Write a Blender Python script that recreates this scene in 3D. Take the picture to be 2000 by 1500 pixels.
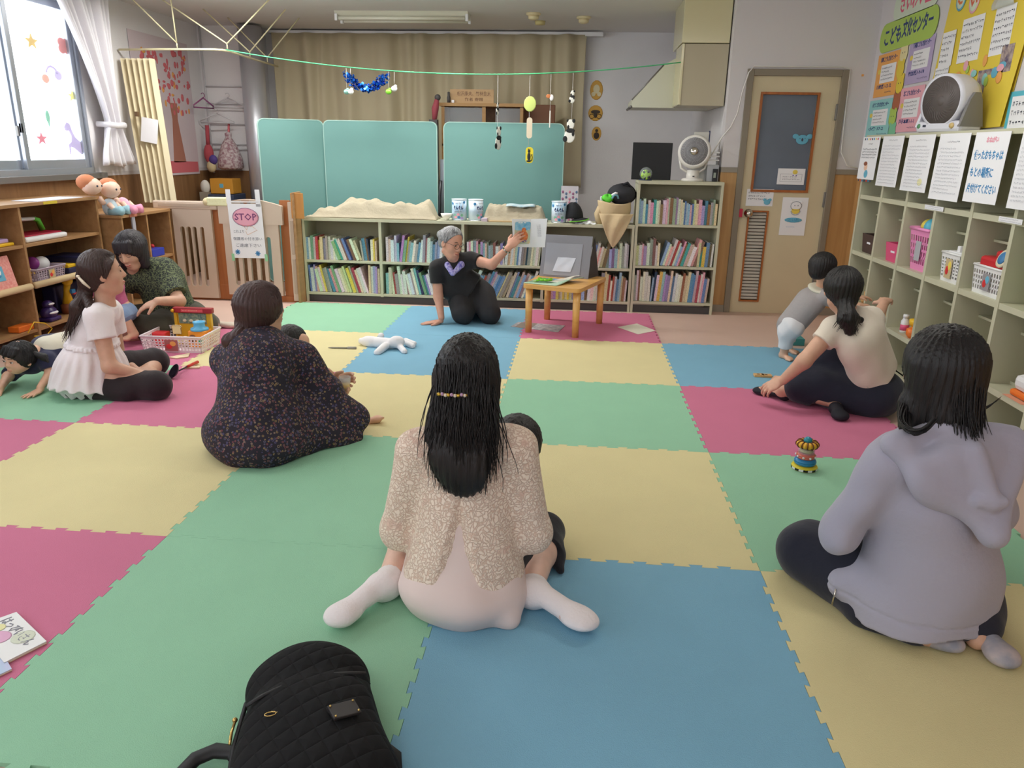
import bpy, bmesh, math, random
import numpy as np
from mathutils import Vector, Matrix, Euler
for o in list(bpy.data.objects): bpy.data.objects.remove(o)
SC = bpy.context.scene
COL = SC.collection
RND = random.Random(7)
# ------------------------------------------------------------------ camera
FL, YAW, PITCH, ROLL = 1464.3, -0.0783, 0.3043, 0.01765
CAM = Vector((0.3545, -2.1989, 1.3052))
_f = Vector((math.sin(YAW)*math.cos(PITCH), math.cos(YAW)*math.cos(PITCH), -math.sin(PITCH)))
_r = Vector((math.cos(YAW), -math.sin(YAW), 0)); _u = _r.cross(_f)
_c, _s = math.cos(ROLL), math.sin(ROLL)
_r, _u = _c*_r + _s*_u, -_s*_r + _c*_u
cam_data = bpy.data.cameras.new('camera'); cam_data.sensor_width = 36.0
cam_data.lens = FL/2000*36.0; cam_data.clip_start = 0.02; cam_data.clip_end = 80
cam = bpy.data.objects.new('camera', cam_data); COL.objects.link(cam)
cam.matrix_world = Matrix(((_r.x, _u.x, -_f.x, CAM.x), (_r.y, _u.y, -_f.y, CAM.y), (_r.z, _u.z, -_f.z, CAM.z), (0, 0, 0, 1)))
SC.camera = cam
def at(px, py, x=None, y=None, z=None):
 """a point of the room measured from the photograph: the sight line through a pixel met with a real plane"""
 d = _f + _r*((px-1000)/FL) + _u*((750-py)/FL)
 if x is not None: t = (x-CAM.x)/d.x
 elif y is not None: t = (y-CAM.y)/d.y
 else: t = (z-CAM.z)/d.z
 return CAM + d*t
# ------------------------------------------------------------------ world, light, exposure
W = bpy.data.worlds.new('overcast_sky'); SC.world = W; W.use_nodes = True
bg = W.node_tree.nodes['Background']; bg.inputs[0].default_value = (0.88, 0.94, 1.0, 1); bg.inputs[1].default_value = 5.2
SC.view_settings.view_transform = 'Standard'; SC.view_settings.look = 'None'
SC.view_settings.exposure = 0.0; SC.view_settings.gamma = 1.0; SC.view_settings.use_curve_mapping = False
SC.cycles.max_bounces = 7; SC.cycles.diffuse_bounces = 5; SC.cycles.glossy_bounces = 3
SC.cycles.transmission_bounces = 6; SC.cycles.transparent_max_bounces = 8
SC.cycles.caustics_reflective = False; SC.cycles.caustics_refractive = False
SC.cycles.sample_clamp_indirect = 6.0
XL, XR, YD, YB, H = -3.58, 2.60, 4.25, 6.20, 2.45      # left wall, right wall, door wall, back wall, ceiling
YR = -4.2                                              # wall behind the photographer
def area(name, loc, rot, sx, sy, power, col=(1, 1, 1), portal=False):
 l = bpy.data.lights.new(name, 'AREA'); l.shape = 'RECTANGLE'; l.size = sx; l.size_y = sy; l.energy = power; l.color = col
 o = bpy.data.objects.new(name, l); COL.objects.link(o); o.location = loc; o.rotation_euler = rot
 if portal: l.cycles.is_portal = True
 return o
WIN_Z0, WIN_Z1 = 1.09, 2.34
WIN_L = [(-3.6, -0.1), (0.35, 3.86)]                   # window openings in the left wall (y range)
WIN_R = [(-2.9, -1.1), (0.4, 2.0)]                     # openings added in the rear wall for fill daylight (x range)
for a, b in WIN_L:
 area('window_daylight', (XL-0.14, (a+b)/2, (WIN_Z0+WIN_Z1)/2), (0, math.radians(-90), 0), WIN_Z1-WIN_Z0, b-a, 1, portal=True)
for a, b in WIN_R:
 area('window_daylight', ((a+b)/2, YR-0.14, (WIN_Z0+WIN_Z1)/2), (math.radians(90), 0, 0), b-a, WIN_Z1-WIN_Z0, 1, portal=True)
# unseen ceiling lamps added as fill light, all in front of the alcove
FILL_LAMPS = [(-2.3, 3.9), (-.75, 3.9), (-1.9, 1.2), (1.3, 1.6), (-.4, -2.4)]
for x, y in FILL_LAMPS: area('ceiling_fill_light', (x, y, H-.10), (0, 0, 0), 1.25, .22, (30 if y > 3 else (14 if x > 1 else 8)), (1.0, .98, .93))
# ------------------------------------------------------------------ materials
def lin(c):
 return tuple(((v/255)/12.92 if v/255 <= 0.04045 else ((v/255+0.055)/1.055)**2.4) for v in c[:3]) + (1.0,)
_M = {}
def mat(name, rgb, rough=0.6, metal=0.0, bump=0.0, bscale=80.0, vary=0.0, vscale=6.0, alpha=1.0, emit=0.0, sheen=0.0, trans=0.0, spec=0.5, stretch=(1, 1, 1), rgb2=None):
 if name in _M: return _M[name]
 m = bpy.data.materials.new(name); m.use_nodes = True; nt = m.node_tree; N = nt.nodes; L = nt.links
 b = N['Principled BSDF']; b.inputs['Base Color'].default_value = lin(rgb); b.inputs['Roughness'].default_value = rough
 b.inputs['Metallic'].default_value = metal; b.inputs['Specular IOR Level'].default_value = spec
 if trans: b.inputs['Transmission Weight'].default_value = trans; b.inputs['IOR'].default_value = 1.2
 if alpha < 1: b.inputs['Alpha'].default_value = alpha
 if sheen: b.inputs['Sheen Weight'].default_value = sheen
 if emit: b.inputs['Emission Color'].default_value = lin(rgb); b.inputs['Emission Strength'].default_value = emit
 tc = N.new('ShaderNodeTexCoord'); mp = N.new('ShaderNodeMapping'); mp.inputs['Scale'].default_value = stretch
 L.new(tc.outputs['Object'], mp.inputs['Vector'])
 if vary or rgb2:
  n = N.new('ShaderNodeTexNoise'); n.inputs['Scale'].default_value = vscale; n.inputs['Detail'].default_value = 4
  L.new(mp.outputs[0], n.inputs['Vector'])
  mx = N.new('ShaderNodeMix'); mx.data_type = 'RGBA'
  c = lin(rgb); c2 = lin(rgb2) if rgb2 else tuple(v*(1-vary) for v in c[:3])+(1,)
  mx.inputs[6].default_value = c; mx.inputs[7].default_value = c2
  rp = N.new('ShaderNodeMapRange'); rp.inputs[1].default_value = 0.35; rp.inputs[2].default_value = 0.65
  L.new(n.outputs[0], rp.inputs[0]); L.new(rp.outputs[0], mx.inputs[0]); L.new(mx.outputs[2], b.inputs['Base Color'])
 if bump:
  n = N.new('ShaderNodeTexNoise'); n.inputs['Scale'].default_value = bscale; n.inputs['Detail'].default_value = 3
  L.new(mp.outputs[0], n.inputs['Vector'])
  bp = N.new('ShaderNodeBump'); bp.inputs['Strength'].default_value = min(1, bump); bp.inputs['Distance'].default_value = 0.01
  L.new(n.outputs[0], bp.inputs['Height']); L.new(bp.outputs[0], b.inputs['Normal'])
 _M[name] = m; return m
def wood(name, c1, c2, axis='Z', scale=3.0, rough=0.45, wall=False):
 if name in _M: return _M[name]
 m = mat(name, c1, rough); nt = m.node_tree; N = nt.nodes; L = nt.links; b = N['Principled BSDF']
 mp = [n for n in N if n.type == 'MAPPING'][0]
 s = {'X': (0.6, 9, 9), 'Y': (9, 0.6, 9), 'Z': (9, 9, 0.6)}[axis]; mp.inputs['Scale'].default_value = s
 n = N.new('ShaderNodeTexNoise'); n.inputs['Scale'].default_value = scale; n.inputs['Detail'].default_value = 6; n.inputs['Distortion'].default_value = 0.6
 L.new(mp.outputs[0], n.inputs['Vector'])
 r = N.new('ShaderNodeValToRGB'); r.color_ramp.elements[0].position = 0.3; r.color_ramp.elements[0].color = lin(c1)
 r.color_ramp.elements[1].position = 0.72; r.color_ramp.elements[1].color = lin(c2)
 L.new(n.outputs[0], r.inputs[0]); L.new(r.outputs[0], b.inputs['Base Color'])
 return m
def glass(name, rgb=(235, 240, 245), alpha=0.25, rough=0.1):
 return mat(name, rgb, rough, alpha=alpha)
# ------------------------------------------------------------------ mesh helpers
class MB:
 """collects shapes for ONE mesh object, with material slots"""
 def __init__(s): s.v = []; s.f = []; s.m = []; s.mats = []; s.smooth = []
 def slot(s, m):
  if m not in s.mats: s.mats.append(m)
  return s.mats.index(m)
 def add(s, vs, fs, m, M=None, sm=False):
  k = len(s.v); i = s.slot(m)
  if M is not None: vs = [M @ Vector(v) for v in vs]
  s.v += [tuple(v) for v in vs]
  for f in fs: s.f.append([k+a for a in f]); s.m.append(i); s.smooth.append(sm)
  return s
 def box(s, a, b, m, M=None, bev=0.0):
  x0, y0, z0 = a; x1, y1, z1 = b
  if x1 < x0: x0, x1 = x1, x0
  if y1 < y0: y0, y1 = y1, y0
  if z1 < z0: z0, z1 = z1, z0
  if bev > 0:
   bm = bmesh.new(); bmesh.ops.create_cube(bm, size=1)
   for v in bm.verts: v.co = Vector(((x0+x1)/2+v.co.x*(x1-x0), (y0+y1)/2+v.co.y*(y1-y0), (z0+z1)/2+v.co.z*(z1-z0)))
   bmesh.ops.bevel(bm, geom=bm.edges[:], offset=min(bev, (x1-x0)*.45, (y1-y0)*.45, (z1-z0)*.45), segments=2, affect='EDGES', profile=0.5)
   bm.verts.index_update(); s.add([v.co.copy() for v in bm.verts], [[v.index for v in f.verts] for f in bm.faces], m, M); bm.free(); return s
  vs = [(x0, y0, z0), (x1, y0, z0), (x1, y1, z0), (x0, y1, z0), (x0, y0, z1), (x1, y0, z1), (x1, y1, z1), (x0, y1, z1)]
  return s.add(vs, [(0, 3, 2, 1), (4, 5, 6, 7), (0, 1, 5, 4), (1, 2, 6, 5), (2, 3, 7, 6), (3, 0, 4, 7)], m, M)
 def prism(s, pts, z0, z1, m, M=None, sm=False):
  n = len(pts); vs = [(p[0], p[1], z0) for p in pts]+[(p[0], p[1], z1) for p in pts]
  fs = [list(range(n))[::-1], list(range(n, 2*n))]
  s.add(vs, fs, m, M); k = len(s.v)-2*n; i = s.slot(m)
  for a in range(n): s.f.append([k+a, k+(a+1) % n, k+n+(a+1) % n, k+n+a]); s.m.append(i); s.smooth.append(sm)
  return s
 def lathe(s, prof, m, M=None, seg=20, sm=True):
  vs = []; fs = []; n = len(prof)
  for r, z in prof:
   for k in range(seg): a = 2*math.pi*k/seg; vs.append((r*math.cos(a), r*math.sin(a), z))
  for j in range(n-1):
   for k in range(seg): fs.append((j*seg+k, j*seg+(k+1) % seg, (j+1)*seg+(k+1) % seg, (j+1)*seg+k))
  if prof[0][0] > 1e-5: fs.append(list(range(seg))[::-1])
  if prof[-1][0] > 1e-5: fs.append([(n-1)*seg+k for k in range(seg)])
  return s.add(vs, fs, m, M, sm)
 def tube(s, pts, r, m, seg=8, caps=True, sm=True, flat=1.0):
  pts = [Vector(p) for p in pts]; n = len(pts); vs = []; fs = []
  rs = r if hasattr(r, '__len__') else [r]*n
  up = None
  for i, p in enumerate(pts):
   t = (pts[min(i+1, n-1)]-pts[max(i-1, 0)]).normalized()
   if up is None: up = (Vector((0, 0, 1)) if abs(t.z) < .9 else Vector((1, 0, 0)))
   a = t.cross(up).normalized(); bb = a.cross(t).normalized(); up = bb
   for k in range(seg):
    th = 2*math.pi*k/seg; vs.append(p+a*math.cos(th)*rs[i]+bb*math.sin(th)*rs[i]*flat)
  for i in range(n-1):
   for k in range(seg): fs.append((i*seg+k, i*seg+(k+1) % seg, (i+1)*seg+(k+1) % seg, (i+1)*seg+k))
  if caps: fs.append(list(range(seg))[::-1]); fs.append([(n-1)*seg+k for k in range(seg)])
  return s.add(vs, fs, m, None, sm)
 def ball(s, c, r, m, M=None, seg=14, rings=9, sm=True):
  rx, ry, rz = r if hasattr(r, '__len__') else (r, r, r)
  vs = []; fs = []
  for j in range(rings+1):
   ph = math.pi*j/rings
   for k in range(seg):
    th = 2*math.pi*k/seg
    vs.append((c[0]+rx*math.sin(ph)*math.cos(th), c[1]+ry*math.sin(ph)*math.sin(th), c[2]-rz*math.cos(ph)))
  for j in range(rings):
   for k in range(seg): fs.append((j*seg+k, j*seg+(k+1) % seg, (j+1)*seg+(k+1) % seg, (j+1)*seg+k))
  return s.add(vs, fs, m, M, sm)
 def grid(s, fn, nu, nv, m, M=None, sm=True, thick=0.0):
  """sheet fn(u,v)->point, optionally with thickness"""
  P = [[Vector(fn(i/nu, j/nv)) for j in range(nv+1)] for i in range(nu+1)]
  vs = [p for r in P for p in r]; fs = []
  idx = lambda i, j: i*(nv+1)+j
  for i in range(nu):
   for j in range(nv): fs.append((idx(i, j), idx(i+1, j), idx(i+1, j+1), idx(i, j+1)))
  if thick:
   k = len(vs); off = []
   for i in range(nu+1):
    for j in range(nv+1):
     du = P[min(i+1, nu)][j]-P[max(i-1, 0)][j]; dv = P[i][min(j+1, nv)]-P[i][max(j-1, 0)]
     n = du.cross(dv); n = n.normalized() if n.length > 1e-9 else Vector((0, 0, 1)); off.append(P[i][j]-n*thick)
   vs = vs+off
   fs += [(k+idx(i, j), k+idx(i, j+1), k+idx(i+1, j+1), k+idx(i+1, j)) for i in range(nu) for j in range(nv)]
   rim = [idx(i, 0) for i in range(nu+1)]+[idx(nu, j) for j in range(1, nv+1)]+[idx(i, nv) for i in range(nu-1, -1, -1)]+[idx(0, j) for j in range(nv-1, 0, -1)]
   for a in range(len(rim)):
    p, q = rim[a], rim[(a+1) % len(rim)]; fs.append((q, p, k+p, k+q))
  return s.add(vs, fs, m, M, sm)
 def build(s, name, parent=None, loc=None):
  me = bpy.data.meshes.new(name)
  o3 = Vector(loc) if loc is not None else Vector((0, 0, 0))
  me.from_pydata([tuple(Vector(v)-o3) for v in s.v], [], s.f);
  for m in s.mats: me.materials.append(m)
  me.polygons.foreach_set('material_index', s.m); me.polygons.foreach_set('use_smooth', s.smooth); me.update()
  o = bpy.data.objects.new(name, me); COL.objects.link(o)
  if loc is not None: o.location = o3
  if parent is not None:
   o.parent = parent
   if loc is None: o.location = -parent_loc(parent)
   else: o.location = o3-parent_loc(parent)
  return o
def parent_loc(p):
 """world origin of an unrotated parent chain"""
 v = Vector(p.location)
 while p.parent: p = p.parent; v += Vector(p.location)
 return v
def tag(o, label=None, cat=None, group=None, kind=None):
 if label: o['label'] = label
 if cat: o['category'] = cat
 if group: o['group'] = group
 if kind: o['kind'] = kind
 return o
def thing(name, label, cat, loc=(0, 0, 0), group=None):
 o = bpy.data.objects.new(name, None); COL.objects.link(o); o.location = loc; o.empty_display_size = 0.05
 return tag(o, label, cat, group)
def struct(mb, name): return tag(mb.build(name), kind='structure')
def TR(loc, rx=0, ry=0, rz=0): return Matrix.Translation(Vector(loc)) @ Euler((math.radians(rx), math.radians(ry), math.radians(rz))).to_matrix().to_4x4()
def frame(o, xdir, ydir):
 """matrix with x along xdir, y along ydir, z out"""
 x = Vector(xdir).normalized(); y = Vector(ydir); y = (y-x*y.dot(x)).normalized(); z = x.cross(y); o = Vector(o)
 return Matrix(((x.x, y.x, z.x, o.x), (x.y, y.y, z.y, o.y), (x.z, y.z, z.z, o.z), (0, 0, 0, 1)))
def text_into(mb, body, size, m, M, align='CENTER', bold=0.0, depth=0.0004, width=None):
 """flat lettering added to the mesh, centred on the origin of M"""
 cu = bpy.data.curves.new('lettering', 'FONT'); cu.body = body; cu.size = size; cu.align_x = align; cu.align_y = 'CENTER'
 cu.resolution_u = 1; cu.offset = bold; cu.extrude = depth; cu.space_line = 1.1
 ob = bpy.data.objects.new('lettering', cu); COL.objects.link(ob)
 dg = bpy.context.evaluated_depsgraph_get(); dg.update(); me = bpy.data.meshes.new_from_object(ob.evaluated_get(dg))
 vs = [v.co.copy() for v in me.vertices]
 if width and vs:
  w = max(v.x for v in vs)-min(v.x for v in vs)
  if w > 0: vs = [Vector((v.x*width/w, v.y, v.z)) for v in vs]
 mb.add(vs, [list(p.vertices) for p in me.polygons], m, M)
 bpy.data.objects.remove(ob); bpy.data.curves.remove(cu); bpy.data.meshes.remove(me)
def scribble(mb, w, h, rows, m, M, seed=0, gap=0.25, size=None, z=0.0006):
 """rows of tiny illegible writing strokes, as small flat marks"""
 R = random.Random(seed); rh = h/rows
 for r in range(rows):
  x = -w/2; y = h/2-(r+.5)*rh; end = w/2*(1 if R.random() > .3 else R.uniform(.2, .9))
  cw = size or rh*.5
  while x < end:
   for q in range(3):
    a = R.uniform(-.2, .9)*cw; hh = R.uniform(.15, .5)*cw
    if R.random() < .5: vs = [(x, y+a*.5, z), (x+cw*.8, y+a*.5, z), (x+cw*.8, y+a*.5+cw*.13, z), (x, y+a*.5+cw*.13, z)]
    else:
     xx = x+R.uniform(0, .7)*cw; vs = [(xx, y-cw*.4, z), (xx+cw*.13, y-cw*.4, z), (xx+cw*.13, y+hh, z), (xx, y+hh, z)]
    mb.add(vs, [(0, 1, 2, 3)], m, M)
   x += cw*(1+gap)
 return mb
# ================================================================== THE ROOM
m_wall = mat('wall_paper_white', (216, 212, 214), 0.85, bump=0.15, bscale=220)
m_wallg = mat('wall_paint_grey', (234, 232, 234), 0.85, bump=0.15, bscale=60, vary=0.07, vscale=1.6)
m_ceil = mat('ceiling_paint', (226, 224, 222), 0.9)
m_floor = mat('floor_linoleum', (214, 184, 170), 0.42, vary=0.06, vscale=3)
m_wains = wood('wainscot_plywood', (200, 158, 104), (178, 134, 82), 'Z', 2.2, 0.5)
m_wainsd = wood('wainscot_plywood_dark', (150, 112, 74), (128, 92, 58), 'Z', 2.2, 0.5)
m_trim = mat('trim_grey', (150, 142, 128), 0.5)
m_alu = mat('aluminium', (176, 182, 192), 0.35, metal=0.6)
m_alud = mat('aluminium_dark', (128, 126, 124), 0.4, metal=0.5)
m_white = mat('white_plastic', (236, 236, 238), 0.4)
m_paper = mat('paper_white', (240, 240, 244), 0.7)
m_glass = mat('window_glass', (240, 246, 250), 0.05, alpha=0.12)
m_ink = mat('ink_dark', (62, 66, 86), 0.7)
m_inkg = mat('ink_grey', (140, 142, 152), 0.7)
m_blue = mat('ink_blue', (62, 136, 190), 0.6)
m_navyink = mat('ink_navy', (44, 64, 122), 0.6)
m_red = mat('red_paint', (214, 52, 56), 0.4)
m_black = mat('black_plastic', (28, 28, 32), 0.4)
m_cord = mat('white_cord', (226, 224, 220), 0.5)
b = MB(); b.box((XL-.2, YR-.2, -.12), (XR+.6, YB+.2, 0), m_floor); struct(b, 'floor')
b = MB(); b.box((XL-.2, YR-.2, H), (XR+.6, YB+.2, H+.12), m_ceil); struct(b, 'ceiling')
# left wall: plywood dado below, plain wall above, with the two window openings
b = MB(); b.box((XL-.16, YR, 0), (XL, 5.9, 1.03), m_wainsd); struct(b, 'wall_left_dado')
b = MB(); b.box((XL-.16, YR, 1.03), (XL-.002, 5.9, WIN_Z0-.03), m_wall)
b.box((XL-.16, YR, WIN_Z1), (XL, 5.9, H), m_wallg)
ys = [YR]+[v for w in WIN_L for v in w]+[5.9]
for a, c in zip(ys[::2], ys[1::2]): b.box((XL-.16, a, WIN_Z0-.03), (XL, c, WIN_Z1), m_wallg)
struct(b, 'wall_left')
n = 0
def slide_window(name, ax, p0, p1, stiles, inner):
 """aluminium sliding window: outer frame, sashes, panes, latch. ax 'y': in the left wall; 'x': in the rear wall"""
 def bx(mb, a0, a1, d0, d1, z0, z1, m, bev=0.0):
  if ax == 'y': mb.box((d0, a0, z0), (d1, a1, z1), m, bev=bev)
  else: mb.box((a0, d0, z0), (a1, d1, z1), m, bev=bev)
 d = inner
 b = MB(); s = -1
 bx(b, p0, p1, d-.10, d+.015, WIN_Z0-.03, WIN_Z0+.012, m_alu); bx(b, p0, p1, d-.10, d+.012, WIN_Z1-.04, WIN_Z1, m_alu)
 bx(b, p0, p0+.03, d-.10, d+.012, WIN_Z0, WIN_Z1, m_alu); bx(b, p1-.03, p1, d-.10, d+.012, WIN_Z0, WIN_Z1, m_alu)
 root = struct(b, name)
 edges = [p0+.03]+stiles+[p1-.03]
 for i in range(len(edges)-1):
  a0, a1 = edges[i]-(.02 if i else 0), edges[i+1]+(.02 if i < len(edges)-2 else 0); dd = d-(.035 if i % 2 else .075)
  b = MB(); bx(b, a0, a0+.045, dd, dd+.03, WIN_Z0+.012, WIN_Z1-.04, m_alu, .004); bx(b, a1-.045, a1, dd, dd+.03, WIN_Z0+.012, WIN_Z1-.04, m_alu, .004)
  bx(b, a0+.045, a1-.045, dd+.003, dd+.027, WIN_Z0+.012, WIN_Z0+.075, m_alu); bx(b, a0+.045, a1-.045, dd+.003, dd+.027, WIN_Z1-.09, WIN_Z1-.04, m_alu)
  sash = b.build('sash', root)
  b = MB(); bx(b, a0+.045, a1-.045, dd+.012, dd+.016, WIN_Z0+.075, WIN_Z1-.09, m_glass); b.build('pane', sash)
  if i % 2 == 0 and ax == 'y':
   b = MB(); bx(b, a1-.05, a1-.01, dd+.03, dd+.05, 1.33, 1.40, m_alud, .004); bx(b, a1-.04, a1-.02, dd+.05, dd+.07, 1.35, 1.42, m_alud, .004); b.build('latch', sash)
 b = MB(); bx(b, p0-.06, p1+.10, d-.02, d+.055, WIN_Z0-.075, WIN_Z0-.03, m_alud, .004); b.build('sill', root)
 return root
slide_window('window_1', 'y', *WIN_L[1], [1.25, 2.2, 3.13], XL)
slide_window('window_2', 'y', *WIN_L[0], [-2.7, -1.85, -1.0], XL)
# rear wall, behind the photographer, with windows added for fill daylight
b = MB(); b.box((XL-.2, YR-.16, 0), (XR+.2, YR, WIN_Z0-.03), m_wall); b.box((XL-.2, YR-.16, WIN_Z1), (XR+.2, YR, H), m_wall)
xs = [XL-.2]+[v for w in WIN_R for v in w]+[XR+.2]
for a, c in zip(xs[::2], xs[1::2]): b.box((a, YR-.16, WIN_Z0-.03), (c, YR, WIN_Z1), m_wall)
struct(b, 'wall_rear')
slide_window('window_added_3', 'x', *WIN_R[0], [-2.0], YR)
slide_window('window_added_4', 'x', *WIN_R[1], [1.2], YR)
# right wall
b = MB(); b.box((XR, YR, 0), (XR+.16, YD+.1, 1.15), m_wains); b.box((XR, YR, 1.19), (XR+.16, YD+.1, H), m_wall); b.box((XR-.008, YR, 1.15), (XR+.16, YD+.1, 1.19), m_trim); struct(b, 'wall_right')
# door wall with its opening
DX0, DX1, DZ = 1.70, 2.37, 1.88
b = MB()
b.box((1.52, YD, 0), (DX0-.05, YD+.12, 1.15), m_wains); b.box((1.52, YD, 1.19), (DX0-.05, YD+.12, H), m_wall)
b.box((DX1+.05, YD, 0), (XR, YD+.12, 1.15), m_wains); b.box((DX1+.05, YD, 1.19), (XR, YD+.12, H), m_wall)
b.box((DX0-.05, YD, DZ+.03), (DX1+.05, YD+.12, H), m_wall)
struct(b, 'wall_door_side')
b = MB(); b.box((1.52, YD-.008, 1.15), (DX0-.05, YD+.1, 1.19), m_trim); b.box((DX1+.05, YD-.008, 1.15), (XR, YD+.1, 1.19), m_trim); struct(b, 'trim_1')
b = MB(); b.box((1.52, YD-.008, 0), (DX0-.05, YD+.02, .06), m_trim); b.box((DX1+.05, YD-.008, 0), (XR, YD+.02, .06), m_trim); struct(b, 'baseboard_back')
# alcove side wall and back wall
b = MB(); b.box((1.52, YD+.12, 0), (1.68, YB, H), m_wallg); struct(b, 'wall_alcove_right')
b = MB(); b.box((-2.98, YB, 0), (1.68, YB+.16, H), m_wallg); struct(b, 'wall_back')
b = MB(); b.box((XL-.16, 5.9, 0), (-2.98, YB+.16, H), m_wallg); struct(b, 'wall_back_left')
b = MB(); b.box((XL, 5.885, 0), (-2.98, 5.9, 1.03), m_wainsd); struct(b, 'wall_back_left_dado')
m_steel = mat('brushed_steel', (206, 208, 216), 0.34, metal=0.6)
b = MB(); b.lathe([(.12, 0), (.12, 2.42)], m_steel, TR((-2.98, 5.80, .01)), seg=28); tag(b.build('steel_duct_pipe'), 'tall round shiny steel pipe running floor to ceiling beside the beige curtain', 'pipe')
# door
m_door = mat('door_paint', (214, 200, 166), 0.5, vary=.04, vscale=4)
m_dframe = mat('door_frame_paint', (136, 126, 110), 0.5)
b = MB(); b.box((DX0-.02, YD+.5, 0), (DX1+.4, YD+.6, H), m_wall); b.box((DX1+.05, YD+.12, 0), (DX1+.4, YD+.5, H), m_wall); struct(b, 'wall_light_leak_stop')  # unseen backing added to stop sky light leaking under the door
m_orangetrim = wood('door_moulding', (178, 106, 50), (150, 84, 38), 'Z', 3)
m_fglass = mat('frosted_glass', (112, 122, 138), 0.32, vary=.2, vscale=2.0)
b = MB()
for x0, x1 in ((DX0-.05, DX0), (DX1, DX1+.05)): b.box((x0, YD-.02, 0), (x1, YD+.13, DZ+.05), m_dframe, bev=.004)
b.box((DX0, YD-.02, DZ), (DX1, YD+.13, DZ+.05), m_dframe, bev=.004)
door = struct(b, 'door_1')
gx0, gx1, gz0, gz1 = 1.79, 2.21, 1.02, 1.745
vx0, vx1, vz0, vz1 = 1.785, 1.925, .11, .84
b = MB()                                                # leaf built around the glazing and the louvre
y0, y1 = YD+.01, YD+.05
b.box((DX0, y0, gz1), (DX1, y1, DZ), m_door); b.box((DX0, y0, gz0), (gx0, y1, gz1), m_door); b.box((gx1, y0, gz0), (DX1, y1, gz1), m_door)
b.box((DX0, y0, vz1), (DX1, y1, gz0), m_door); b.box((DX0, y0, vz0), (vx0, y1, vz1), m_door); b.box((vx1, y0, vz0), (DX1, y1, vz1), m_door); b.box((DX0, y0, .001), (DX1, y1, vz0), m_door)
leaf = b.build('door_leaf', door)
def ring(mb, x0, x1, z0, z1, y0, y1, w, m):
 mb.box((x0-w, y0, z0-w), (x1+w, y1, z0), m); mb.box((x0-w, y0, z1), (x1+w, y1, z1+w), m); mb.box((x0-w, y0, z0), (x0, y1, z1), m); mb.box((x1, y0, z0), (x1+w, y1, z1), m)
b = MB(); ring(b, gx0, gx1, gz0, gz1, YD-.004, YD+.02, .018, m_orangetrim); b.build('glass_moulding', leaf)
b = MB(); b.box((gx0, YD+.024, gz0), (gx1, YD+.03, gz1), m_fglass); tag(b.build('frosted_pane', leaf), 'frosted grey glass')
b = MB(); ring(b, vx0, vx1, vz0, vz1, YD-.004, YD+.02, .013, m_orangetrim); b.build('vent_moulding', leaf)
m_slat = mat('louvre_grey', (196, 190, 178), .5); m_dark = mat('dark_gap', (60, 54, 48), .8)
b = MB(); b.box((vx0, YD+.035, vz0), (vx1, YD+.045, vz1), m_dark)
for i in range(27):
 z = vz0+(i+.5)*(vz1-vz0)/27; b.box((vx0, -.004, -.010), (vx1, .004, .010), m_slat, M=Matrix.Translation((0, YD+.02, z)) @ Euler((math.radians(-32), 0, 0)).to_matrix().to_4x4())
b.build('vent_louvre', leaf)
m_chrome = mat('chrome', (206, 200, 190), .15, metal=1)
kn = at(1462, 417, y=YD-.03)
b = MB(); b.lathe([(.001, -.06), (.022, -.058), (.030, -.042), (.024, -.024), (.012, -.018), (.012, 0), (.034, .001), (.034, .008), (0, .009)][::-1], m_chrome, TR((kn.x+.005, YD+.002, kn.z), rx=-90));
tag(b.build('door_knob', leaf), 'round chrome knob')
b = MB()
for z in (.25, .95, 1.62): b.box((DX1-.012, YD-.012, z-.06), (DX1+.012, YD+.012, z+.06), m_alud, bev=.003)
b.build('hinge', leaf)
b = MB(); b.box((1.765, YD-.006, .985-.10), (1.80, YD-.001, .985-.04), m_red); # red tab by the knob
b = MB(); b.box((DX0-.004, YD-.026, kn.z-.03), (DX0+.022, YD-.020+.03, kn.z+.035), mat('red_tape', (190, 44, 70), .6)); b.build('red_tab', leaf)
def sheet(name, label, cat, M, w, h, m=m_paper, th=.0016, group=None, curl=0.0, parts=None):
 """a sheet of paper as its own thing; M has x across, y up, z out of the sheet; origin at centre"""
 b = MB()
 if curl: b.grid(lambda u, v: ((u-.5)*w, (v-.5)*h, curl*(math.sin(u*3.1)*.5+.5*math.cos(v*4+u))), 8, 8, m, thick=th, M=M)
 else: b.box((-w/2, -h/2, -th), (w/2, h/2, 0), m, M=M)
 if parts: parts(b)
 return tag(b.build(name), label, cat, group)
def face(p, X=None): return frame(p, (1, 0, 0), (0, 0, 1))      # facing the room from a back wall: z = -Y
def MY(px, py, y): return frame(at(px, py, y=y), (1, 0, 0), (0, 0, 1))
# papers on the door
m_yel = mat('yellow_print', (232, 208, 92), .6); m_sky = mat('sky_print', (104, 178, 206), .6); m_pinkp = mat('pink_print', (232, 160, 176), .6)
def p1(b):
 M = MY(1545, 345, YD+.016); scribble(b, .13, .04, 2, m_ink, M @ Matrix.Translation((0, -.012, 0)), 3);
 for x in (-.085, .085): b.add([(x-.0007, -.04, .0006), (x+.0007, -.04, .0006), (x+.0007, .02, .0006), (x-.0007, .02, .0006)], [(0, 1, 2, 3)], m_ink, M)
 for z in (-.04, .02): b.add([(-.085, z-.0007, .0006), (.085, z-.0007, .0006), (.085, z+.0007, .0006), (-.085, z+.0007, .0006)], [(0, 1, 2, 3)], m_ink, M)
 b.ball((0.028, .036, .001), (.02, .018, .0015), m_yel, M)
 for x in (.015, .04): b.ball((x, .010, .001), (.006, .004, .001), mat('purple_print', (126, 92, 176), .6), M)
sheet('door_notice', 'small framed white notice with a yellow blob, stuck on the frosted door glass', 'notice', MY(1545, 345, YD+.016), .215, .125, parts=p1)
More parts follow.
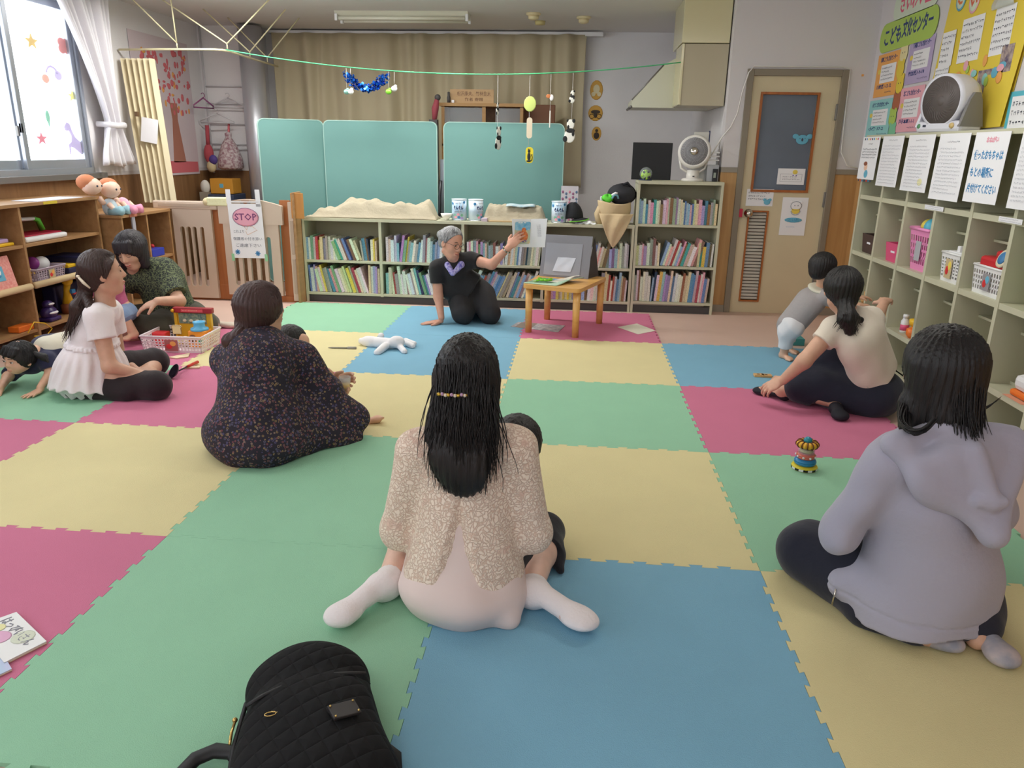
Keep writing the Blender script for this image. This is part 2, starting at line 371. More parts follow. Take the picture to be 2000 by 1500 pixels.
def p2(b):
 M = MY(1484, 386, YD-.002); scribble(b, .17, .075, 3, m_ink, M @ Matrix.Translation((-.008, .012, 0)), 5)
 b.ball((.062, -.035, .001), (.026, .022, .0015), m_sky, M); b.ball((.040, -.016, .001), (.012, .012, .0015), m_sky, M); b.ball((.084, -.016, .001), (.012, .012, .0015), m_sky, M)
sheet('door_notice', 'white handwritten notice with a blue bear shape, above the door knob', 'notice', MY(1484, 386, YD+.004), .215, .135, parts=p2)
def p3(b):
 M = MY(1550, 423, YD+.002)
 b.ball((.0, -.028, .001), (.072, .020, .0015), m_sky, M); text_into(b, 'といれ', .03, m_blue, M @ Matrix.Translation((0, -.028, .003)))
 b.ball((.01, .05, .001), (.034, .03, .0015), m_yel, M); b.ball((.01, .085, .0012), (.042, .034, .0018), m_paper, M)
 for x in (-.03, .05): b.ball((x, .115, .0012), (.012, .012, .0018), m_paper, M)
 for x in (-.002, .024): b.ball((x, .088, .003), (.003, .005, .001), m_ink, M)
 b.tube([M @ Vector((.01+.044*math.cos(a), .085+.036*math.sin(a), .002)) for a in [i*.4 for i in range(17)]], .0012, m_ink, 4)
 b.tube([M @ Vector((.01+.037*math.cos(a), .045+.033*math.sin(a), .002)) for a in [math.pi+i*.4 for i in range(9)]], .0012, m_ink, 4)
 scribble(b, .10, .014, 1, m_blue, M @ Matrix.Translation((0, -.085, 0)), 4)
sheet('door_poster', 'tall white poster with a cream bear above a blue oval, on the lower door', 'poster', MY(1550, 423, YD+.004), .205, .305, parts=p3)
b = MB(); M = MY(1567, 273, YD+.016)
b.ball((0, 0, 0), (.050, .038, .0015), m_sky, M); b.ball((-.055, .025, 0), (.024, .02, .0015), m_sky, M); b.ball((.055, .025, 0), (.024, .02, .0015), m_sky, M); b.ball((0, .0, .002), (.008, .013, .001), m_ink, M)
for x in (-.02, .02): b.ball((x, .01, .002), (.003, .004, .001), m_ink, M)
tag(b.build('koala_sticker'), 'pale blue koala face cut-out stuck on the frosted door glass', 'sticker')
# ------------------------------------------------------------------ foam floor mats, one object per tile
mc = {'P': ((206, 116, 148), 'pink'), 'G': ((148, 200, 166), 'green'), 'Y': ((222, 210, 158), 'yellow'), 'B': ((124, 176, 202), 'blue')}
mm = {k: mat('foam_'+v[1], v[0], .82, bump=.25, bscale=350, vary=.03, vscale=5) for k, v in mc.items()}
def teeth(p, q, n=22, amp=.014, flip=False, plain=False):
 """polyline from p to q with dovetail teeth; shared by both neighbours"""
 if plain: return [p]
 d = ((q[0]-p[0]), (q[1]-p[1])); L = math.hypot(*d); d = (d[0]/L, d[1]/L); nn = (-d[1], d[0]); out = [p]; s = L/n
 for i in range(n):
  a = i*s; sg = 1 if i % 2 else -1
  if i == 0 or i == n-1: continue
  x0, x1 = a+s*.12, a+s*.88; w = s*.13
  if i % 2:
   out += [(p[0]+d[0]*x0, p[1]+d[1]*x0), (p[0]+d[0]*(x0-w)+nn[0]*amp, p[1]+d[1]*(x0-w)+nn[1]*amp),
     (p[0]+d[0]*(x1+w)+nn[0]*amp, p[1]+d[1]*(x1+w)+nn[1]*amp), (p[0]+d[0]*x1, p[1]+d[1]*x1)]
 return out
layout = {3: {-2: 'G', -1: 'B', 0: 'P'}, 2: {-3: 'P', -2: 'Y', -1: 'B', 0: 'Y', 1: 'B'}, 1: {-4: 'Y', -3: 'G', -2: 'P', -1: 'Y', 0: 'G', 1: 'P'},
          0: {-3: 'P', -2: 'Y', -1: 'G', 0: 'Y', 1: 'G'}, -1: {-3: 'G', -2: 'P', -1: 'G', 0: 'B', 1: 'Y'}, -2: {-2: 'Y', -1: 'B', 0: 'G', 1: 'P'}}
has = lambda i, j: j in layout and i in layout[j]
MATH = .012
where = {}
for j, row in layout.items():
 for i, k in row.items():
  if j == 1 and i == -4: continue
  E = .0012; x0, x1, y0, y1 = i, i+1, j, j+1
  # outlines: every edge is toothed, neighbours share the very same line, so the tiles lock together
  bot = teeth((x0, y0), (x1, y0)); rgt = teeth((x1, y0), (x1, y1)); top = teeth((x0, y1), (x1, y1))[1:][::-1]; lft = teeth((x0, y0), (x0, y1))[1:][::-1]
  pts = bot+rgt+[(x1, y1)]+top+[(x0, y1)]+lft
  cx, cy = x0+.5, y0+.5; pts = [(cx+(a-cx)*(1-E), cy+(c-cy)*(1-E)) for a, c in pts]
  if (i, j) in ((-3, 2),): pts = [(a, c) for a, c in pts]
  bm = bmesh.new(); vs = [bm.verts.new((a-cx, c-cy, MATH)) for a, c in pts]; f = bm.faces.new(vs)
  r = bmesh.ops.extrude_face_region(bm, geom=[f]); bmesh.ops.translate(bm, vec=(0, 0, -MATH), verts=[e for e in r['geom'] if isinstance(e, bmesh.types.BMVert)])
  bmesh.ops.recalc_face_normals(bm, faces=bm.faces[:]); bmesh.ops.triangulate(bm, faces=[g for g in bm.faces if len(g.verts) > 4])
  me = bpy.data.meshes.new('foam_mat'); bm.to_mesh(me); bm.free(); me.materials.append(mm[k])
  o = bpy.data.objects.new('foam_mat', me); COL.objects.link(o); o.location = (cx, cy, .0005)
  where[(i, j)] = o
ML = {(-2, 3): 'green foam floor mat in front of the low bookcase beside the safety gate', (-1, 3): 'blue foam floor mat under the kneeling reader, against the bookcase',
 (0, 3): 'dusty pink foam floor mat under the small wooden table', (-3, 2): 'pink foam floor mat under the white toy basket', (-2, 2): 'pale yellow foam floor mat carrying the grey stick',
 (-1, 2): 'blue foam floor mat under the white stuffed toy', (0, 2): 'pale yellow foam floor mat just in front of the pink table mat', (1, 2): 'blue foam floor mat with the wooden blocks, by the standing toddler',
 (-3, 1): 'green foam floor mat under the crawling toddler', (-2, 1): 'pink foam floor mat between the woman in white and the floral dress', (-1, 1): 'pale yellow foam floor mat under the bare child foot',
 (0, 1): 'green foam floor mat, second toward the camera from the pink table mat', (1, 1): 'deep pink foam floor mat under the woman in navy trousers', (-3, 0): 'pink foam floor mat at the picture edge, beside the large tan-yellow mat',
 (-2, 0): 'tan-yellow foam floor mat behind the hem of the floral dress', (-1, 0): 'green foam floor mat touching the front of the floral dress', (0, 0): 'pale yellow foam floor mat just beside the lace cardigan shoulder',
 (1, 0): 'green foam floor mat carrying the ring stacking toy', (-3, -1): 'green foam floor mat at the lower picture edge, mostly out of view', (-2, -1): 'pink foam floor mat carrying the two picture books',
 (-1, -1): 'large green foam floor mat under the black quilted backpack', (0, -1): 'large blue foam floor mat in front of the lace cardigan woman, nearest the camera', (1, -1): 'yellow foam floor mat under the woman in the grey hoodie',
 (-2, -2): 'yellow foam floor mat below the picture, left of the backpack', (-1, -2): 'blue foam floor mat below the picture under the backpack strap', (0, -2): 'green foam floor mat below the large blue mat', (1, -2): 'pink foam floor mat below the hoodie woman'}
for k, o in where.items():
 if k[1] == -2: bpy.data.objects.remove(o); continue
 tag(o, ML[k], 'floor mat', 'interlocking foam floor mats')
# ================================================================== FURNITURE ALONG THE BACK
m_case = mat('shelf_laminate_greygreen', (200, 198, 172), .5, vary=.05, vscale=5)
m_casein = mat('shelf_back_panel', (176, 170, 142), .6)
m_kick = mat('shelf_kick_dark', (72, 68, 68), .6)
m_wood = wood('shelf_birch', (178, 138, 94), (156, 116, 76), 'Y', 2.5, .45)
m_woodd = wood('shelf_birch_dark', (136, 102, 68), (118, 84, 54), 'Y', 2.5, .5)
m_woodedge = mat('shelf_birch_edge', (226, 186, 130), .5)
FY = 4.10
def bookcase(name, label, x0, x1, bays, boards, top, depth=.30):
 """open bookcase: side panels, top, kick, back, dividers and boards each a part"""
 r = thing(name, label, 'bookcase', (x0, FY, 0)); T = .02; y1 = FY+depth
 P = lambda n, *bx: [MBp.box(a, c, m) for MBp in [MB()] for a, c, m in bx][0].build(n, r)
 P('side_panel', ((x0, FY, 0), (x0+T, y1, top-T), m_case)); P('side_panel', ((x1-T, FY, 0), (x1, y1, top-T), m_case))
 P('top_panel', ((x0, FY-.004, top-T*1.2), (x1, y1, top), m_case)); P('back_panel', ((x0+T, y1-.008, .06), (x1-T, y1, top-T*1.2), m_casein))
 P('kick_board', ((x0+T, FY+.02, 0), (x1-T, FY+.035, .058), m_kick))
 xs = [x0+T]+bays+[x1-T]
 for q in bays: P('divider', ((q-T*.6, FY+.001, .06), (q+T*.6, y1-.008, top-T*1.2), m_case))
 for i in range(len(xs)-1):
  a = xs[i]+(T*.6 if i else 0); c = xs[i+1]-(T*.6 if i < len(xs)-2 else 0)
  for z in boards: P('shelf_board', ((a, FY+.003, z-.02), (c, y1-.008, z), m_case))
 return r
LX = [-1.28, -.575, .10]; LB = [.085, .365]
bookcase('low_bookcase', 'long low grey-green bookcase packed with picture books behind the kneeling reader', -1.95, .845, LX, LB, .72)
bookcase('tall_bookcase', 'taller three-shelf grey-green bookcase carrying a white fan beside the door', .85, 1.53, [], [.095, .395, .735], 1.075)
# books -------------------------------------------------------------
m_page = mat('book_pages', (232, 226, 210), .8)
def cover_mat():
 m = mat('book_cover', (255, 255, 255), .45); nt = m.node_tree; N = nt.nodes; L = nt.links; b = N['Principled BSDF']
 oi = N.new('ShaderNodeObjectInfo'); tc = [n for n in N if n.type == 'TEX_COORD'][0]
 mp = N.new('ShaderNodeMapping'); mp.inputs['Scale'].default_value = (1, 1, 1)
 ad = N.new('ShaderNodeVectorMath'); ad.operation = 'MULTIPLY_ADD'; cb = N.new('ShaderNodeCombineXYZ')
 L.new(oi.outputs['Random'], cb.inputs[0]); L.new(oi.outputs['Random'], cb.inputs[2]); ad.inputs[1].default_value = (9, 9, 9)
 L.new(cb.outputs[0], ad.inputs[0]); L.new(tc.outputs['Object'], ad.inputs[2])
 n = N.new('ShaderNodeTexNoise'); n.inputs['Scale'].default_value = 110; n.inputs['Detail'].default_value = 1
 mp.inputs['Scale'].default_value = (1.6, 1, 1.0); L.new(ad.outputs[0], mp.inputs[0]); L.new(mp.outputs[0], n.inputs['Vector'])
 gt = N.new('ShaderNodeMath'); gt.operation = 'GREATER_THAN'; gt.inputs[1].default_value = .57; L.new(n.outputs[0], gt.inputs[0])
 n2 = N.new('ShaderNodeTexNoise'); n2.inputs['Scale'].default_value = 14; L.new(ad.outputs[0], n2.inputs['Vector'])
 hs = N.new('ShaderNodeHueSaturation'); L.new(oi.outputs['Color'], hs.inputs['Color']); hs.inputs['Value'].default_value = .70; hs.inputs['Saturation'].default_value = 1.35
 ma = N.new('ShaderNodeMath'); ma.operation = 'MULTIPLY'; ma.inputs[1].default_value = .8; L.new(gt.outputs[0], ma.inputs[0])
 mx = N.new('ShaderNodeMix'); mx.data_type = 'RGBA'; L.new(ma.outputs[0], mx.inputs[0]); L.new(oi.outputs['Color'], mx.inputs[6]); L.new(hs.outputs[0], mx.inputs[7])
 L.new(mx.outputs[2], b.inputs['Base Color']); return m
m_cover = cover_mat()
BC = [('white', (232, 230, 226), 14), ('cream', (224, 212, 180), 7), ('grey', (168, 166, 160), 4), ('pale blue', (160, 192, 214), 5), ('blue', (104, 146, 186), 3), ('pink', (226, 176, 182), 4),
      ('red', (188, 84, 84), 1), ('green', (136, 180, 144), 1), ('teal', (86, 158, 158), 2), ('yellow', (226, 202, 92), 2), ('lilac', (172, 154, 196), 2), ('brown', (146, 112, 88), 2), ('navy', (48, 60, 104), 1)]
_bp = [c for c in BC for _ in range(c[2])]
def book(th, h, d, coln, rgb, x, y, z, lean, label, group):
 bm = MB(); c = .0018
 bm.box((0, .003, .002), (th, d-.002, h-.003), m_page); bm.box((-.0001, 0, 0), (c, d, h), m_cover); bm.box((th-c, 0, 0), (th+.0001, d, h), m_cover); bm.box((0, -.0002, 0), (th, c, h), m_cover)
 o = bm.build('picture_book'); o.location = (x, y, z); o.rotation_euler = (0, lean, 0); o.color = lin(rgb)
 return tag(o, label, 'book', group)
def ordn(k):
 w = 'first second third fourth fifth sixth seventh eighth ninth tenth eleventh twelfth thirteenth fourteenth fifteenth sixteenth seventeenth eighteenth nineteenth twentieth'.split()
 t = {2: 'twenty', 3: 'thirty', 4: 'forty'}
 return w[k-1] if k <= 20 else (t[k//10]+'-'+w[k % 10-1] if k % 10 else {30: 'thirtieth', 40: 'fortieth'}[k])
def fill(x0, x1, z, hr, thr, leans, where_, group, seed, start=0):
 """a shelf of books: upright runs and leaning runs; leans = list of (fraction, angle in degrees)"""
 R = random.Random(seed); x = x0+start; k = 0; cl = 0.0
 while True:
  fr = (x-x0)/(x1-x0); ang = 0
  for f, a in leans:
   if fr >= f: ang = a
  th = R.uniform(*thr); h = R.uniform(*hr); d = R.uniform(.17, .215)
  ang = math.radians(ang)
  if abs(ang-cl) > .02:
   x += max(0, math.sin(abs(ang))*h*.12); cl = ang
  wx = th/math.cos(ang)+.0006
  nx = x+wx
  if nx+max(0, math.sin(ang))*h*.98 > x1-.004: break
  xx = x;
  if ang < 0 and xx+math.sin(ang)*h < x0: x = x0-math.sin(ang)*h+.002; xx = x; nx = x+wx
  nm, rgb, _ = R.choice(_bp); rgb = tuple(max(0, min(255, v+R.randint(-14, 14))) for v in rgb); k += 1
  size = 'tall' if h > hr[0]+.7*(hr[1]-hr[0]) else ('short' if h < hr[0]+.25*(hr[1]-hr[0]) else ('thick' if th > .7*thr[1]+.3*thr[0] else 'thin'))
  st = 'leaning' if abs(ang) > .08 else 'upright'
  zz = z+(math.sin(ang)*0 if ang >= 0 else 0)+(math.sin(ang)*th if ang > 0 else 0)*1.0+.001
  if ang < 0: zz = z+.001
  book(th, h, d, nm, rgb, xx, FY+.012+R.uniform(0, .02), zz, ang, f'{size} {st} {nm} picture book, {ordn(k)} on {where_}', group)
  x = nx
 return k
nb = 0
BAYS = [(-1.93, -1.292), (-1.268, -.587), (-.563, .088), (.112, .825)]
nmB = ['shelf by the safety gate', 'shelf behind the reader', 'shelf behind the opened book', 'shelf behind the table']
T1 = [dict(leans=[(0, 0), (.40, -20), (.74, -7), (.86, 0)], hr=(.165, .205)), dict(leans=[(0, 0), (.2, 8), (.5, 3)], hr=(.15, .235), start=.03), dict(leans=[(0, 0), (.5, 5)], hr=(.15, .20), start=.02), dict(leans=[(0, 5), (.35, 12), (.7, 0)], hr=(.15, .22), start=.02)]
T0 = [dict(leans=[(0, -3), (.14, -12), (.3, -17), (.82, 0)], hr=(.20, .245)), dict(leans=[(0, 0), (.1, -6), (.3, -13), (.5, -16)], hr=(.17, .245), start=.02), dict(leans=[(0, 24), (.5, 20)], hr=(.19, .245), start=.02), dict(leans=[(0, 0), (.5, 3)], hr=(.17, .25), start=.01)]
for i, (a, c) in enumerate(BAYS):
 nb += fill(a, c, .365, thr=(.013, .027), where_='upper '+nmB[i], group='picture books in the low bookcase', seed=11+i, **T1[i])
 nb += fill(a, c, .085, thr=(.013, .027), where_='bottom '+nmB[i], group='picture books in the low bookcase', seed=21+i, **T0[i])
for j, (z, kw) in enumerate([(.095, dict(leans=[(0, 0), (.2, 4)], hr=(.20, .265))), (.395, dict(leans=[(0, 0), (.3, 16), (.75, 2)], hr=(.16, .23))), (.735, dict(leans=[(0, 0)], hr=(.15, .215)))]):
 nb += fill(.872, 1.508, z, thr=(.013, .026), where_=['bottom', 'middle', 'top'][j]+' shelf of tall bookcase', group='picture books in the tall bookcase', seed=41+j, **kw)
print('BOOKS', nb)
# ------------------------------------------------------------------ teal folding screens behind the bookcase
m_teal = mat('screen_teal_cloth', (106, 150, 146), .75, bump=.15, bscale=400)
m_tealedge = mat('screen_pale_edge', (156, 190, 182), .6)
def rrect(w, h, r, n=6):
 pts = []
 for cx, cz, a0 in ((w/2-r, h/2-r, 0), (-w/2+r, h/2-r, 90), (-w/2+r, -h/2+r, 180), (w/2-r, -h/2+r, 270)):
  for k in range(n+1): a = math.radians(a0+90*k/n); pts.append((cx+r*math.cos(a), cz+r*math.sin(a)))
 return pts
def screen(label, a, c, top=1.52, bot=.10, th=.035):
 a = Vector((*a, 0)); c = Vector((*c, 0)); w = (c-a).length; mid = (a+c)/2+Vector((0, 0, (top+bot)/2))
 M = frame(mid, c-a, (0, 0, 1)); r = thing('folding_screen', label, 'screen', ((a+c)/2))
 b = MB(); b.prism(rrect(w-.01, top-bot-.01, .05), -th/2, th/2, m_teal, M); b.build('fabric_panel', r)
 b = MB(); o = rrect(w, top-bot, .055); i = rrect(w-.014, top-bot-.014, .05); n = len(o)
 for z in (-th/2-.002, th/2+.002):
  b.add([(p[0], p[1], z) for p in o]+[(p[0], p[1], z) for p in i], [(k, (k+1) % n, n+(k+1) % n, n+k) for k in range(n)], m_tealedge, M)
 b.add([(p[0], p[1], -th/2-.002) for p in o]+[(p[0], p[1], th/2+.002) for p in o], [(k, (k+1) % n, n+(k+1) % n, n+k) for k in range(n)], m_tealedge, M)
 b.build('edge_band', r)
 b = MB()
 for s in (-.35, .35):
  p = a.lerp(c, .5+s); b.box((-.02, -.16, 0), (.02, .16, .03), m_alud, TR((p.x, p.y, 0), rz=math.degrees(math.atan2((c-a).y, (c-a).x))), bev=.004); b.box((p.x-.012, p.y-.012, .03), (p.x+.012, p.y+.012, bot+.03), m_alud)
 b.build('foot', r)
 return r
screen('teal folding screen panel angled away nearest the steel pipe', (-2.42, 4.45), (-1.93, 4.74))
screen('wide flat teal screen panel behind the long low bookcase, middle of three', (-1.92, 4.72), (-.89, 4.72))
screen('wide flat teal screen panel behind the milk powder cans, nearest the fan', (-.83, 4.70), (.235, 4.70))
b = MB(); b.box((-.885, 4.80, 0), (-.835, 4.84, 1.2), m_alu); b.tube([(-.86, 4.70, 1.02), (-.868, 4.69, .9), (-.872, 4.68, .74), (-.89, 4.66, .6)], .014, m_black, 6)
tag(b.build('umbrella_stand_pole'), 'grey pole with a dangling black strap seen between two teal screens', 'pole')
# ------------------------------------------------------------------ beige drapes on the back wall
m_drape = mat('drape_beige', (196, 184, 154), .85, bump=.2, bscale=300)
def drape(x0, x1, y, z0, z1, folds, seed, amp=.045):
 R = random.Random(seed); ph = [R.uniform(0, 6.3) for _ in range(6)]; fr = [folds*(.6+.25*q+R.uniform(-.1, .1)) for q in range(4)]
 def f(u, v):
  w = sum(math.sin(fr[q]*6.283*u+ph[q]+v*R2*(q-1.5)*.5)/(q+1) for q in range(4))
  return (x0+(x1-x0)*u+.01*math.sin(u*60+v*3), y-amp*w*(.55+.45*v)-.02, z1+(z0-z1)*v)
 R2 = 1.4
 return f
r = thing('drape_curtain', 'wide beige drape hanging in folds across the back wall', 'curtain', (-1.2, 6.12, 0))
b = MB(); b.grid(drape(-2.86, .40, 6.10, .92, 2.41, 17, 3), 420, 14, m_drape, thick=.004); b.build('cloth', r)
b = MB(); b.box((-2.9, 6.08, 2.41), (.55, 6.13, 2.435), m_white); b.build('rail', r)
b = MB(); b.box((.38, 6.06, 2.395), (.56, 6.14, 2.43), m_white); b.build('rail_end', r)
# ------------------------------------------------------------------ glass cabinet, board and sign in the alcove
m_cab = wood('cabinet_oak', (170, 130, 76), (150, 108, 58), 'X', 2)
c0, c1 = at(862, 207, y=5.5), at(1022, 207, y=5.5)
r = thing('glass_cabinet', 'wooden glass-fronted cabinet of files behind the teal screens', 'cabinet', ((c0.x+c1.x)/2, 5.5, 0)); zt = c0.z
b = MB()
b.box((c0.x, 5.5, 0), (c0.x+.03, 5.85, zt), m_cab); b.box((c1.x-.03, 5.5, 0), (c1.x, 5.85, zt), m_cab); b.box((c0.x-.02, 5.48, zt), (c1.x+.02, 5.86, zt+.03), m_cab); b.box((c0.x, 5.83, 0), (c1.x, 5.85, zt), m_woodd)
b.box((c0.x, 5.5, .9), (c1.x, 5.84, .93), m_cab); b.box((c0.x, 5.5, 1.32), (c1.x, 5.84, 1.34), m_cab); b.build('carcass', r)
mid = (c0.x+c1.x)/2
b = MB(); b.box((c0.x+.03, 5.505, .95), (mid+.02, 5.51, zt-.01), m_glass); b.box((mid+.13, 5.515, .95), (c1.x-.03, 5.52, zt-.01), m_glass); b.build('sliding_glass', r)
b = MB(); b.box((mid+.0, 5.50, .95), (mid+.035, 5.515, zt), m_cab); b.build('door_stile', r)
fc = [(150, 160, 200), (90, 106, 176), (92, 100, 170), (216, 206, 60), (210, 200, 54), (222, 212, 70), (226, 222, 200), (100, 100, 160), (124, 120, 170), (200, 60, 80), (196, 70, 96), (230, 230, 230)]
for i, c in enumerate(fc):
 o = MB().box((0, 0, 0), (.036, .24, .20), mat('file_%d' % i, c, .4), bev=.003).build('file_binder'); o.location = (c0.x+.04+i*.0375, 5.56, 1.341)
 tag(o, ['pale', 'dark blue', 'indigo', 'first yellow', 'middle yellow', 'last yellow', 'cream', 'violet', 'dull violet', 'red', 'crimson', 'white'][i]+' file binder standing in the glass cabinet', 'binder', 'files in the glass cabinet')
s0 = at(922, 195, y=5.6)
r = thing('sign_board', 'long light wooden board with brown handwriting, lying on the glass cabinet top', 'sign', (s0.x, 5.6, zt+.03))
b = MB(); M = frame((s0.x, 5.585, zt+.031+.065), (1, 0, 0), (0, 0, 1)); b.box((-.215, -.065, -.02), (.215, .065, 0), wood('sign_board_wood', (188, 152, 104), (172, 136, 90), 'X', 2), M); b.build('board', r)
b = MB(); mbk = mat('sign_brown_ink', (112, 78, 58), .7); text_into(b, '松沢康夫、竹林金太', .045, mbk, M @ Matrix.Translation((.02, .022, .001)), width=.33); text_into(b, '作者 寄贈', .036, mbk, M @ Matrix.Translation((.02, -.03, .001)), width=.18); b.build('lettering', r)
b = MB(); p = at(880, 194, y=5.55); b.lathe([(.015, 0), (.018, .05), (.012, .07), (.012, .1), (0, .105)], m_kick, TR((p.x-.02, 5.56, zt+.03))); b.box((p.x+.01, 5.55, zt+.03), (p.x+.035, 5.57, zt+.06), m_paper)
tag(b.build('small_bottle'), 'tiny dark bottle with a white tag by the wooden sign', 'bottle')
q0, q1 = at(1022, 204, y=5.7), at(1085, 204, y=5.7)
b = MB(); b.box((q0.x, 5.70, .5), (q1.x, 5.72, q0.z+.0), mat('brown_board', (116, 74, 48), .6), bev=.008); tag(b.build('brown_board'), 'dark brown panel leaning beside the glass cabinet behind the screens', 'board')
b = MB(); p = at(848, 212, y=5.4); b.tube([(p.x, 5.4, p.z-.12), (p.x+.01, 5.4, p.z), (p.x+.03, 5.4, p.z+.09)], [.02, .035, .02], mat('red_cloth', (150, 66, 76), .8)); b.ball((p.x+.035, 5.4, p.z+.10), .03, m_kick); tag(b.build('folded_umbrella'), 'small red and black bundle poking up beside the glass cabinet', 'umbrella')
b = MB(); b.box((p.x-.05, 5.38, 0), (p.x+.03, 5.46, p.z-.10), m_kick); tag(b.build('umbrella_holder'), 'dark box holding the red bundle, behind the teal screens', 'holder')
# ------------------------------------------------------------------ ceiling light and detectors
a, c = at(668, 40, z=H-.06), at(932, 42, z=H-.06)
r = thing('ceiling_light', 'long unlit white twin-tube fluorescent fitting on the ceiling', 'light', (-1.25, 5.1, H))
ly = 5.12
b = MB(); b.add([(-1.86, ly-.12, H), (-.66, ly-.12, H), (-.66, ly+.12, H), (-1.86, ly+.12, H), (-1.86, ly-.05, H-.055), (-.66, ly-.05, H-.055), (-.66, ly+.05, H-.055), (-1.86, ly+.05, H-.055)], [(0, 1, 2, 3), (4, 7, 6, 5), (0, 4, 5, 1), (1, 5, 6, 2), (2, 6, 7, 3), (3, 7, 4, 0)], mat('fitting_enamel', (224, 222, 206), .4)); b.build('reflector', r)
for s in (-.085, .085): b = MB(); b.tube([(-1.83, ly+s, H-.055), (-.69, ly+s, H-.055)], .015, mat('tube_glass', (230, 228, 210), .3), 10); b.build('tube', r)
b = MB()
for x in (-1.85, -.67):
 for s in (-.085, .085): b.box((x-.012, ly+s-.018, H-.078), (x+.012, ly+s+.018, H-.02), m_white, bev=.003)
b.build('socket', r)
for k, (lx, lyy) in enumerate(FILL_LAMPS):  # fittings and glowing tubes made up to carry the added fill light
 r = thing('ceiling_light', 'added unseen fill lamp on the ceiling above the '+['pink mat by the window', 'blue mat near the door', 'pink mat beside the floral dress', 'green mat by the stacking toy', 'rear windows'][k], 'light', (lx, lyy, H), 'added fill lamps over the mats')
 b = MB(); b.box((lx-.63, lyy-.13, H-.05), (lx+.63, lyy+.13, H-.002), m_white, bev=.01); b.build('fitting', r)
 for s in (-.07, .07): b = MB(); b.tube([(lx-.6, lyy+s, H-.068), (lx+.6, lyy+s, H-.068)], .014, mat('fill_tube_lit', (255, 252, 242), .3, emit=6), 8); b.build('tube', r)
for nm, px, py, lb in (('smoke_detector', 1042, 33, 'domed cream smoke detector nearest the fluorescent fitting'), ('smoke_detector', 1140, 40, 'domed cream smoke detector nearest the range hood')):
 p = at(px, py, z=H-.03); r = thing(nm, lb, 'detector', (p.x, p.y, H))
 b = MB(); b.lathe([(.065, 0), (.065, -.012), (.05, -.022)], mat('detector_cream', (226, 212, 170), .5), TR((p.x, p.y, H))); b.build('base', r)
 b = MB(); b.lathe([(.048, -.022), (.046, -.045), (.03, -.055), (0, -.057)], mat('detector_cream', (226, 212, 170), .5), TR((p.x, p.y, H))); b.build('dome', r)
p = at(1055, 46, z=H-.02); b = MB(); b.lathe([(.05, 0), (.045, -.03), (0, -.034)], mat('detector_yellowed', (214, 200, 140), .5), TR((p.x, p.y, H))); tag(b.build('call_chime'), 'small yellowed round ceiling cover beside the two detectors', 'ceiling fitting')
# ------------------------------------------------------------------ range hood and duct on the alcove side
m_hood = mat('hood_enamel', (182, 172, 146), .42); m_duct = mat('duct_gloss', (214, 206, 166), .16, spec=.7)
r = thing('range_hood', 'cream metal kitchen range hood with boxed duct rising to the ceiling', 'range hood', (1.33, 4.6, 1.66))
b = MB(); b.box((1.14, 4.35, 2.125), (1.51, 4.95, H-.001), m_duct, bev=.004); tag(b.build('duct_box', r), 'glossy pale duct cover')
b = MB(); b.box((1.165, 4.35, 1.66), (1.51, 4.72, 2.12), m_hood, bev=.003); b.build('end_casing', r)
b = MB(); b.box((1.145, 4.345, 1.665), (1.165, 4.73, 2.12), m_duct, bev=.003); b.build('edge_strip', r)
b = MB()
prof = [(.80, 1.66), (1.51, 1.66), (1.51, 2.05), (1.14, 2.05), (1.05, 2.0), (.80, 1.72)]
b.prism([(x, z) for x, z in prof], -.0, .50, mat('hood_inner', (206, 206, 188), .45), Matrix(((1, 0, 0, 0), (0, 0, 1, 4.73), (0, 1, 0, 0), (0, 0, 0, 1)))); b.build('canopy', r)
b = MB(); b.tube([(.795, 4.73, 1.665), (.795, 5.24, 1.665)], .012, m_alud, 6); b.tube([(.80, 4.735, 1.72), (1.05, 4.735, 2.0)], .008, m_alud, 6); b.build('lip', r)
# ================================================================== CUBBY SHELF ALONG THE RIGHT WALL
CX, CY0, CW, NC = 2.30, 3.30, .386, 8
CZ = [.29, .67, 1.045]; CT = 1.43; T = .028; CB = XR-.004
cubby = thing('cubby_shelf', 'long pale green-grey pigeonhole shelf along the poster wall', 'shelf unit', (CX, CY0-CW*NC/2, 0))
def P(nm, a, c, m=m_case, par=cubby): return MB().box(a, c, m).build(nm, par)
ye = CY0-CW*NC
P('top_panel', (CX-.004, ye, CT-.024), (CB, CY0+T/2, CT)); P('kick_board', (CX+.03, ye, 0), (CX+.045, CY0-T/2, .055), m_kick)
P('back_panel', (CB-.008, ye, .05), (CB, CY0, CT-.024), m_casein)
for i in range(NC+1): y = CY0-CW*i; P('upright', (CX, y-T/2, 0), (CB-.008, y+T/2, CT-.024))
for z in [.055]+CZ:
 for i in range(NC): y = CY0-CW*i; P('shelf_board', (CX+.003, y-CW+T/2, z-T), (CB-.008, y-T/2, z))
for r_, z in enumerate([.055]+CZ[:-1]):
 for i in range(NC): y = CY0-CW*i; P('inner_ledge', (CB-.17, y-CW+T/2, z+.235), (CB-.008, y-T/2, z+.247))
for y, w in ((at(1826, 405, x=CX).y, .22), (at(1976, 428, x=CX).y, .19), (at(2000, 432, x=CX).y-.12, .2)):
 b = MB(); M = frame((CX-.004, y, 1.035), (0, -1, 0), (0, 0, 1)); b.box((-w/2, -.011, 0), (w/2, .012, .0015), m_paper, M); scribble(b, w*.9, .02, 2, m_inkg, M @ Matrix.Translation((0, 0, .0018)), int(y*100)); b.build('paper_label', cubby)
def pz(px, py): return at(px, py, x=CX)
def MX(y, z, x=CX, lean=0.0): return frame((x, y, z), (0, -1, 0), (lean, 0, 1))
